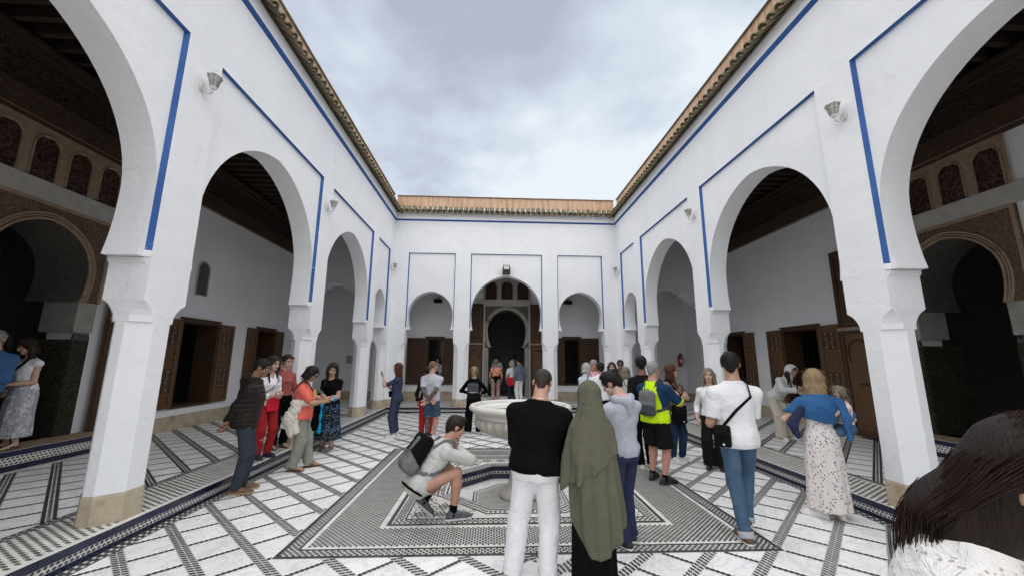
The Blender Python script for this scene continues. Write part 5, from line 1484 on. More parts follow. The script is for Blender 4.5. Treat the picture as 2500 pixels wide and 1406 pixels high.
        # head
        H = s.H * 1.055; D = Shape(); a = s.hp; Rn = s.Rn
        D.rc(s.nb + s.up * .0 * H, a(0, -.010, -.03), .035 * H * m, .033 * H * m, .012)
        D.ell(a(0, -.006, .019), V3(.0425, .0535, .0475) * H, Rn, .012); D.ell(a(0, .012, -.024), V3(.0345, .038, .040) * H, Rn, .014)
        D.rc(a(-.010, .036, -.050), a(.010, .036, -.050), .013 * H, .013 * H, .010); D.rc(a(-.020, .036, .016), a(.020, .036, .016), .0115 * H, .0115 * H, .006)
        D.rc(a(0, .048, .008), a(0, .0575, -.013), .0045 * H, .0072 * H, .005); D.rc(a(-.006, .051, -.015), a(.006, .051, -.015), .005 * H, .005 * H, .004)
        for g_ in (-1, 1):
            D.ell(a(g_ * .0175, .053, .003), V3(.0095, .008, .0065) * H, Rn, .004, True); D.ell(a(g_ * .024, .030, -.016), V3(.013, .016, .016) * H, Rn, .01)
            D.ell(a(g_ * .0435, -.006, -.002), V3(.0055, .0125, .0175) * H, Rn @ rotz(g_ * .35), .003); D.ell(a(g_ * .047, -.002, 0), V3(.004, .006, .009) * H, Rn, .003, True)
        D.rc(a(-.0105, .0455, -.0335), a(.0105, .0455, -.0335), .0052 * H, .0052 * H, .004); D.rc(a(-.009, .0445, -.0405), a(.009, .0445, -.0405), .0052 * H, .0052 * H, .004)
        hp_, hf_ = D.mesh(max(.006, s.h * .5), None, .02); hp_ = relax(hp_, hf_, 1, .25)
        loc = ((hp_ - s.hc) @ Rn) / H; fc = loc[hf_].mean(1); mi_h = np.zeros(len(hf_), int)
        lip = (np.abs(fc[:, 0]) < .0135) & (fc[:, 2] > -.0455) & (fc[:, 2] < -.0290) & (fc[:, 1] > .042)
        brow = (np.abs(np.abs(fc[:, 0]) - .0185) < .0115) & (np.abs(fc[:, 2] - (.0165 - .12 * np.abs(np.abs(fc[:, 0]) - .016))) < .0038) & (fc[:, 1] > .03)
        mi_h[lip] = 3; mi_h[brow] = 4
        parts.append((hp_, hf_)); off = len(parts[0][1]); hands = [s._hand(q) for q in 'LR']; parts += hands
        mi = [np.zeros(off, int), mi_h] + [np.zeros(len(f), int) for _, f in hands]
        if eyes:
            for g_ in (-1, 1):
                E_ = Shape().ell(s.hp(g_ * .0175, .0415, .0030), V3(.0085, .0072, .0060) * H, Rn, .002).mesh(.0052, None, .012)
                l_ = ((E_[0] - s.hc) @ Rn) / H; c_ = l_[E_[1]].mean(1); ir = (np.abs(c_[:, 0] - g_ * .0175) < .0042) & (c_[:, 1] > .043)
                parts.append(E_); mi.append(np.where(ir, 2, 1))
        P, F = joinm(parts)
        me = np_mesh('person', P, F, [s.skin, EYE, IRIS, LIP, BROW], np.concatenate(mi))
        s.obj = bpy.data.objects.new('person', me); COL.objects.link(s.obj)
        s.obj.location = (s.at[0], s.at[1], s.z); s.obj.rotation_euler = (0, 0, s.hd)
        tag(s.obj, s.label, 'person', 'visitors in the courtyard')
        if s.hair: s._hair()
    def add(s, name, S, m, wr=None, h=None, it=0, label=None, mi=None, parent=None):
        P, F = S.mesh(h or s.h, wr)
        if it: P = relax(P, F, it)
        idx = mi(P[F].mean(1)) if mi else None
        o = bpy.data.objects.new(name, np_mesh(name, P, F, m, idx)); COL.objects.link(o); o.parent = parent or s.obj
        if label: o['label'] = label
        return o
    def world(s, p): return rotz(s.hd) @ np.asarray(p, float) + V3(s.at[0], s.at[1], s.z)
    def thing(s, name, S, m, label, cat, wr=None, h=None, mi=None):
        """a carried object: top level, same placement as the person"""
        P, F = S.mesh(h or s.h * .8, wr)
        o = bpy.data.objects.new(name, np_mesh(name, P, F, m, mi(P[F].mean(1)) if mi else None)); COL.objects.link(o)
        o.location = s.obj.location; o.rotation_euler = s.obj.rotation_euler
        return tag(o, label, cat)
    def patch(s, o, cond, off, m, name):
        """lift a region of a garment as a piece of its own: hems, pockets, waistbands"""
        me = o.data; nv, nf = len(me.vertices), len(me.polygons); co = np.zeros(nv * 3); no = np.zeros(nv * 3); me.vertices.foreach_get('co', co); me.vertices.foreach_get('normal', no); co = co.reshape(-1, 3); no = no.reshape(-1, 3)
        F = np.zeros(nf * 4, np.int32); me.loops.foreach_get('vertex_index', F); F = F.reshape(-1, 4); c = co[F].mean(1)
        F = F[cond(c)]
        if len(F) < 4: return None
        ax = s.hip + np.outer((co - s.hip) @ s.up, s.up)
        if ((co - ax) * no).sum() < 0: no = -no
        u, inv = np.unique(F, return_inverse=True); inv = inv.reshape(-1, 4); top = co[u] + no[u] * off
        q = bpy.data.objects.new(name, np_mesh(name, np.concatenate([top, co[u] - no[u] * .002]), np.concatenate([inv, inv[:, ::-1] + len(u)]), m)); COL.objects.link(q); q.parent = o
        sm = q.modifiers.new('s', 'SMOOTH'); sm.iterations = 1; sm.factor = .3
        return q
    def lc(s, c): d = c - s.hip; return np.stack([d @ s.sd, d @ s.fw, d @ s.up], -1)
    # ---- garments
    def top(s, m, sleeve=.62, hem=-.02, off=.014, name='shirt', neck=.30, wr=(.004, 26, 3), flare=0.0, mi=None, collar=False, vneck=False, gx=1.0, dec=0.0):
        S = Shape(); H = s.H; s.hem = hem
        S.loft(s.hip, s.up, s.sd, s.tab(off, hem, neck + .012, gx, 1.0, (lambda z: flare * max(0, .12 - z) * H)), .022, (9, .02, s.seed)); s._arms(S, off, sleeve, .024)
        S.plane(s.T(0, 0, hem), -s.up)
        nbp = s.T(0, .0 - .012, neck + .022)
        S.ell(nbp + s.fw * .012 * H, V3(.041, .043 + dec, .030 + dec) * H, s.Rt, .006, True)
        if vneck: S.rc(nbp, s.T(0, .075, neck - .06), .03 * H, .006 * H, .008, None, False, False, True)
        if sleeve <= 2.0:
            pass
        o = s.add(name, S, m, (*wr[:2], wr[2] + s.seed), None, 1, None, mi)
        if s.h <= .0125:
            zl = hem * H; s.patch(o, lambda c: (s.lc(c)[:, 2] < zl + .028) & (np.abs(s.lc(c)[:, 0]) < .30 * H), .0035, m, 'hem')
            for q in 'LR':
                A_, E_, W_ = s.sh[q], s.el[q], s.wr[q]; e_, d_ = (A_ + (E_ - A_) * sleeve, nrm(E_ - A_)) if sleeve <= 1 else (E_ + (W_ - E_) * (sleeve - 1), nrm(W_ - E_))
                s.patch(o, lambda c: (np.abs((c - e_) @ d_ + .012) < .016) & (np.linalg.norm(c - e_, axis=1) < .10), .0035, m, 'cuff')
        if collar:
            c = Shape(); c.loft(nbp - s.up * .03 * H, s.up, s.sd, [(0, .050 * H, .052 * H), (.030 * H, .043 * H, .045 * H), (.034 * H, .040 * H, .043 * H)], .004)
            c.ell(nbp + s.up * .0 * H + s.fw * .03 * H, V3(.025, .04, .04) * H, s.Rt, .004, True); s.add('collar', c, m, None, s.h * .7, 1, None, None, o)
        return o
    def legs(s, m, upto=2.0, off=.010, wide=0.0, waist=.07, name='trousers', bell=0.0, wr=(.005, 24, 11), thigh=0.0):
        """upto 1 = to the knee, 2 = to the ankle; wide = extra looseness at the hem"""
        S = Shape(); H = s.H; f = s.g ** .5; m_ = m
        if getattr(s, 'hem', 1) < .025: waist = min(waist, s.hem + .028)
        S.loft(s.hip, s.up, s.sd, s.tab(off * 1.1, -.055, waist), .03)
        for q in 'LR':
            J, K, A = s.hj[q], s.kn[q], s.an[q]; A2 = A + nrm(A - K) * .012 * H
            r0, r1, r2 = .0465 * H * f + off + thigh, .035 * H * f + off + thigh * .6 + wide * .5, .026 * H + off * .8 + wide + bell
            if upto <= 1: S.rc(J, J + (K - J) * upto, r0, r0 + (r1 - r0) * upto + .008 + wide, .03, None, False, True)
            else:
                S.rc(J, K, r0, r1, .03); t = upto - 1; e = K + (A2 - K) * t; S.rc(K, e, r1, r1 + (r2 - r1) * t, .02, None, False, True)
        S.plane(s.T(0, 0, waist), s.up)
        o = s.add(name, S, m_, (*wr[:2], wr[2] + s.seed, (1, 1, .8)), None, 1)
        if s.h <= .0125:
            for g_ in (-1, 1):
                s.patch(o, lambda c: (lambda l: (np.abs(l[:, 0] - g_ * .052 * H) < .034 * H) & (l[:, 1] < -.02) & (l[:, 2] < -.012 * H) & (l[:, 2] > -.085 * H + np.abs(l[:, 0] - g_ * .052 * H) * .3))(s.lc(c)), .0045, m_, 'back_pocket')
            if upto > 1:
                for q in 'LR':
                    A_, K_ = s.an[q], s.kn[q]; d_ = nrm(A_ - K_); s.patch(o, lambda c: (np.abs((c - A_) @ d_ - .002) < .016) & (np.linalg.norm(c - A_, axis=1) < .14), .003, m_, 'trouser_hem')
        return o
    def skirt(s, m, hem=.05, w0=.0, flare=.06, waist=.08, name='skirt', fold=(9, .06), off=.012, fwd=0.0, depth=1.0):
        """hem is the height of the hem above the ground / H"""
        S = Shape(); H = s.H; t = s.tab(off, -.02, waist); zb = s.hip[2] - hem * H
        rows = [((-zb), (.098 * s.g + flare) * H, (.075 * s.g + flare) * H * depth, 0, fwd * H), (-zb * .5, (.102 * s.g + flare * .5) * H, (.080 * s.g + flare * .5) * H * depth, 0, fwd * .4 * H), (-.05 * H, .104 * H * s.g + off, .080 * H * s.g + off, 0, -.006 * H)] + t[1:]
        S.loft(s.hip, V3(0, 0, 1), s.sd, rows, .02, (fold[0], fold[1], s.seed)); return s.add(name, S, m, (.004, 22, 5 + s.seed, (1, 1, .35)), None, 1)
    def shoes(s, m, sole=None, high=0.0, name='shoe', sandal=False):
        H = s.H * (1.0 if s.sex == 'm' else .93); sole = sole or m
        for q in 'LR':
            b, yw, pt = s.ft[q]; Rf = rotz(yw) @ rotx(-pt); p = lambda x, y, z: b + Rf @ (V3(x, y, z) * H); g_ = 1 if q == 'R' else -1; S = Shape(); fl = (Rf @ V3(0, 0, 1), 1.0)
            if not sandal:
                S.chain([p(0, -.028, .020), p(0, .03, .020), p(-g_ * .002, .085, .017), p(-g_ * .004, .112, .015)], [.021 * H, .021 * H, .024 * H, .014 * H], .012)
                S.rc(p(0, -.018, .03), p(0, -.004, .05 + high), .022 * H, .0235 * H, .014, None, False, True); S.rc(p(0, .0, .045), p(0, .06, .026), .022 * H, .018 * H, .014)
            S.rc(p(0, -.030, .006), p(-g_ * .003, .100, .006), .024 * H, .025 * H, .004, (Rf @ V3(0, 0, 1), 2.2))
            if sandal: S.rc(p(-.022, .075, .012), p(.022, .075, .012), .012 * H, .012 * H, .006); S.rc(p(-.02, .04, .022), p(.02, .04, .022), .012 * H, .012 * H, .006)
            S.plane(p(0, 0, 0), Rf @ V3(0, 0, -1))
            zc = .0125 * H
            s.add(name, S, [m, sole], None, max(.0075, s.h * .6), 0, None, lambda c, b=b, Rf=Rf: (((c - b) @ Rf)[:, 2] < zc).astype(int))
    def _hair(s):
        kind, col = s.hair[:2]; ln = s.hair[2] if len(s.hair) > 2 else .2; H = s.H * 1.055; a = s.hp; m = HR[col]; S = Shape(); Rn = s.Rn
        th = dict(buzz=.0030, short=.0095, crop=.0062, quiff=.011).get(kind, .011)
        S.ell(a(0, -.007 - th * .45, .020), V3(.0425 + th * .9, .0535 + th * .60, .0475 + th) * H, Rn, .012)
        if kind in ('buzz', 'short', 'crop', 'quiff'):
            S.rc(a(0, -.036, -.006), a(0, -.030, -.034), .024 * H + th * H, .021 * H + th * .5 * H, .012); S.rc(a(-.043, .010, .004), a(-.0425, .012, -.008), .006 * H, .003 * H, .006); S.rc(a(.043, .010, .004), a(.0425, .012, -.008), .006 * H, .003 * H, .006)
            S.ell(a(0, .070, -.016), V3(.056, .052, .056) * H, Rn, .006, True); S.plane(a(0, -.03, -.040), Rn @ V3(0, .45, -1))
            for g_ in (-1, 1): S.ell(a(g_ * .052, .004, -.010), V3(.018, .022, .026) * H, Rn, .004, True)
            if kind == 'quiff': S.ell(a(0, .008, .060), V3(.034, .040, .020) * H, Rn, .012)
            if len(s.hair) > 3: S.rc(a(0, -.05, .045), a(0, -.065, .05), .018 * H, .018 * H, .01)
            wr = (.0022, 95, 9, (1, 1, .5))
        else:
            # sheet of hair over the sides and back
            S.ell(a(0, .045, -.008), V3(.030, .030, .040) * H, Rn, .008, True)
            dn = V3(0, 0, -1.0); bk = s.fw * -1; L = ln * H
            if kind in ('long', 'bob'):
                n = 7
                for i in range(n):
                    t = (i / (n - 1) - .5) * 2; x = .044 * math.sin(t * 1.75) * 1.08; y = -.006 - .042 * math.cos(t * 1.75); p0 = a(x, y, .01)
                    sp = 1.0 if kind == 'bob' else .92; out = (Rn @ V3(x, min(y, 0) * .8, 0)) * H * (.12 if kind == 'bob' else -.0)
                    p1 = a(x * 1.05, y * 1.05, -.05) + out * .5; p2 = p1 + dn * max(0, L - .06 * H) * (1 - .18 * abs(t)) + out + bk * .012 * H * (L > .12 * H)
                    S.chain([p0, p1, p2] if L > .07 * H else [p0, p1], [.017 * H, .018 * H, (.010 if kind == 'long' else .014) * H] if L > .07 * H else [.017 * H, .017 * H], .02)
                if kind == 'long' and len(s.hair) > 3:
                    for g_ in (-1, 1):
                        p0 = a(g_ * .040, .008, .0); p1 = a(g_ * .047, .012, -.06); p2 = p1 + dn * L * .6 + s.fw * .035 * H; S.chain([p0, p1, p2], [.013 * H, .014 * H, .007 * H], .015)
            if kind == 'pony':
                S.rc(a(0, -.048, .020), a(0, -.072, .020), .014 * H, .016 * H, .01); p = a(0, -.075, .014); S.chain([p, p + bk * .012 * H + dn * .05 * H, p + bk * .004 * H + dn * L], [.017 * H, .019 * H, .006 * H], .01)
            if kind == 'bun': S.ell(a(0, -.052, .012) + V3(0, 0, 0), V3(.026, .022, .026) * H, Rn, .012)
            if kind in ('pony', 'bun'):
                for g_ in (-1, 1): S.ell(a(g_ * .052, .002, -.016), V3(.018, .020, .022) * H, Rn, .004, True)
                S.plane(a(0, 0, -.040), V3(0, 0, -1.0) if abs(Rn[2, 2]) > .5 else Rn @ V3(0, 0, -1))
            S.plane(a(0, .028, .036), Rn @ V3(0, .90, -.42)) if kind in ('pony', 'bun') else S.ell(a(0, .062, .0), V3(.034, .034, .034) * H, Rn, .01, True)
            wr = (.0024, 75, 9, (1, 1, .16))
        o = s.add('hair', S, m, (wr[0], wr[1], wr[2] + s.seed, *(wr[3:])), max(.0065, s.h * .62), 0)
        if s.h < .0165: s.strands(o, m, kind)
    def strands(s, o, m, kind, n=170, r=.0021):
        """loose hairs lying along the hair surface, to break its outline"""
        me = o.data; k = len(me.vertices); co = np.zeros(k * 3); no = np.zeros(k * 3); me.vertices.foreach_get('co', co); me.vertices.foreach_get('normal', no); co = co.reshape(-1, 3); no = no.reshape(-1, 3)
        rg = np.random.RandomState(s.seed + 40); b = MB(); short = kind in ('buzz', 'short', 'crop', 'quiff'); H = s.H
        if kind == 'buzz': return
        crown = s.hp(0, -.03, .075)
        for i in rg.choice(k, min(k, n), False):
            p, nn = co[i], no[i]; nn = nn if nn @ (p - s.hp(0, -.01, 0)) > 0 else -nn
            d = (p - crown) if short else (V3(0, 0, -1) if p[2] < s.hp(0, 0, .03)[2] else (p - crown) + V3(0, 0, -.02)); d = d + rg.normal(0, .006, 3); d = d - nn * (d @ nn); d = nrm(d)
            L = (rg.uniform(.02, .045) if short else rg.uniform(.05, .12)); lf = rg.uniform(.001, .006 if short else .010)
            b.tube([p - nn * .002, p + d * L * .4 + nn * lf, p + d * L + nn * lf * (1.2 if short else .6)], [r, r * .8, r * .25], 3)
        q = b.build('hair_strands', m, o, True); q['kind'] = 'stuff'
    # ---- carried things
    def strap(s, pts, w=.018, th=.006, close=True):
        """flat ribbon through surface points; returns an MB"""
        b = MB(); n = len(pts); pts = [np.asarray(p, float) for p in pts]; rings = []
        for i in range(n):
            d = nrm(pts[min(i + 1, n - 1)] - pts[max(i - 1, 0)]); c = s.hip + s.up * ((pts[i] - s.hip) @ s.up); o = nrm(pts[i] - c + 1e-6); o = nrm(o - d * (o @ d)); w_ = np.cross(d, o)
            rings.append([tuple(pts[i] + w_ * a * w / 2 + o * c_ * th) for a, c_ in ((-1, 0), (1, 0), (1, 1), (-1, 1))])
        b.loft(rings); return b
    def place(s, o): o.location = s.obj.location; o.rotation_euler = s.obj.rotation_euler; return o
    def phone(s, q, label, m=None, case=None, tilt=0):
        c, d, n, w = s.grip[q]; Rm = np.stack([w, d, n], 1)
        S = Shape().box(c - n * .006, V3(.037, .075, .0048), .004, Rm, 0); P, F = S.mesh(.0045, None, .01)
        o = bpy.data.objects.new('phone', np_mesh('phone', P, F, m or M['blackmetal'])); COL.objects.link(o); s.place(o); return tag(o, label, 'phone')
# ================================================================== CLOTHES COLOURS
K = dict(
    puffer=cloth('puffer', (.018, .014, .0115), 'quilt'), slate=cloth('slate_jeans', (.040, .049, .064)), white=cloth('white_cotton', (.78, .78, .79)), offwhite=cloth('offwhite', (.66, .63, .56)),
    red=cloth('red_cloth', (.42, .030, .035)), brightred=cloth('bright_red', (.72, .03, .06)), plaid=cloth('dusty_red', (.36, .10, .09)), black=cloth('black_cloth', (.0045, .0045, .005)), softblack=cloth('charcoal', (.012, .0115, .0115)),
    coral=cloth('coral', (.80, .165, .125)), sage=cloth('sage_linen', (.27, .275, .235)), navy=cloth('navy_jumpsuit', (.045, .058, .095)), greytee=cloth('grey_tee', (.50, .51, .56)), denim=cloth('denim_blue', (.075, .13, .21), 'denim', [(.17, .25, .36)]),
    denimdark=cloth('denim_dark', (.022, .040, .085), 'denim', [(.05, .085, .15)]), denimshort=cloth('denim_short', (.06, .10, .16), 'denim', [(.12, .18, .26)]), denimjacket=cloth('denim_jacket', (.035, .125, .30), 'denim', [(.085, .20, .40)]),
    pale=cloth('pale_grey_knit', (.56, .56, .53)), shorts=cloth('stone_shorts', (.50, .49, .44)), olive=cloth('olive_crepe', (.120, .118, .085)), hood=cloth('grey_hoodie', (.42, .44, .50)), navytr=cloth('navy_trousers', (.035, .040, .085)), pink=cloth('pink_shirt', (.74, .40, .44)),
    neon=cloth('neon_yellow', (.62, .92, .02)), navysleeve=cloth('navy_sleeve', (.015, .045, .10)), blouse=cloth('brown_blouse', (.12, .085, .07), 'blotch', [(.42, .33, .27), (.035, .025, .022)]), cream=cloth('cream_jacket', (.62, .60, .53)), lightblue=cloth('pale_blue_shirt', (.62, .67, .76)),
    bands=cloth('banded_skirt', (.012, .014, .018), 'bands', [(.035, .08, .16), (.24, .27, .26), (.10, .11, .05)]), turq=cloth('turquoise', (.012, .36, .62)), floral=cloth('floral_dress', (.74, .68, .66), 'floral', [(.045, .035, .075), (.20, .03, .05), (.13, .12, .17)], 2.3),
    skirtgrey=cloth('grey_pattern_skirt', (.40, .41, .44), 'blotch', [(.62, .62, .63), (.24, .25, .28)]), peach=cloth('peach', (.80, .36, .24)), leggings=cloth('pattern_leggings', (.32, .20, .18), 'blotch', [(.62, .48, .42), (.16, .09, .09)]), beige=cloth('beige_trousers', (.55, .50, .42)), whitejk=cloth('white_jacket', (.62, .62, .61)), lace=cloth('lace', (.80, .78, .76), 'lace'),
    greyblue=cloth('greyblue', (.14, .17, .22)), bagblack=cloth('bag_black', (.007, .007, .0075)), baggrey=cloth('bag_grey', (.16, .165, .165)), bagmid=cloth('bag_mid', (.075, .08, .085)), blue=cloth('blue_shirt', (.06, .13, .27)), mauve=cloth('mauve', (.16, .10, .13)),
)
SH = dict(brown=mat('shoe_brown', (.13, .075, .04), .6, .25, 12, .2, 60), tan=mat('sole_tan', (.36, .27, .17), .8, .1), white=mat('shoe_white', (.72, .71, .68), .55, .08, 12, .1, 60), black=mat('shoe_black', (.016, .016, .016), .55, .2), navy=mat('shoe_navy', (.02, .028, .045), .6, .2), sandal=mat('sandal_leather', (.10, .055, .035), .6, .2), taupe=mat('boot_taupe', (.17, .14, .115), .8, .2), grey=mat('shoe_grey', (.10, .105, .115), .7, .4, 30), sole=mat('sole_white', (.68, .67, .64), .7, .1), lens=mat('sunglass_lens', (.012, .010, .010), .12, .05, 5, 0, 0, .8), silver=mat('silver_clip', (.55, .55, .54), .25, .3, 40, 0, 0, .5, .9))

def crossbody(p, hi, m, off=.031, lo=.02, name=None, w=.028):
    g_ = 1 if hi == 'R' else -1
    pts = [p.torso_pt(lo, -g_ * 95, off), p.torso_pt(lo + .06, -g_ * 50, off), p.torso_pt(.16, -g_ * 12, off), p.torso_pt(.235, g_ * 28, off + .004), p.T(g_ * .062, .038, .305), p.T(g_ * .064, -.005, .330), p.T(g_ * .062, -.045, .308), p.torso_pt(.235, g_ * 152, off + .004), p.torso_pt(.16, -g_ * 168, off), p.torso_pt(lo + .06, -g_ * 130, off)]
    return p.strap(pts + [pts[0]], w)
def bag(p, label, size, z=.02, ang=-95, m='bagblack', hi='R', name='shoulder_bag', cat='bag', off=.05, strap=True, badge=False, rot=0):
    c = p.torso_pt(z, ang, off + size[1]); a = R(ang); o = p.sd * math.sin(a) + p.fw * math.cos(a); w = np.cross(p.up, o) * -1
    Rm = np.stack([w, o, p.up], 1); S = Shape().box(c, V3(*size), min(size) * .7, Rm, 0)
    b = p.thing(name, S, K[m] if isinstance(m, str) else m, label, cat, (.002, 60, 2), max(.007, p.h * .7))
    f = MB(); cc = c + o * (size[1] + .001)
    q = lambda u, v, k: tuple(cc + w * u * size[0] + p.up * v * size[2] + o * k)
    f.loft([[q(-.86, .15, -.002), q(.86, .15, -.002), q(.86, .9, -.002), q(-.86, .9, -.002)], [q(-.84, .17, .006), q(.84, .17, .006), q(.84, .88, .006), q(-.84, .88, .006)]])
    fo_ = f.build('flap', K['softblack'] if m == 'bagblack' else K[m] if isinstance(m, str) else m, b)
    if badge:
        f = MB(); f.lathe([(0, 0), (.012, 0), (.012, .003), (0, .004)], (0, 0, 0), 10); f.v = [tuple(cc + w * (-.35 * size[0] + x) + p.up * (-.72 * size[2] + y) + o * (z_ + .001)) for x, y, z_ in f.v]; f.build('badge', SH['white'], b)
    if strap:
        s = crossbody(p, hi, None, lo=z).build('strap', K['bagblack'] if m == 'bagblack' else K[m] if isinstance(m, str) else m, b)
    return b
def backpack(p, label, w=.15, d=.075, hgt=.21, z=.145, body='bagblack', pocket='bagmid', panel=None, off=.018, badge=False):
    c = p.torso_pt(z, 180, off) - p.fw * d; Rm = np.stack([p.sd, p.fw, p.up], 1); S = Shape()
    S.box(c, V3(w, d, hgt), .06, Rm, .03); S.box(c - p.up * hgt * .35 - p.fw * d * .7, V3(w * .82, d * .55, hgt * .5), .045, Rm, .02)
    b = p.thing('backpack', S, [K[body], K[pocket]], label, 'backpack', (.004, 38, 4), max(.009, p.h * .7), lambda q: ((q - c) @ p.up + .5 * ((q - c) @ p.fw) < -hgt * .30).astype(int))
    for g_ in (-1, 1):
        pts = [p.T(g_ * .05, -.075, .235), p.T(g_ * .058, -.052, .305), p.T(g_ * .062, -.005, .334), p.T(g_ * .064, .045, .300), p.torso_pt(.235, g_ * 34, .022), p.torso_pt(.17, g_ * 48, .022), p.torso_pt(.11, g_ * 80, .022), p.torso_pt(.08, g_ * 120, .022), p.torso_pt(.07, g_ * 150, .03)]
        p.strap(pts, .04, .008).build('shoulder_strap', K[pocket], b)
    if panel:
        f = Shape().box(c - p.fw * (d * .98) + p.up * hgt * .25 + p.sd * w * .25, V3(w * .22, .02, hgt * .5), .018, Rm @ roty(.25), 0); P_, F_ = f.mesh(.009)
        o = bpy.data.objects.new('front_panel', np_mesh('front_panel', P_, F_, K[panel])); COL.objects.link(o); o.parent = b
    f = MB(); f.tube([c + p.up * (hgt * 1.0) + p.sd * x * w - p.fw * y for x, y in ((-.3, 0), (-.2, .0), (.2, .0), (.3, 0))] , .008, 6)
    f.v = [tuple(np.array(v) + p.up * .012) for v in f.v]; f.build('grab_handle', K[body], b)
    f = MB(); q = lambda u, v, k: tuple(c + p.sd * u + p.up * v - p.fw * (d * 1.30 + k)); f.tube([q(-w * .75, -hgt * .05, -.02), q(0, -hgt * .12, .012), q(w * .75, -hgt * .05, -.02)], .006, 5); f.build('zip', SH['sole'] if badge else K['baggrey'], b)
    return b
def glasses(p, up=False, label='dark sunglasses worn on the face', lens=True):
    a = (lambda x, y, z: p.hp(x, y - .005, z + .048)) if up else (lambda x, y, z: p.hp(x, y, z)); b = MB(); H = p.H
    for g_ in (-1, 1):
        c = a(g_ * .0185, .058, .003); n = 12; ring = [tuple(c + p.Rn @ V3(.0155 * H * math.cos(k * 2 * PI / n), 0, .0125 * H * math.sin(k * 2 * PI / n))) for k in range(n)]
        back = [tuple(np.array(q) - p.Rn @ V3(0, .004, 0)) for q in ring]; b.loft([back, ring])
        b.tube([a(g_ * .034, .056, .006), a(g_ * .047, .02, .006), a(g_ * .048, -.008, .004)], .0028, 5)
    b.tube([a(-.006, .060, .006), a(.006, .060, .006)], .0025, 5)
    o = b.build('sunglasses', SH['lens']); p.place(o); return tag(o, label, 'glasses')
def armmat(p, m, sides='LR', legs=''):
    """give the bare arms (and legs) of a person their own skin, e.g. tattooed"""
    me = p.obj.data; me.materials.append(m); k = len(me.materials) - 1; n = len(me.polygons); c = np.zeros(n * 3); me.polygons.foreach_get('center', c); c = c.reshape(-1, 3); mi = np.zeros(n, np.int32); me.polygons.foreach_get('material_index', mi)
    def near(A, B, r): ab = B - A; t = np.clip(((c - A) @ ab) / (ab @ ab), 0, 1); return np.linalg.norm(c - A - t[:, None] * ab, axis=1) < r
    for q in sides: mi[near(p.sh[q], p.el[q], .07) | near(p.el[q], p.wr[q] - (p.wr[q] - p.el[q]) * .08, .06)] = k
    for q in legs: mi[near(p.kn[q], p.an[q], .075)] = k
    me.polygons.foreach_set('material_index', mi)
def hoodback(p, m, parent, up=False, scale=1.0):
    """a hood: lying on the shoulders, or pulled up over the head"""
    S = Shape(); H = p.H
    if up:
        S.ell(p.hp(0, -.010, .012), V3(.072, .078, .080) * H, p.Rn, .02); S.rc(p.hp(0, -.02, -.04), p.nb - p.up * .02 * H, .054 * H, .058 * H, .03)
        S.ell(p.hp(0, .066, -.006), V3(.046, .056, .060) * H, p.Rn, .02, True); S.ell(p.hp(0, -.003, .01), V3(.060, .066, .068) * H, p.Rn, .01, True)
    else:
        b = p.nb; S.chain([b + p.sd * .050 * H + p.fw * .030 * H, b + p.sd * .062 * H - p.fw * .02 * H, b - p.fw * .062 * H - p.up * .012 * H, b - p.sd * .062 * H - p.fw * .02 * H, b - p.sd * .050 * H + p.fw * .030 * H], [.016 * H, .022 * H, .026 * H, .022 * H, .016 * H], .03)
        S.rc(b - p.fw * .062 * H - p.up * .02 * H, b - p.fw * .068 * H - p.up * (.085 * scale) * H, .034 * H, .012 * H, .04)
        S.ell(b + p.up * .03 * H - p.fw * .01 * H, V3(.036, .042, .04) * H, p.Rt, .015, True)
    return p.add('hood', S, m, (.004, 30, 2 + p.seed), p.h * .8, 1, None, None, parent)
def cuffs(p, m):
    for q in 'LR':
        A, K_ = p.an[q], p.kn[q]; d = nrm(A - K_); S = Shape().rc(A - d * .012 * p.H, A + d * .020 * p.H, .036 * p.H + .006, .036 * p.H + .006, .004, None, True, True); p.add('turn_up', S, m, None, .008)
def drape(p, name, pts, m, label, cat, rad=.05, wr=(.008, 26, 3), flat=None):
    S = Shape()
    for a, b, r0, r1 in pts: S.rc(a, b, r0, r1, .05, flat)
    return p.thing(name, S, m, label, cat, wr, max(.009, p.h * .7))
BEH = dict(L=dict(hand=(.02, -.105, .52), pole=(-1, -.5, 0), palm=(0, -1, .2)), R=dict(hand=(-.02, -.115, .51), pole=(1, -.5, 0), palm=(0, -1, .2)))
def front(z=.62, y=.15, x=.03): return dict(L=dict(hand=(-x, y, z), pole=(-.5, -.7, -1), palm=(.3, -.8, .3), curl=.7), R=dict(hand=(x, y + .01, z + .01), pole=(.5, -.7, -1), palm=(-.3, -.8, .3), curl=.7))

# ================================================================== PEOPLE
# --- group by the near left arches
p = Person((-3.29, 5.63), -62, 1.73, 'm', 0, 1.16, 'brown', ('crop', 'black'), lean=7, arms=BEH, neck=(-18, 12, 0), h=.012, feet={'L': (-.045, .02, 6), 'R': (.055, -.01, -14)}, seed=1,
           label='person in dark quilted puffer jacket and slate jeans, hands clasped behind back')
t_ = p.top(K['puffer'], 1.93, -.055, .030, 'jacket', .315, (.004, 20, 2), collar=True); hoodback(p, K['puffer'], t_, False, .8)
p.legs(K['slate'], 2, .012, .012); p.shoes(SH['brown'], SH['tan'])
p = Person((-3.66, 6.80), -118, 1.60, 'f', GZ, 1.0, 'light', ('long', 'dark', .24, 1), arms=front(.60, .13, .03), neck=(10, 12, 0), h=.013, seed=2, label='person in white blouse and red trousers behind the puffer jacket man')
p.top(K['white'], 1.7, -.03, .016, 'blouse', .30, collar=True, vneck=True); p.legs(K['red'], 2, .010, .010, .10); p.shoes(SH['navy']); glasses(p, True, 'sunglasses pushed up on the head of the person in white blouse')
bag(p, 'bright red bag held in front by the person in white blouse', (.10, .02, .11), .005, 0, 'brightred', 'L', 'handbag', off=.02, strap=False)
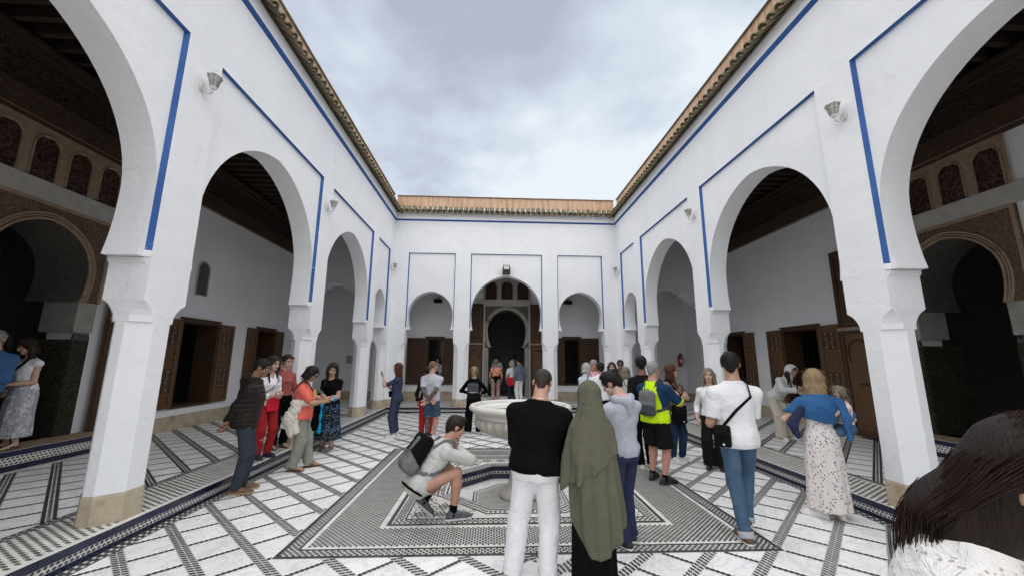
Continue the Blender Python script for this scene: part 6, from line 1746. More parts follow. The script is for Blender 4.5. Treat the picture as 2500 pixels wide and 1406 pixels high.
crossbody(p, 'L', None, lo=.06, w=.018).build('bag_strap', K['mauve'], p.obj)
p = Person((-3.80, 7.52), -128, 1.63, 'f', GZ, 1.0, 'light', ('bun', 'dark'), arms={'R': dict(hand=(.135, .08, .50)), 'L': dict(hand=(-.10, .12, .60), palm=(.5, -.6, 0))}, neck=(14, 14, 0), h=.014, seed=3, label='person in dusty red shirt and black trousers with sunglasses on dark tied hair')
p.top(K['plaid'], 1.0, .035, .018, 'shirt', .30, collar=True); p.legs(K['black'], 2, .012, .02, .10); p.shoes(SH['sandal'], sandal=True); glasses(p, True, 'sunglasses pushed up on the head of the person in dusty red shirt')
p = Person((-3.06, 6.70), -72, 1.62, 'f', 0, 1.22, 'tan', ('bob', 'black', .07), lean=2, arms={'R': dict(hand=(.065, .215, .645), pole=(1, -.5, -.6), palm=(-.7, .0, .75), curl=.7), 'L': dict(hand=(-.035, .225, .655), pole=(-1, -.5, -.6), palm=(.7, 0, .7), curl=.7)}, neck=(-8, 30, 0), h=.012, feet={'L': (-.06, .10, 12), 'R': (.055, -.03, -10)}, seed=4,
           label='person in coral T-shirt and sage linen trousers looking down at a phone')
ct = p.top(K['coral'], .86, -.035, .020, 'shirt', .298, (.006, 22, 5), .10, gx=1.05); p.legs(K['sage'], 2, .016, .028, .06, wr=(.008, 22, 6)); p.shoes(SH['sandal'], sandal=True); glasses(p, False, 'dark sunglasses on the person in coral T-shirt'); p.phone('R', 'pale phone held by the person in coral T-shirt', M['lampmetal'])
crossbody(p, 'R', None, lo=.06, off=.028, w=.016).build('bag_strap', K['black'], p.obj)
pr = MB(); c0 = p.torso_pt(.185, 14, .026); o_ = nrm(p.torso_pt(.185, 14, .2) - c0); w_ = nrm(np.cross(p.up, o_)); um = np.cross(o_, w_)
for rr, k_, mi_ in ((.085, 17, 0), (.055, 12, 1)):
    prev = None; n_ = 34; out_ = []
    for i in range(n_):
        a = 2 * PI * i / n_; r_ = rr * (1 + (.16 if i % 2 else -.04)); pt = c0 + w_ * r_ * math.cos(a) + um * r_ * 1.12 * math.sin(a); bulge = o_ * (.012 - .022 * (r_ / .09) ** 2 + .002 * mi_); out_.append(tuple(pt + bulge))
    cc_ = tuple(c0 + o_ * (.013 + .002 * mi_)); k0 = len(pr.v); pr.add([cc_] + out_, [(0, 1 + i, 1 + (i + 1) % n_) for i in range(n_)], mi_)
pr.build('chest_print', [cloth('print_orange', (.72, .30, .06), 'blotch', [(.82, .52, .20), (.36, .13, .04)], 2.2), cloth('print_gold', (.84, .50, .20), 'blotch', [(.62, .26, .06), (.9, .74, .50)], 3.0)], ct)
hp_ = p.T(.105, -.02, .06)
drape(p, 'jacket', [(p.T(.115, .06, .13), p.T(.12, -.06, .115), .05, .055), (p.T(.12, -.05, .11), p.T(.13, -.075, -.04), .06, .075), (p.T(.13, -.075, -.04), p.T(.125, -.06, -.175), .075, .045), (p.T(.13, -.03, .05), p.T(.14, -.005, -.14), .05, .04), (p.T(.125, -.09, .04), p.T(.12, -.125, -.08), .05, .05)], K['offwhite'], 'cream jacket hanging over the arm of the person in coral T-shirt', 'jacket', wr=(.014, 26, 3))
p = Person((-3.18, 8.12), 172, 1.66, 'f', 0, 1.10, 'light', ('long', 'dark', .22, 1), arms=front(.60, .135, .02), neck=(26, 24, -6), h=.014, seed=5, label='person with long dark hair in black top and blue patterned skirt, hands joined')
p.top(K['black'], .55, -.01, .014, 'top', .285, dec=.015); p.skirt(K['bands'], .12, 0, .045, .09); p.shoes(SH['taupe'], None, .04, 'boot'); p.phone('L', 'white phone with black lens held by the person in patterned skirt', SH['white'])
drape(p, 'jacket', [(p.T(.08, .10, .10), p.T(.13, .03, .085), .05, .05), (p.T(.10, .08, .08), p.T(.105, .105, -.26), .055, .06), (p.T(.135, .04, .06), p.T(.15, .06, -.27), .05, .05)], K['black'], 'black jacket hanging from the arms of the person in patterned skirt', 'jacket')
drape(p, 'scarf', [(p.T(-.005, .13, .10), p.T(.02, .135, .0), .03, .032), (p.T(.02, .135, .0), p.T(.025, .14, -.30), .022, .034), (p.T(-.08, .115, .085), p.T(-.10, .085, .06), .03, .04)], K['turq'], 'turquoise scarf hanging from the hands of the person in patterned skirt', 'scarf')

# --- middle distance, left
p = Person((-2.17, 9.30), 84, 1.64, 'f', 0, .98, 'light', ('long', 'auburn', .30), arms={'L': dict(hand=(-.045, .19, .815), pole=(-.5, .2, -1), palm=(.2, .9, .2), curl=.9), 'R': dict(hand=(-.02, .15, .70), pole=(.6, .1, -1), palm=(-.2, -.6, .3))}, neck=(0, 2, 0), h=.015, seed=6, label='person in navy jumpsuit with long auburn hair holding up a phone')
p.top(K['navy'], .80, .03, .015, 'jumpsuit_top', .30); p.legs(K['navy'], 1.86, .016, .012, .09); p.shoes(SH['white'], SH['sole'], .01); p.phone('L', 'black phone held up by the person in navy jumpsuit')
bag(p, 'dark bag on the hip of the person in navy jumpsuit', (.10, .03, .07), .06, 20, 'bagblack', 'L', off=.02, strap=False)
p = Person((-1.52, 9.42), 0, 1.56, 'f', 0, 1.0, 'tan', ('bun', 'black'), h=.017, seed=7, eyes=False, label='person in red trousers mostly hidden behind the tattooed man')
p.top(K['softblack'], 1.9, -.02, .014); p.legs(K['red'], 2, .012, .012); p.shoes(SH['black'])
p = Person((-1.35, 9.03), -8, 1.69, 'm', 0, 1.13, 'ruddy', ('buzz', 'buzz'), arms=BEH, neck=(-42, 2, 0), h=.014, feet={'L': (-.045, 0, 5), 'R': (.05, .01, -10)}, seed=8, label='person with tattooed arms in grey T-shirt and denim shorts, hands behind back')
p.top(K['greytee'], .72, -.05, .016, 'shirt', .31); p.legs(K['denimshort'], .93, .016, .012); p.shoes(SH['white'])
tt = NT('tattooed_skin'); f_ = tt.noise(26, 4, .6, None, 1.4); armmat(p, tt.done(tt.ramp(f_, [(.40, (.30, .19, .15)), (.47, (.085, .075, .075)), (.60, (.06, .056, .058)), (.66, (.26, .17, .14))]), .55, .3), 'LR', 'L')
for q in 'LR':
    d = nrm(p.kn[q] - p.hj[q]); e_ = p.hj[q] + (p.kn[q] - p.hj[q]) * .93; S = Shape().rc(e_ - d * .028, e_ + d * .004, .082 * 1.02, .083 * 1.02, .004, None, True, True); p.add('turn_up', S, cloth('hem_pale', (.42, .45, .50)), None, .009)
p = Person((-.45, 9.72), -6, 1.55, 'f', 0, 1.06, 'light', ('pony', 'blonde', .12), h=.015, seed=9, feet={'L': (-.085, .0, 12), 'R': (.10, .02, -20)}, arms={'L': dict(hand=(-.10, .12, .60), pole=(-1, -.6, 0)), 'R': dict(hand=(.10, .12, .60), pole=(1, -.6, 0))}, label='person with blonde ponytail in black, grey backpack on the back')
p.top(K['black'], 1.9, -.02, .016); p.legs(K['black'], 2, .014, .045, .08); p.shoes(SH['white']); backpack(p, 'dark grey backpack worn by the blonde person in black', .135, .06, .19, .12, 'bagmid', 'softblack', None, badge=True)

# --- squatting
p = Person((-.72, 4.64), -64, 1.73, 'm', 0, 1.04, 'ruddy', ('quiff', 'dark'), lean=34, hip=(0, -.055, .215), bend=.12, neck=(-12, -12, 0), h=.010, seed=10,
           arms={'R': dict(hand=(.0, .20, .42), pole=(.5, 1, -.5), palm=(-.3, -.5, .5)), 'L': dict(hand=(-.03, .21, .41), pole=(-.4, 1, -.5), palm=(.3, -.5, .5))}, feet={'R': (.075, .165, -12), 'L': (-.06, -.015, 4, 0, 42)}, knees={'R': (.12, .5, 1), 'L': (-.1, 1, .15)}, label='person squatting in pale grey sweater and stone shorts with a backpack')
p.top(K['pale'], 1.84, -.02, .020, 'sweater', .31, (.006, 24, 3)); p.legs(K['shorts'], .88, .016, .014, .05, wr=(.007, 24, 7), thigh=.006); p.shoes(SH['grey'], SH['sole'])
for q in 'LR':
    d = nrm(p.kn[q] - p.an[q]); S = Shape().rc(p.an[q] - d * .02, p.an[q] + d * .085, .040, .043, .01, None, False, True); p.add('sock', S, K['black'], None, .008)
S = Shape(); S.loft(p.hip, p.up, p.sd, p.tab(.030, -.034, -.020), .004); p.add('belt', S, K['black'], None, .008)
backpack(p, 'black and grey daypack with loose straps worn by the squatting person', .15, .085, .215, .155, 'bagblack', 'baggrey', 'baggrey', .026)

# --- foreground pair
p = Person((.36, 3.40), -14, 1.665, 'm', 0, 1.30, 'ruddy', ('buzz', 'buzzdark'), lean=3, side=4, arms={'L': dict(hand=(-.03, .20, .64), pole=(-.7, -.45, -1), palm=(.5, -.6, .3)), 'R': dict(hand=(.04, .20, .66), pole=(.7, -.4, -1), palm=(-.5, -.6, .3))}, neck=(-4, 26, 0), h=.009, feet={'L': (-.115, .0, 12), 'R': (.055, .01, -10)}, seed=11, label='person in black sweater and white trousers seen from behind by the fountain')
p.top(K['black'], 1.95, -.02, .024, 'sweater', .312, (.005, 18, 2)); p.legs(K['white'], 2, .014, .022, .05, wr=(.0045, 13, 4)); p.shoes(SH['black'])
b_ = MB(); b_.tube([p.nb + p.Rt @ V3(.036 * math.sin(a) * 1.7, .036 * math.cos(a) * 1.7, .012 + .012 * math.cos(a) * -1) for a in np.linspace(0, 2 * PI, 25)], .004, 6); b_.build('necklace', SH['silver'], p.obj)

p = Person((.80, 3.30), 4, 1.61, 'f', 0, 1.0, 'tan', None, neck=(10, 8, 0), h=.012, seed=12, eyes=False, arms=front(.64, .13, .03), label='person in long olive khimar over a black abaya seen from behind')
H_ = 1.61; S = Shape(); o3 = V3(0, 0, 0)
S.loft(o3, V3(0, 0, 1), V3(1, 0, 0), [(.005, .20, .17), (.3, .19, .165), (.8, .185, .15), (1.1, .17, .13), (1.28, .10, .09)], .02, (11, .06, 2)); p.add('abaya', S, K['black'], (.004, 16, 3, (1, 1, .3)), .012, 1)
S = Shape(); S.loft(o3, V3(0, 0, 1), V3(1, 0, 0), [(.27, .225, .200, .05, -.03), (.60, .232, .200, .035, -.02), (.95, .226, .180, .012, -.01), (1.14, .216, .155), (1.25, .19, .135), (1.31, .15, .115), (1.36, .105, .105)], .03, (9, .10, 4)); S.plane((.05, 0, .28), (-.10, 0, -1)); S.plane((.2, 0, .42), (.75, 0, -1.2)); S.plane((-.17, 0, .45), (-1, 0, -.55))
p.add('khimar', S, K['olive'], (.010, 15, 6, (1.3, 1.3, .22)), .011, 1)
S = Shape(); S.loft(o3, V3(0, 0, 1), V3(1, 0, 0), [(.74, .256, .208, -.02, -.01), (.98, .250, .196, -.01, -.006), (1.13, .232, .170, 0, -.004), (1.23, .206, .150, 0, -.006), (1.28, .178, .138, 0, -.005), (1.34, .142, .124, 0, 0), (1.39, .118, .116, 0, .002), (1.46, .100, .112, 0, .004)], .04, (8, .085, 1)); S.ell(p.hp(0, -.004, .016), V3(.062, .072, .068) * H_, p.Rn, .03); S.rc(p.hp(0, -.012, .0), V3(0, -.01, 1.36), .088, .115, .06)
S.plane((0, 0, .92), (.62, 0, -1.0)); S.ell(p.hp(0, .066, -.010), V3(.032, .045, .045) * H_, p.Rn, .01, True)
p.add('veil', S, K['olive'], (.010, 16, 9, (1.2, 1.2, .30)), .010, 1)

p0_ = [o for o in COL.objects if o.get('label', '').startswith('person in long olive khimar')][0]; p0_.scale = (.90, .92, .955)
p = Person((1.30, 4.03), 24, 1.63, 'm', 0, .93, 'light', ('quiff', 'black', .2, 1), side=-4, arms={'L': dict(hand=(-.03, .19, .66), pole=(-1, -.4, -.4), palm=(.5, -.5, .4)), 'R': dict(hand=(.05, .20, .64), pole=(1, -.4, -.4), palm=(-.5, -.5, .4))}, neck=(34, 30, 0), h=.011, feet={'L': (-.05, -.03, 8), 'R': (.05, .03, -6)}, seed=13, label='person in pale grey hoodie and navy trousers with black hair, head bowed')
t_ = p.top(K['hood'], 1.9, -.02, .026, 'hoodie', .315, (.006, 20, 4)); hoodback(p, K['hood'], t_); p.legs(K['navytr'], 2, .013, .014); p.shoes(SH['navy'], SH['sole'])
c_ = Shape().loft(p.nb - p.up * .01 * p.H, p.up, p.sd, [(0, .046 * p.H, .048 * p.H), (.035 * p.H, .040 * p.H, .042 * p.H)], .004); p.add('collar', c_, K['pink'], None, .008)

# --- group right of the fountain
p = Person((2.41, 5.95), -52, 1.71, 'm', 0, 1.24, 'ruddy', ('crop', 'grey'), arms={'R': dict(hand=(.10, .22, .675), pole=(1, -.4, -.7), palm=(-.7, 0, .4), curl=.8), 'L': dict(hand=(-.02, .22, .68), pole=(-1, -.4, -.7), palm=(.7, 0, .4), curl=.8)}, neck=(-6, 2, 0), h=.011, feet={'L': (-.07, .02, 10), 'R': (.07, -.03, -26)}, seed=14, label='stout person in neon yellow and navy shirt with black shorts and grey backpack')
gx_ = p
def hv(c):
    x = (c - p.hip) @ p.sd; z = (c - p.hip) @ p.up; y = (c - p.hip) @ p.fw
    return ((np.abs(x) > (.125 + .03 * np.sin(z * 9)) * p.H / 1.73 * 1.05) & (z > .13)).astype(int)
p.top(K['neon'], .95, -.03, .020, 'shirt', .305, (.006, 24, 4), .06, None); o_ = p.obj.children[-1]; me_ = o_.data; me_.materials.append(K['navysleeve']); cc = np.zeros(len(me_.polygons) * 3); me_.polygons.foreach_get('center', cc); me_.polygons.foreach_set('material_index', hv(cc.reshape(-1, 3)).astype(np.int32))
p.legs(K['softblack'], .98, .018, .022, .05, wr=(.007, 22, 9)); p.shoes(SH['black'])
for q in 'LR':
    d = nrm(p.kn[q] - p.an[q]); S = Shape().rc(p.an[q] - d * .02, p.an[q] + d * .05, .041, .043, .01, None, False, True); p.add('sock', S, K['black'], None, .009)
backpack(p, 'small grey backpack worn by the person in neon yellow', .13, .055, .18, .135, 'baggrey', 'bagmid', None, .022)
p = Person((3.24, 7.16), -158, 1.66, 'f', 0, 1.06, 'light', ('long', 'auburn', .20, 1), arms={'L': dict(hand=(-.02, .17, .665), pole=(-1, -.5, -.6), palm=(.3, -.8, .3), curl=.8), 'R': dict(hand=(.05, .16, .655), pole=(1, -.5, -.6), palm=(-.3, -.8, .3), curl=.8)}, neck=(42, -2, 4), h=.013, seed=15, feet={'L': (-.06, .02, 10), 'R': (.055, .0, -10)}, label='person with auburn hair in brown patterned blouse and dark jeans, smiling sideways')
p.top(K['blouse'], 1.5, -.05, .022, 'blouse', .295, (.006, 22, 3), .12); p.legs(K['denimdark'], 2, .012, .006); p.shoes(SH['white'], SH['sole'], .01); glasses(p, False, 'thin glasses on the person in brown patterned blouse')
bag(p, 'large black bag in front of the person in brown patterned blouse', (.13, .05, .16), -.035, 12, 'bagblack', 'R', badge=True, off=.02)
p = Person((2.50, 6.66), 6, 1.80, 'm', 0, 1.0, 'brown', ('short', 'black'), neck=(-22, 0, 0), h=.014, seed=16, eyes=False, label='tall person with black hair in dark T-shirt behind the neon yellow shirt')
p.top(K['softblack'], .8, -.03, .018); p.legs(K['black'], 2, .014, .018); p.shoes(SH['white'], SH['sole'])
p = Person((3.02, 9.05), 12, 1.58, 'f', 0, 1.05, 'light', ('bob', 'ash', .10), h=.016, seed=17, eyes=False, arms={'L': dict(hand=(-.12, .10, .62)), 'R': dict(hand=(.13, .03, .5))}, label='person with ash blonde bob in cream jacket and white trousers')
p.top(K['cream'], 1.95, -.06, .026, 'jacket', .305, collar=True); p.legs(K['offwhite'], 2, .014, .02); p.shoes(SH['white']); crossbody(p, 'L', None, off=.035, w=.02).build('bag_strap', K['black'], p.obj)
p = Person((2.24, 9.55), -48, 1.66, 'f', 0, 1.02, 'pale', ('bob', 'white', .05), h=.016, seed=18, label='person with curly white hair in pale blue shirt', neck=(-10, 6, 0), arms=front(.62, .14))
p.top(K['lightblue'], 1.8, -.05, .018, 'shirt', .305, collar=True); p.legs(K['navytr'], 2, .012, .012); p.shoes(SH['navy']); crossbody(p, 'R', None, off=.028, w=.018).build('bag_strap', K['black'], p.obj)
p = Person((2.60, 10.25), 150, 1.74, 'm', 0, 1.06, 'ruddy', ('short', 'grey'), h=.016, seed=19, neck=(18, 6, 0), label='person with grey hair in pale pink shirt at the back of the group')
p.top(K['pink'], 1.8, -.03, .018, 'shirt', .305, collar=True); p.legs(K['beige'], 2, .013, .014); p.shoes(SH['brown'])
p = Person((2.48, 9.15), -8, 1.68, 'm', 0, 1.0, 'tan', ('short', 'black'), h=.016, seed=20, eyes=False, label='person with dark hair in white shirt and black trousers in the group')
p.top(K['white'], 1.8, -.02, .018, 'shirt', .305, collar=True); p.legs(K['black'], 2, .013, .014); p.shoes(SH['black'])
p = Person((3.02, 10.05), 168, 1.68, 'f', 0, 1.0, 'light', ('bob', 'dark', .08), h=.016, seed=21, neck=(-4, 0, 0), arms={'R': dict(hand=(.06, .18, .70), pole=(1, -.4, -.6), palm=(-.5, 0, .6)), 'L': dict(hand=(-.13, .03, .49))}, label='person with dark bob in black top talking, facing the camera')
p.top(K['black'], 1.7, -.04, .016, 'top', .29, vneck=True); p.legs(K['black'], 2, .012, .014); p.shoes(SH['black'])
p = Person((3.40, 10.55), 160, 1.74, 'm', 0, 1.0, 'brown', ('short', 'black'), h=.017, seed=22, label='person with short black hair and glasses behind the dark bobbed talker')
p.top(K['mauve'], 1.8, -.03, .018, 'shirt', .305, collar=True); p.legs(K['black'], 2, .013, .014); p.shoes(SH['black']); glasses(p, False, 'dark glasses on the person behind the dark bobbed talker')

# --- right foreground
p = Person((3.62, 6.60), 150, 1.60, 'f', 0, 1.0, 'light', ('bob', 'ash', .12), h=.014, seed=23, label='person with ash hair and black trousers mostly hidden by the white T-shirt man')
p.top(K['white'], 1.6, -.02, .016); p.legs(K['softblack'], 2, .014, .04); p.shoes(SH['black'], None, .04, 'boot')
p = Person((2.52, 4.13), -10, 1.82, 'm', 0, 1.04, 'tan', ('crop', 'black'), lean=1, arms={'L': dict(hand=(-.085, .14, .60), pole=(-.45, -.6, -1), palm=(.6, -.5, .2)), 'R': dict(hand=(.03, .17, .64), pole=(.5, -.5, -1), palm=(-.5, -.5, .3), curl=.7)}, neck=(-22, 4, 0), h=.009, feet={'L': (-.03, -.07, 6), 'R': (.045, .085, -22, 0, 14)}, seed=24, label='tall person in white T-shirt and blue jeans with a black shoulder bag')
p.top(K['white'], .80, -.045, .022, 'shirt', .310, (.0032, 15, 3, (1, 1, .6)), .05); p.legs(K['denim'], 1.92, .009, .004, .05, wr=(.005, 28, 4)); cuffs(p, cloth('hem_pale', (.42, .45, .50))); p.shoes(SH['brown'], SH['sole'], .01)
bag(p, 'black shoulder bag with strap at the hip of the white T-shirt man', (.075, .035, .105), .02, -128, 'bagblack', 'R', badge=True, off=.03)
b_ = MB()
p = Person((3.78, 4.58), -12, 1.63, 'f', 0, 1.02, 'light', ('long', 'blonde', .17), h=.010, seed=25, feet={'L': (-.06, .0, 55), 'R': (.06, .0, -4)}, arms={'L': dict(hand=(-.10, .15, .62), pole=(-1, -.3, -.4)), 'R': dict(hand=(.14, .12, .60), pole=(1, -.2, -.4), palm=(-.6, 0, .6))}, label='person with blonde hair in long floral dress carrying a child')
p.top(K['floral'], .5, -.02, .014, 'bodice', .29); p.skirt(K['floral'], .055, 0, .035, .12, 'dress', (8, .05)); p.shoes(SH['white'], SH['sole'])
S = Shape(); H_ = p.H; S.loft(p.hip, p.up, p.sd, p.tab(.045, .115, .315, 1.06, 1.1), .03)
p._arms(S, .034, .92, .03); S.plane(p.T(0, 0, .115), p.Rt @ V3(-.32, 0, -1)); S.ell(p.nb + p.up * .03 * H_, V3(.045, .052, .05) * H_, p.Rt, .01, True)
jk = p.thing('denim_jacket', S, K['denimjacket'], 'blue denim jacket laid over the shoulders of the person in floral dress', 'jacket', (.009, 22, 5), .010)
S = Shape(); S.chain([p.T(.115, -.06, .26), p.T(.135, -.085, .16), p.T(.135, -.085, .02)], [.05, .045, .035], .03, (p.fw, 1.5)); P_, F_ = S.mesh(.010, (.008, 24, 2)); o = bpy.data.objects.new('empty_sleeve', np_mesh('empty_sleeve', P_, F_, K['denimjacket'])); COL.objects.link(o); o.parent = jk
S = Shape(); S.chain([p.T(-.12, -.03, .21), p.T(-.175, .0, .10), p.T(-.14, .02, -.0)], [.045, .05, .03], .03); P_, F_ = S.mesh(.010, (.008, 24, 6)); o = bpy.data.objects.new('lining', np_mesh('lining', P_, F_, K['navytr'])); COL.objects.link(o); o.parent = jk
p = Person((4.05, 4.53), 66, .98, 'f', .46, 1.12, 'light', ('bob', 'ash', .05), h=.009, seed=26, arms={'L': dict(hand=(-.02, .20, .72), pole=(-1, -.2, -.4)), 'R': dict(hand=(.10, .19, .66), pole=(1, -.6, -.5))}, feet={'L': (-.10, .16, 10, .14), 'R': (.13, .12, -20, .12)}, neck=(20, 12, 10), label='child with fair curly hair held on the hip of the person in floral dress')
p.top(cloth('pale_pink', (.74, .56, .55)), .6, .05, .010); p.legs(K['denim'], 1.75, .010, .012, .12); p.shoes(SH['white'])
p = Person((5.98, 8.15), -168, 1.62, 'f', GZ, 1.0, 'tan', ('long', 'dark', .20, 1), side=-14, lean=34, hip=(0, -.09, .50), h=.014, seed=27, arms={'R': dict(hand=(.02, .26, .62), pole=(1, -.5, -.4), palm=(-.4, -.3, .6), curl=.8), 'L': dict(hand=(-.03, .27, .62), pole=(-1, -.5, -.4), palm=(.4, -.3, .6), curl=.8)}, neck=(0, -26, 0), feet={'L': (-.07, .0, 10), 'R': (.09, .03, -16)}, label='person in white hooded jacket bending forward with the hood up')
t_ = p.top(K['whitejk'], 1.93, -.01, .028, 'jacket', .315, (.008, 22, 3)); hoodback(p, K['whitejk'], t_, True); p.legs(K['beige'], 2, .020, .05, .06, wr=(.009, 20, 5)); p.shoes(SH['white'])
p = Person((8.25, 9.35), 120, 1.64, 'f', GZ, 1.0, 'light', ('bob', 'black', .08), h=.017, seed=28, label='person in dark clothes with a pale mask standing in the dark doorway')
p.top(K['black'], 1.9, -.04, .018); p.legs(K['black'], 2, .013, .014); p.shoes(SH['black'])
S = Shape().ell(p.hp(0, .046, -.030), V3(.026, .020, .024) * p.H, p.Rn, 0); p.add('face_mask', S, SH['white'], None, .008)

# --- left doorway
p = Person((-6.62, 6.02), 168, 1.52, 'f', .466, 1.08, 'light', ('bob', 'dark', .12), h=.014, seed=29, arms=front(.58, .13, .04), neck=(-14, 22, 0), label='person in white tank top and grey patterned skirt in the carved doorway')
p.top(K['white'], .12, -.01, .012, 'tank_top', .275, dec=.02); p.skirt(K['skirtgrey'], .10, 0, .03, .08); p.shoes(SH['sandal'], sandal=True); bag(p, 'small dark bag across the person in white tank top', (.06, .025, .045), .06, 30, 'bagblack', 'L', off=.02)
p = Person((-6.66, 5.62), -150, 1.60, 'm', .466, 1.05, 'ruddy', ('short', 'grey'), h=.015, seed=30, label='person with grey hair in blue shirt at the left edge', arms=front(.62, .14))
p.top(K['blue'], 1.6, -.04, .02, 'shirt', .305, collar=True); p.legs(K['slate'], 2, .013, .014); p.shoes(SH['brown'])
p = Person((-7.25, 6.18), -160, 1.62, 'f', .466, 1.0, 'tan', ('long', 'black', .16), h=.017, seed=31, eyes=False, label='person with black hair in dark clothes deep in the left doorway')
p.top(K['softblack'], 1.8, -.03, .018); p.legs(K['black'], 2, .013, .014); p.shoes(SH['black'])

# --- end doorway
p = Person((.10, 15.05), 2, 1.60, 'f', GZ, 1.0, 'tan', ('pony', 'ash', .14), h=.016, seed=32, eyes=False, arms={'L': dict(hand=(-.135, .0, .50)), 'R': dict(hand=(.135, .0, .50))}, label='person in peach top and patterned leggings entering the end doorway')
p.top(K['peach'], .1, .06, .012, 'top', .27, dec=.02); p.legs(K['leggings'], 2, .010, .016, .10); p.shoes(SH['white']); crossbody(p, 'L', None, off=.02, w=.02).build('bag_strap', K['red'], p.obj)
S = Shape(); S.loft(p.hip, p.up, p.sd, p.tab(.022, .02, .085), .02); S.rc(p.T(0, -.07, .05), p.T(0, -.085, -.07), .09, .03, .05, (p.fw, 2.0)); p.add('wrapped_jacket', S, K['black'], (.005, 26, 2))
p = Person((.74, 15.6), -4, 1.56, 'f', GZ, 1.05, 'pale', ('bob', 'white', .06), h=.016, seed=33, eyes=False, label='person in white T-shirt with a red cloth round the waist at the end doorway')
p.top(K['white'], .7, .0, .016); p.legs(K['navytr'], 2, .012, .012); p.shoes(SH['black'])
S = Shape(); S.loft(p.hip, p.up, p.sd, [(-.14 * p.H, .105 * p.H, .085 * p.H)] + p.tab(.024, -.03, .07), .02); p.add('wrap', S, K['brightred'], (.006, 24, 2))
p = Person((1.00, 15.2), 34, 1.66, 'm', GZ, 1.05, 'tan', ('short', 'black'), lean=4, h=.016, seed=34, eyes=False, neck=(14, 4, 0), label='person in dark grey hooded top and white trousers at the end doorway')
t_ = p.top(K['greyblue'], 1.92, -.04, .026, 'hoodie', .315); hoodback(p, K['greyblue'], t_); p.legs(K['white'], 2, .013, .016); p.shoes(SH['white'])
p = Person((.16, 17.3), 4, 1.66, 'f', .30, 1.0, 'tan', ('long', 'dark', .2), h=.018, seed=35, eyes=False, label='person in grey blue top deep inside the end doorway')
p.top(K['lightblue'], .8, -.03, .016); p.legs(K['black'], 2, .013, .014); p.shoes(SH['black'])
p = Person((.95, 17.6), -10, 1.70, 'm', .30, 1.0, 'brown', ('short', 'black'), h=.018, seed=36, eyes=False, label='person in black deep inside the end doorway')
p.top(K['black'], 1.9, -.03, .018); p.legs(K['black'], 2, .013, .014); p.shoes(SH['black'])
p = Person((-2.26, 16.5), 176, 1.70, 'f', GZ, 1.0, 'light', ('bob', 'dark', .12), h=.016, seed=37, arms=front(.66, .14), neck=(0, 18, 0), label='person in white shirt with a black bag inside the end gallery window')
p.top(K['white'], 1.8, -.04, .018, 'shirt', .305, collar=True, vneck=True); p.legs(K['black'], 2, .013, .014); p.shoes(SH['black']); bag(p, 'black bag carried in front by the person inside the window', (.13, .06, .14), .08, 20, 'bagblack', 'L', off=.02)

# --- person close to the camera, lower right
p = Person((.918, .872), -138, 1.645, 'f', 0, 1.04, 'tan', None, lean=8, h=.0075, seed=38, eyes=True, neck=(-4, 36, 0), arms=front(.62, .18, .05), label='person close to the camera with long dark hair and white lace blouse')
p.top(K['lace'], 1.2, -.03, .020, 'blouse', .335, (.004, 20, 3)); p.legs(K['black'], 2, .014, .03); p.shoes(SH['black'])
S = Shape(); a = p.hp; H_ = p.H; Rn = p.Rn
S.ell(a(0, -.011, .020), V3(.0480, .0590, .0550) * H_, Rn, .012); S.ell(a(0, .070, -.014), V3(.042, .042, .054) * H_, Rn, .012, True)
for g_ in (-1, 1): S.ell(a(g_ * .054, .004, -.010), V3(.016, .017, .026) * H_, Rn, .006, True)
dn = V3(0, 0, -1.0); bk = -p.fw; c0 = a(0, -.014, .016)
ts = np.array([0, .28, .6, 1.0]); Cn = np.array([c0, p.nb + bk * -.006 + dn * -.035, p.nb + bk * .020 + dn * .13, p.nb + bk * .030 + dn * .40]); Rr = np.array([.060, .046, .042, .024]) * H_
S.chain(list(Cn), list(Rr * .97), .05, (p.sd, 1.12)); S.ell(a(0, .070, -.014), V3(.042, .044, .056) * H_, Rn, .012, True)
for g_ in (-1, 1): S.ell(a(g_ * .056, .008, -.012), V3(.020, .022, .032) * H_, Rn, .008, True)
nh = p.add('hair', S, hairm('near_dark', (.017, .0085, .006)), (.0012, 45, 9, (1, 1, .14)), .0075, 2)
rg = np.random.RandomState(5); strands = []
Cf = lambda t: np.array([np.interp(t, ts, Cn[:, k]) for k in range(3)]); Rf_ = lambda t: np.interp(t, ts, Rr)
e1 = p.sd; e2 = p.fw; crown = a(.0, -.012, .0765)
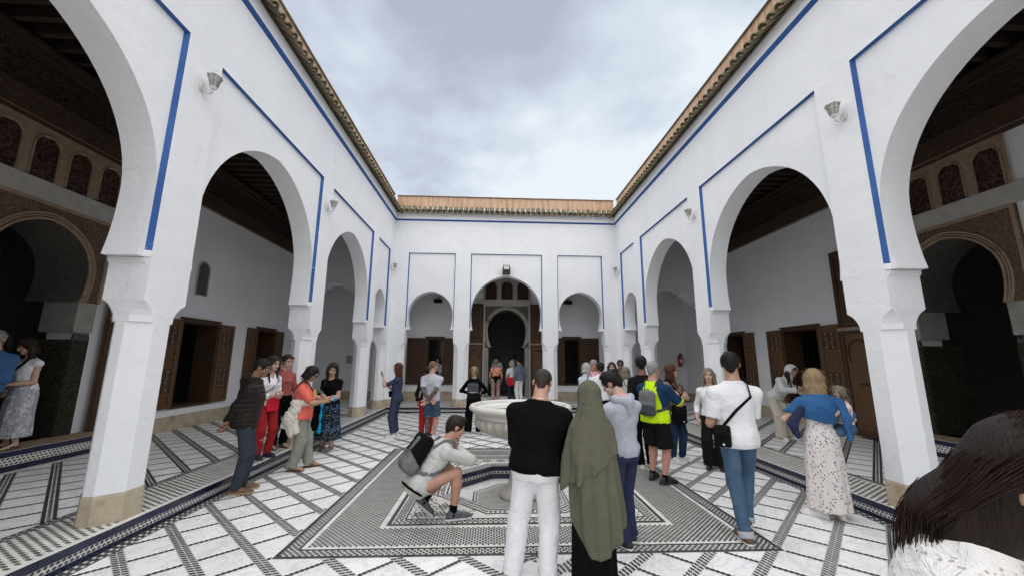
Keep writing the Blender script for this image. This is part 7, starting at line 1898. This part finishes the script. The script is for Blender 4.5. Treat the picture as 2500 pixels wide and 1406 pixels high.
for i in range(1500):
    ph = rg.uniform(0, 2 * PI); dr = e1 * math.cos(ph) * .90 + e2 * math.sin(ph)
    if dr @ e2 > (-.30 if abs(math.cos(ph)) > .45 else .2): continue
    te = rg.uniform(.55, 1.0); rr = 1.05 + abs(rg.normal(0, .032)); fr = rg.normal(0, .006, 3); s0 = crown + rg.normal(0, .008, 3) + dr * rg.uniform(0, .03)
    pts = []
    for f in np.linspace(0, 1, 11):
        t = te * f ** 1.15; q = Cf(t) + dr * Rf_(t) * rr; w_ = max(0, 1 - f * 3.2) ** 1.0
        arc = s0 * w_ + q * (1 - w_); k_ = arc - c0
        if w_ > 0: L_ = np.linalg.norm(k_); arc = c0 + k_ / L_ * max(L_, .0615 * H_ * rr)
        pts.append(arc + fr * f * 1.5 + e1 * .004 * math.sin(f * 9 + ph * 3))
    strands.append(pts)
for j in range(16):
    q = Cf(.16) + bk * .050 * H_ / 1.64 + bk * .045 + rg.normal(0, .005, 3); d_ = bk + rg.normal(0, .10, 3)
    strands.append([q + (dn * .27 * f + d_ * (.058 * math.sin(f * PI * .9)) + rg.normal(0, .0006, 3)) for f in np.linspace(0, 1, 12)])
sb_ = MB()
for pts in strands: sb_.tube(pts, [.0009] * (len(pts) - 1) + [.0003], 3)
o = sb_.build('hair_strands', hairm('strand', (.034, .015, .010)), nh, True); o['kind'] = 'stuff'
b_ = MB()
for i, (x, y, z_) in enumerate(((-.010, -.030, .078), (.004, -.034, .078), (.018, -.032, .076), (.030, -.028, .071), (-.022, -.026, .075), (.012, -.024, .081), (.0, -.022, .081))):
    c = a(x, y - .016, z_ - .020); b_.lathe([(0, -.009), (.007, -.005), (.009, 0), (.007, .005), (0, .009)], tuple(c), 8)
o = b_.build('hair_clip', SH['silver'], None, True); p.place(o); tag(o, 'silver beaded clip on top of the near dark haired head', 'hair clip')

sc = MB(); sc.loft([[(.03 * math.cos(k), .022 * math.sin(k), 0) for k in np.linspace(0, 2 * PI, 9)[:-1]], [(.022 * math.cos(k), .02 * math.sin(k) + .004, .014) for k in np.linspace(0, 2 * PI, 9)[:-1]], [(.008 * math.cos(k), .006 * math.sin(k), .02) for k in np.linspace(0, 2 * PI, 9)[:-1]]])
tag(sc.build('paper_scrap', M['paper'], None, False, (-3.30, 6.75, .0)), 'crumpled scrap of white paper on the floor beside the kerb', 'paper')
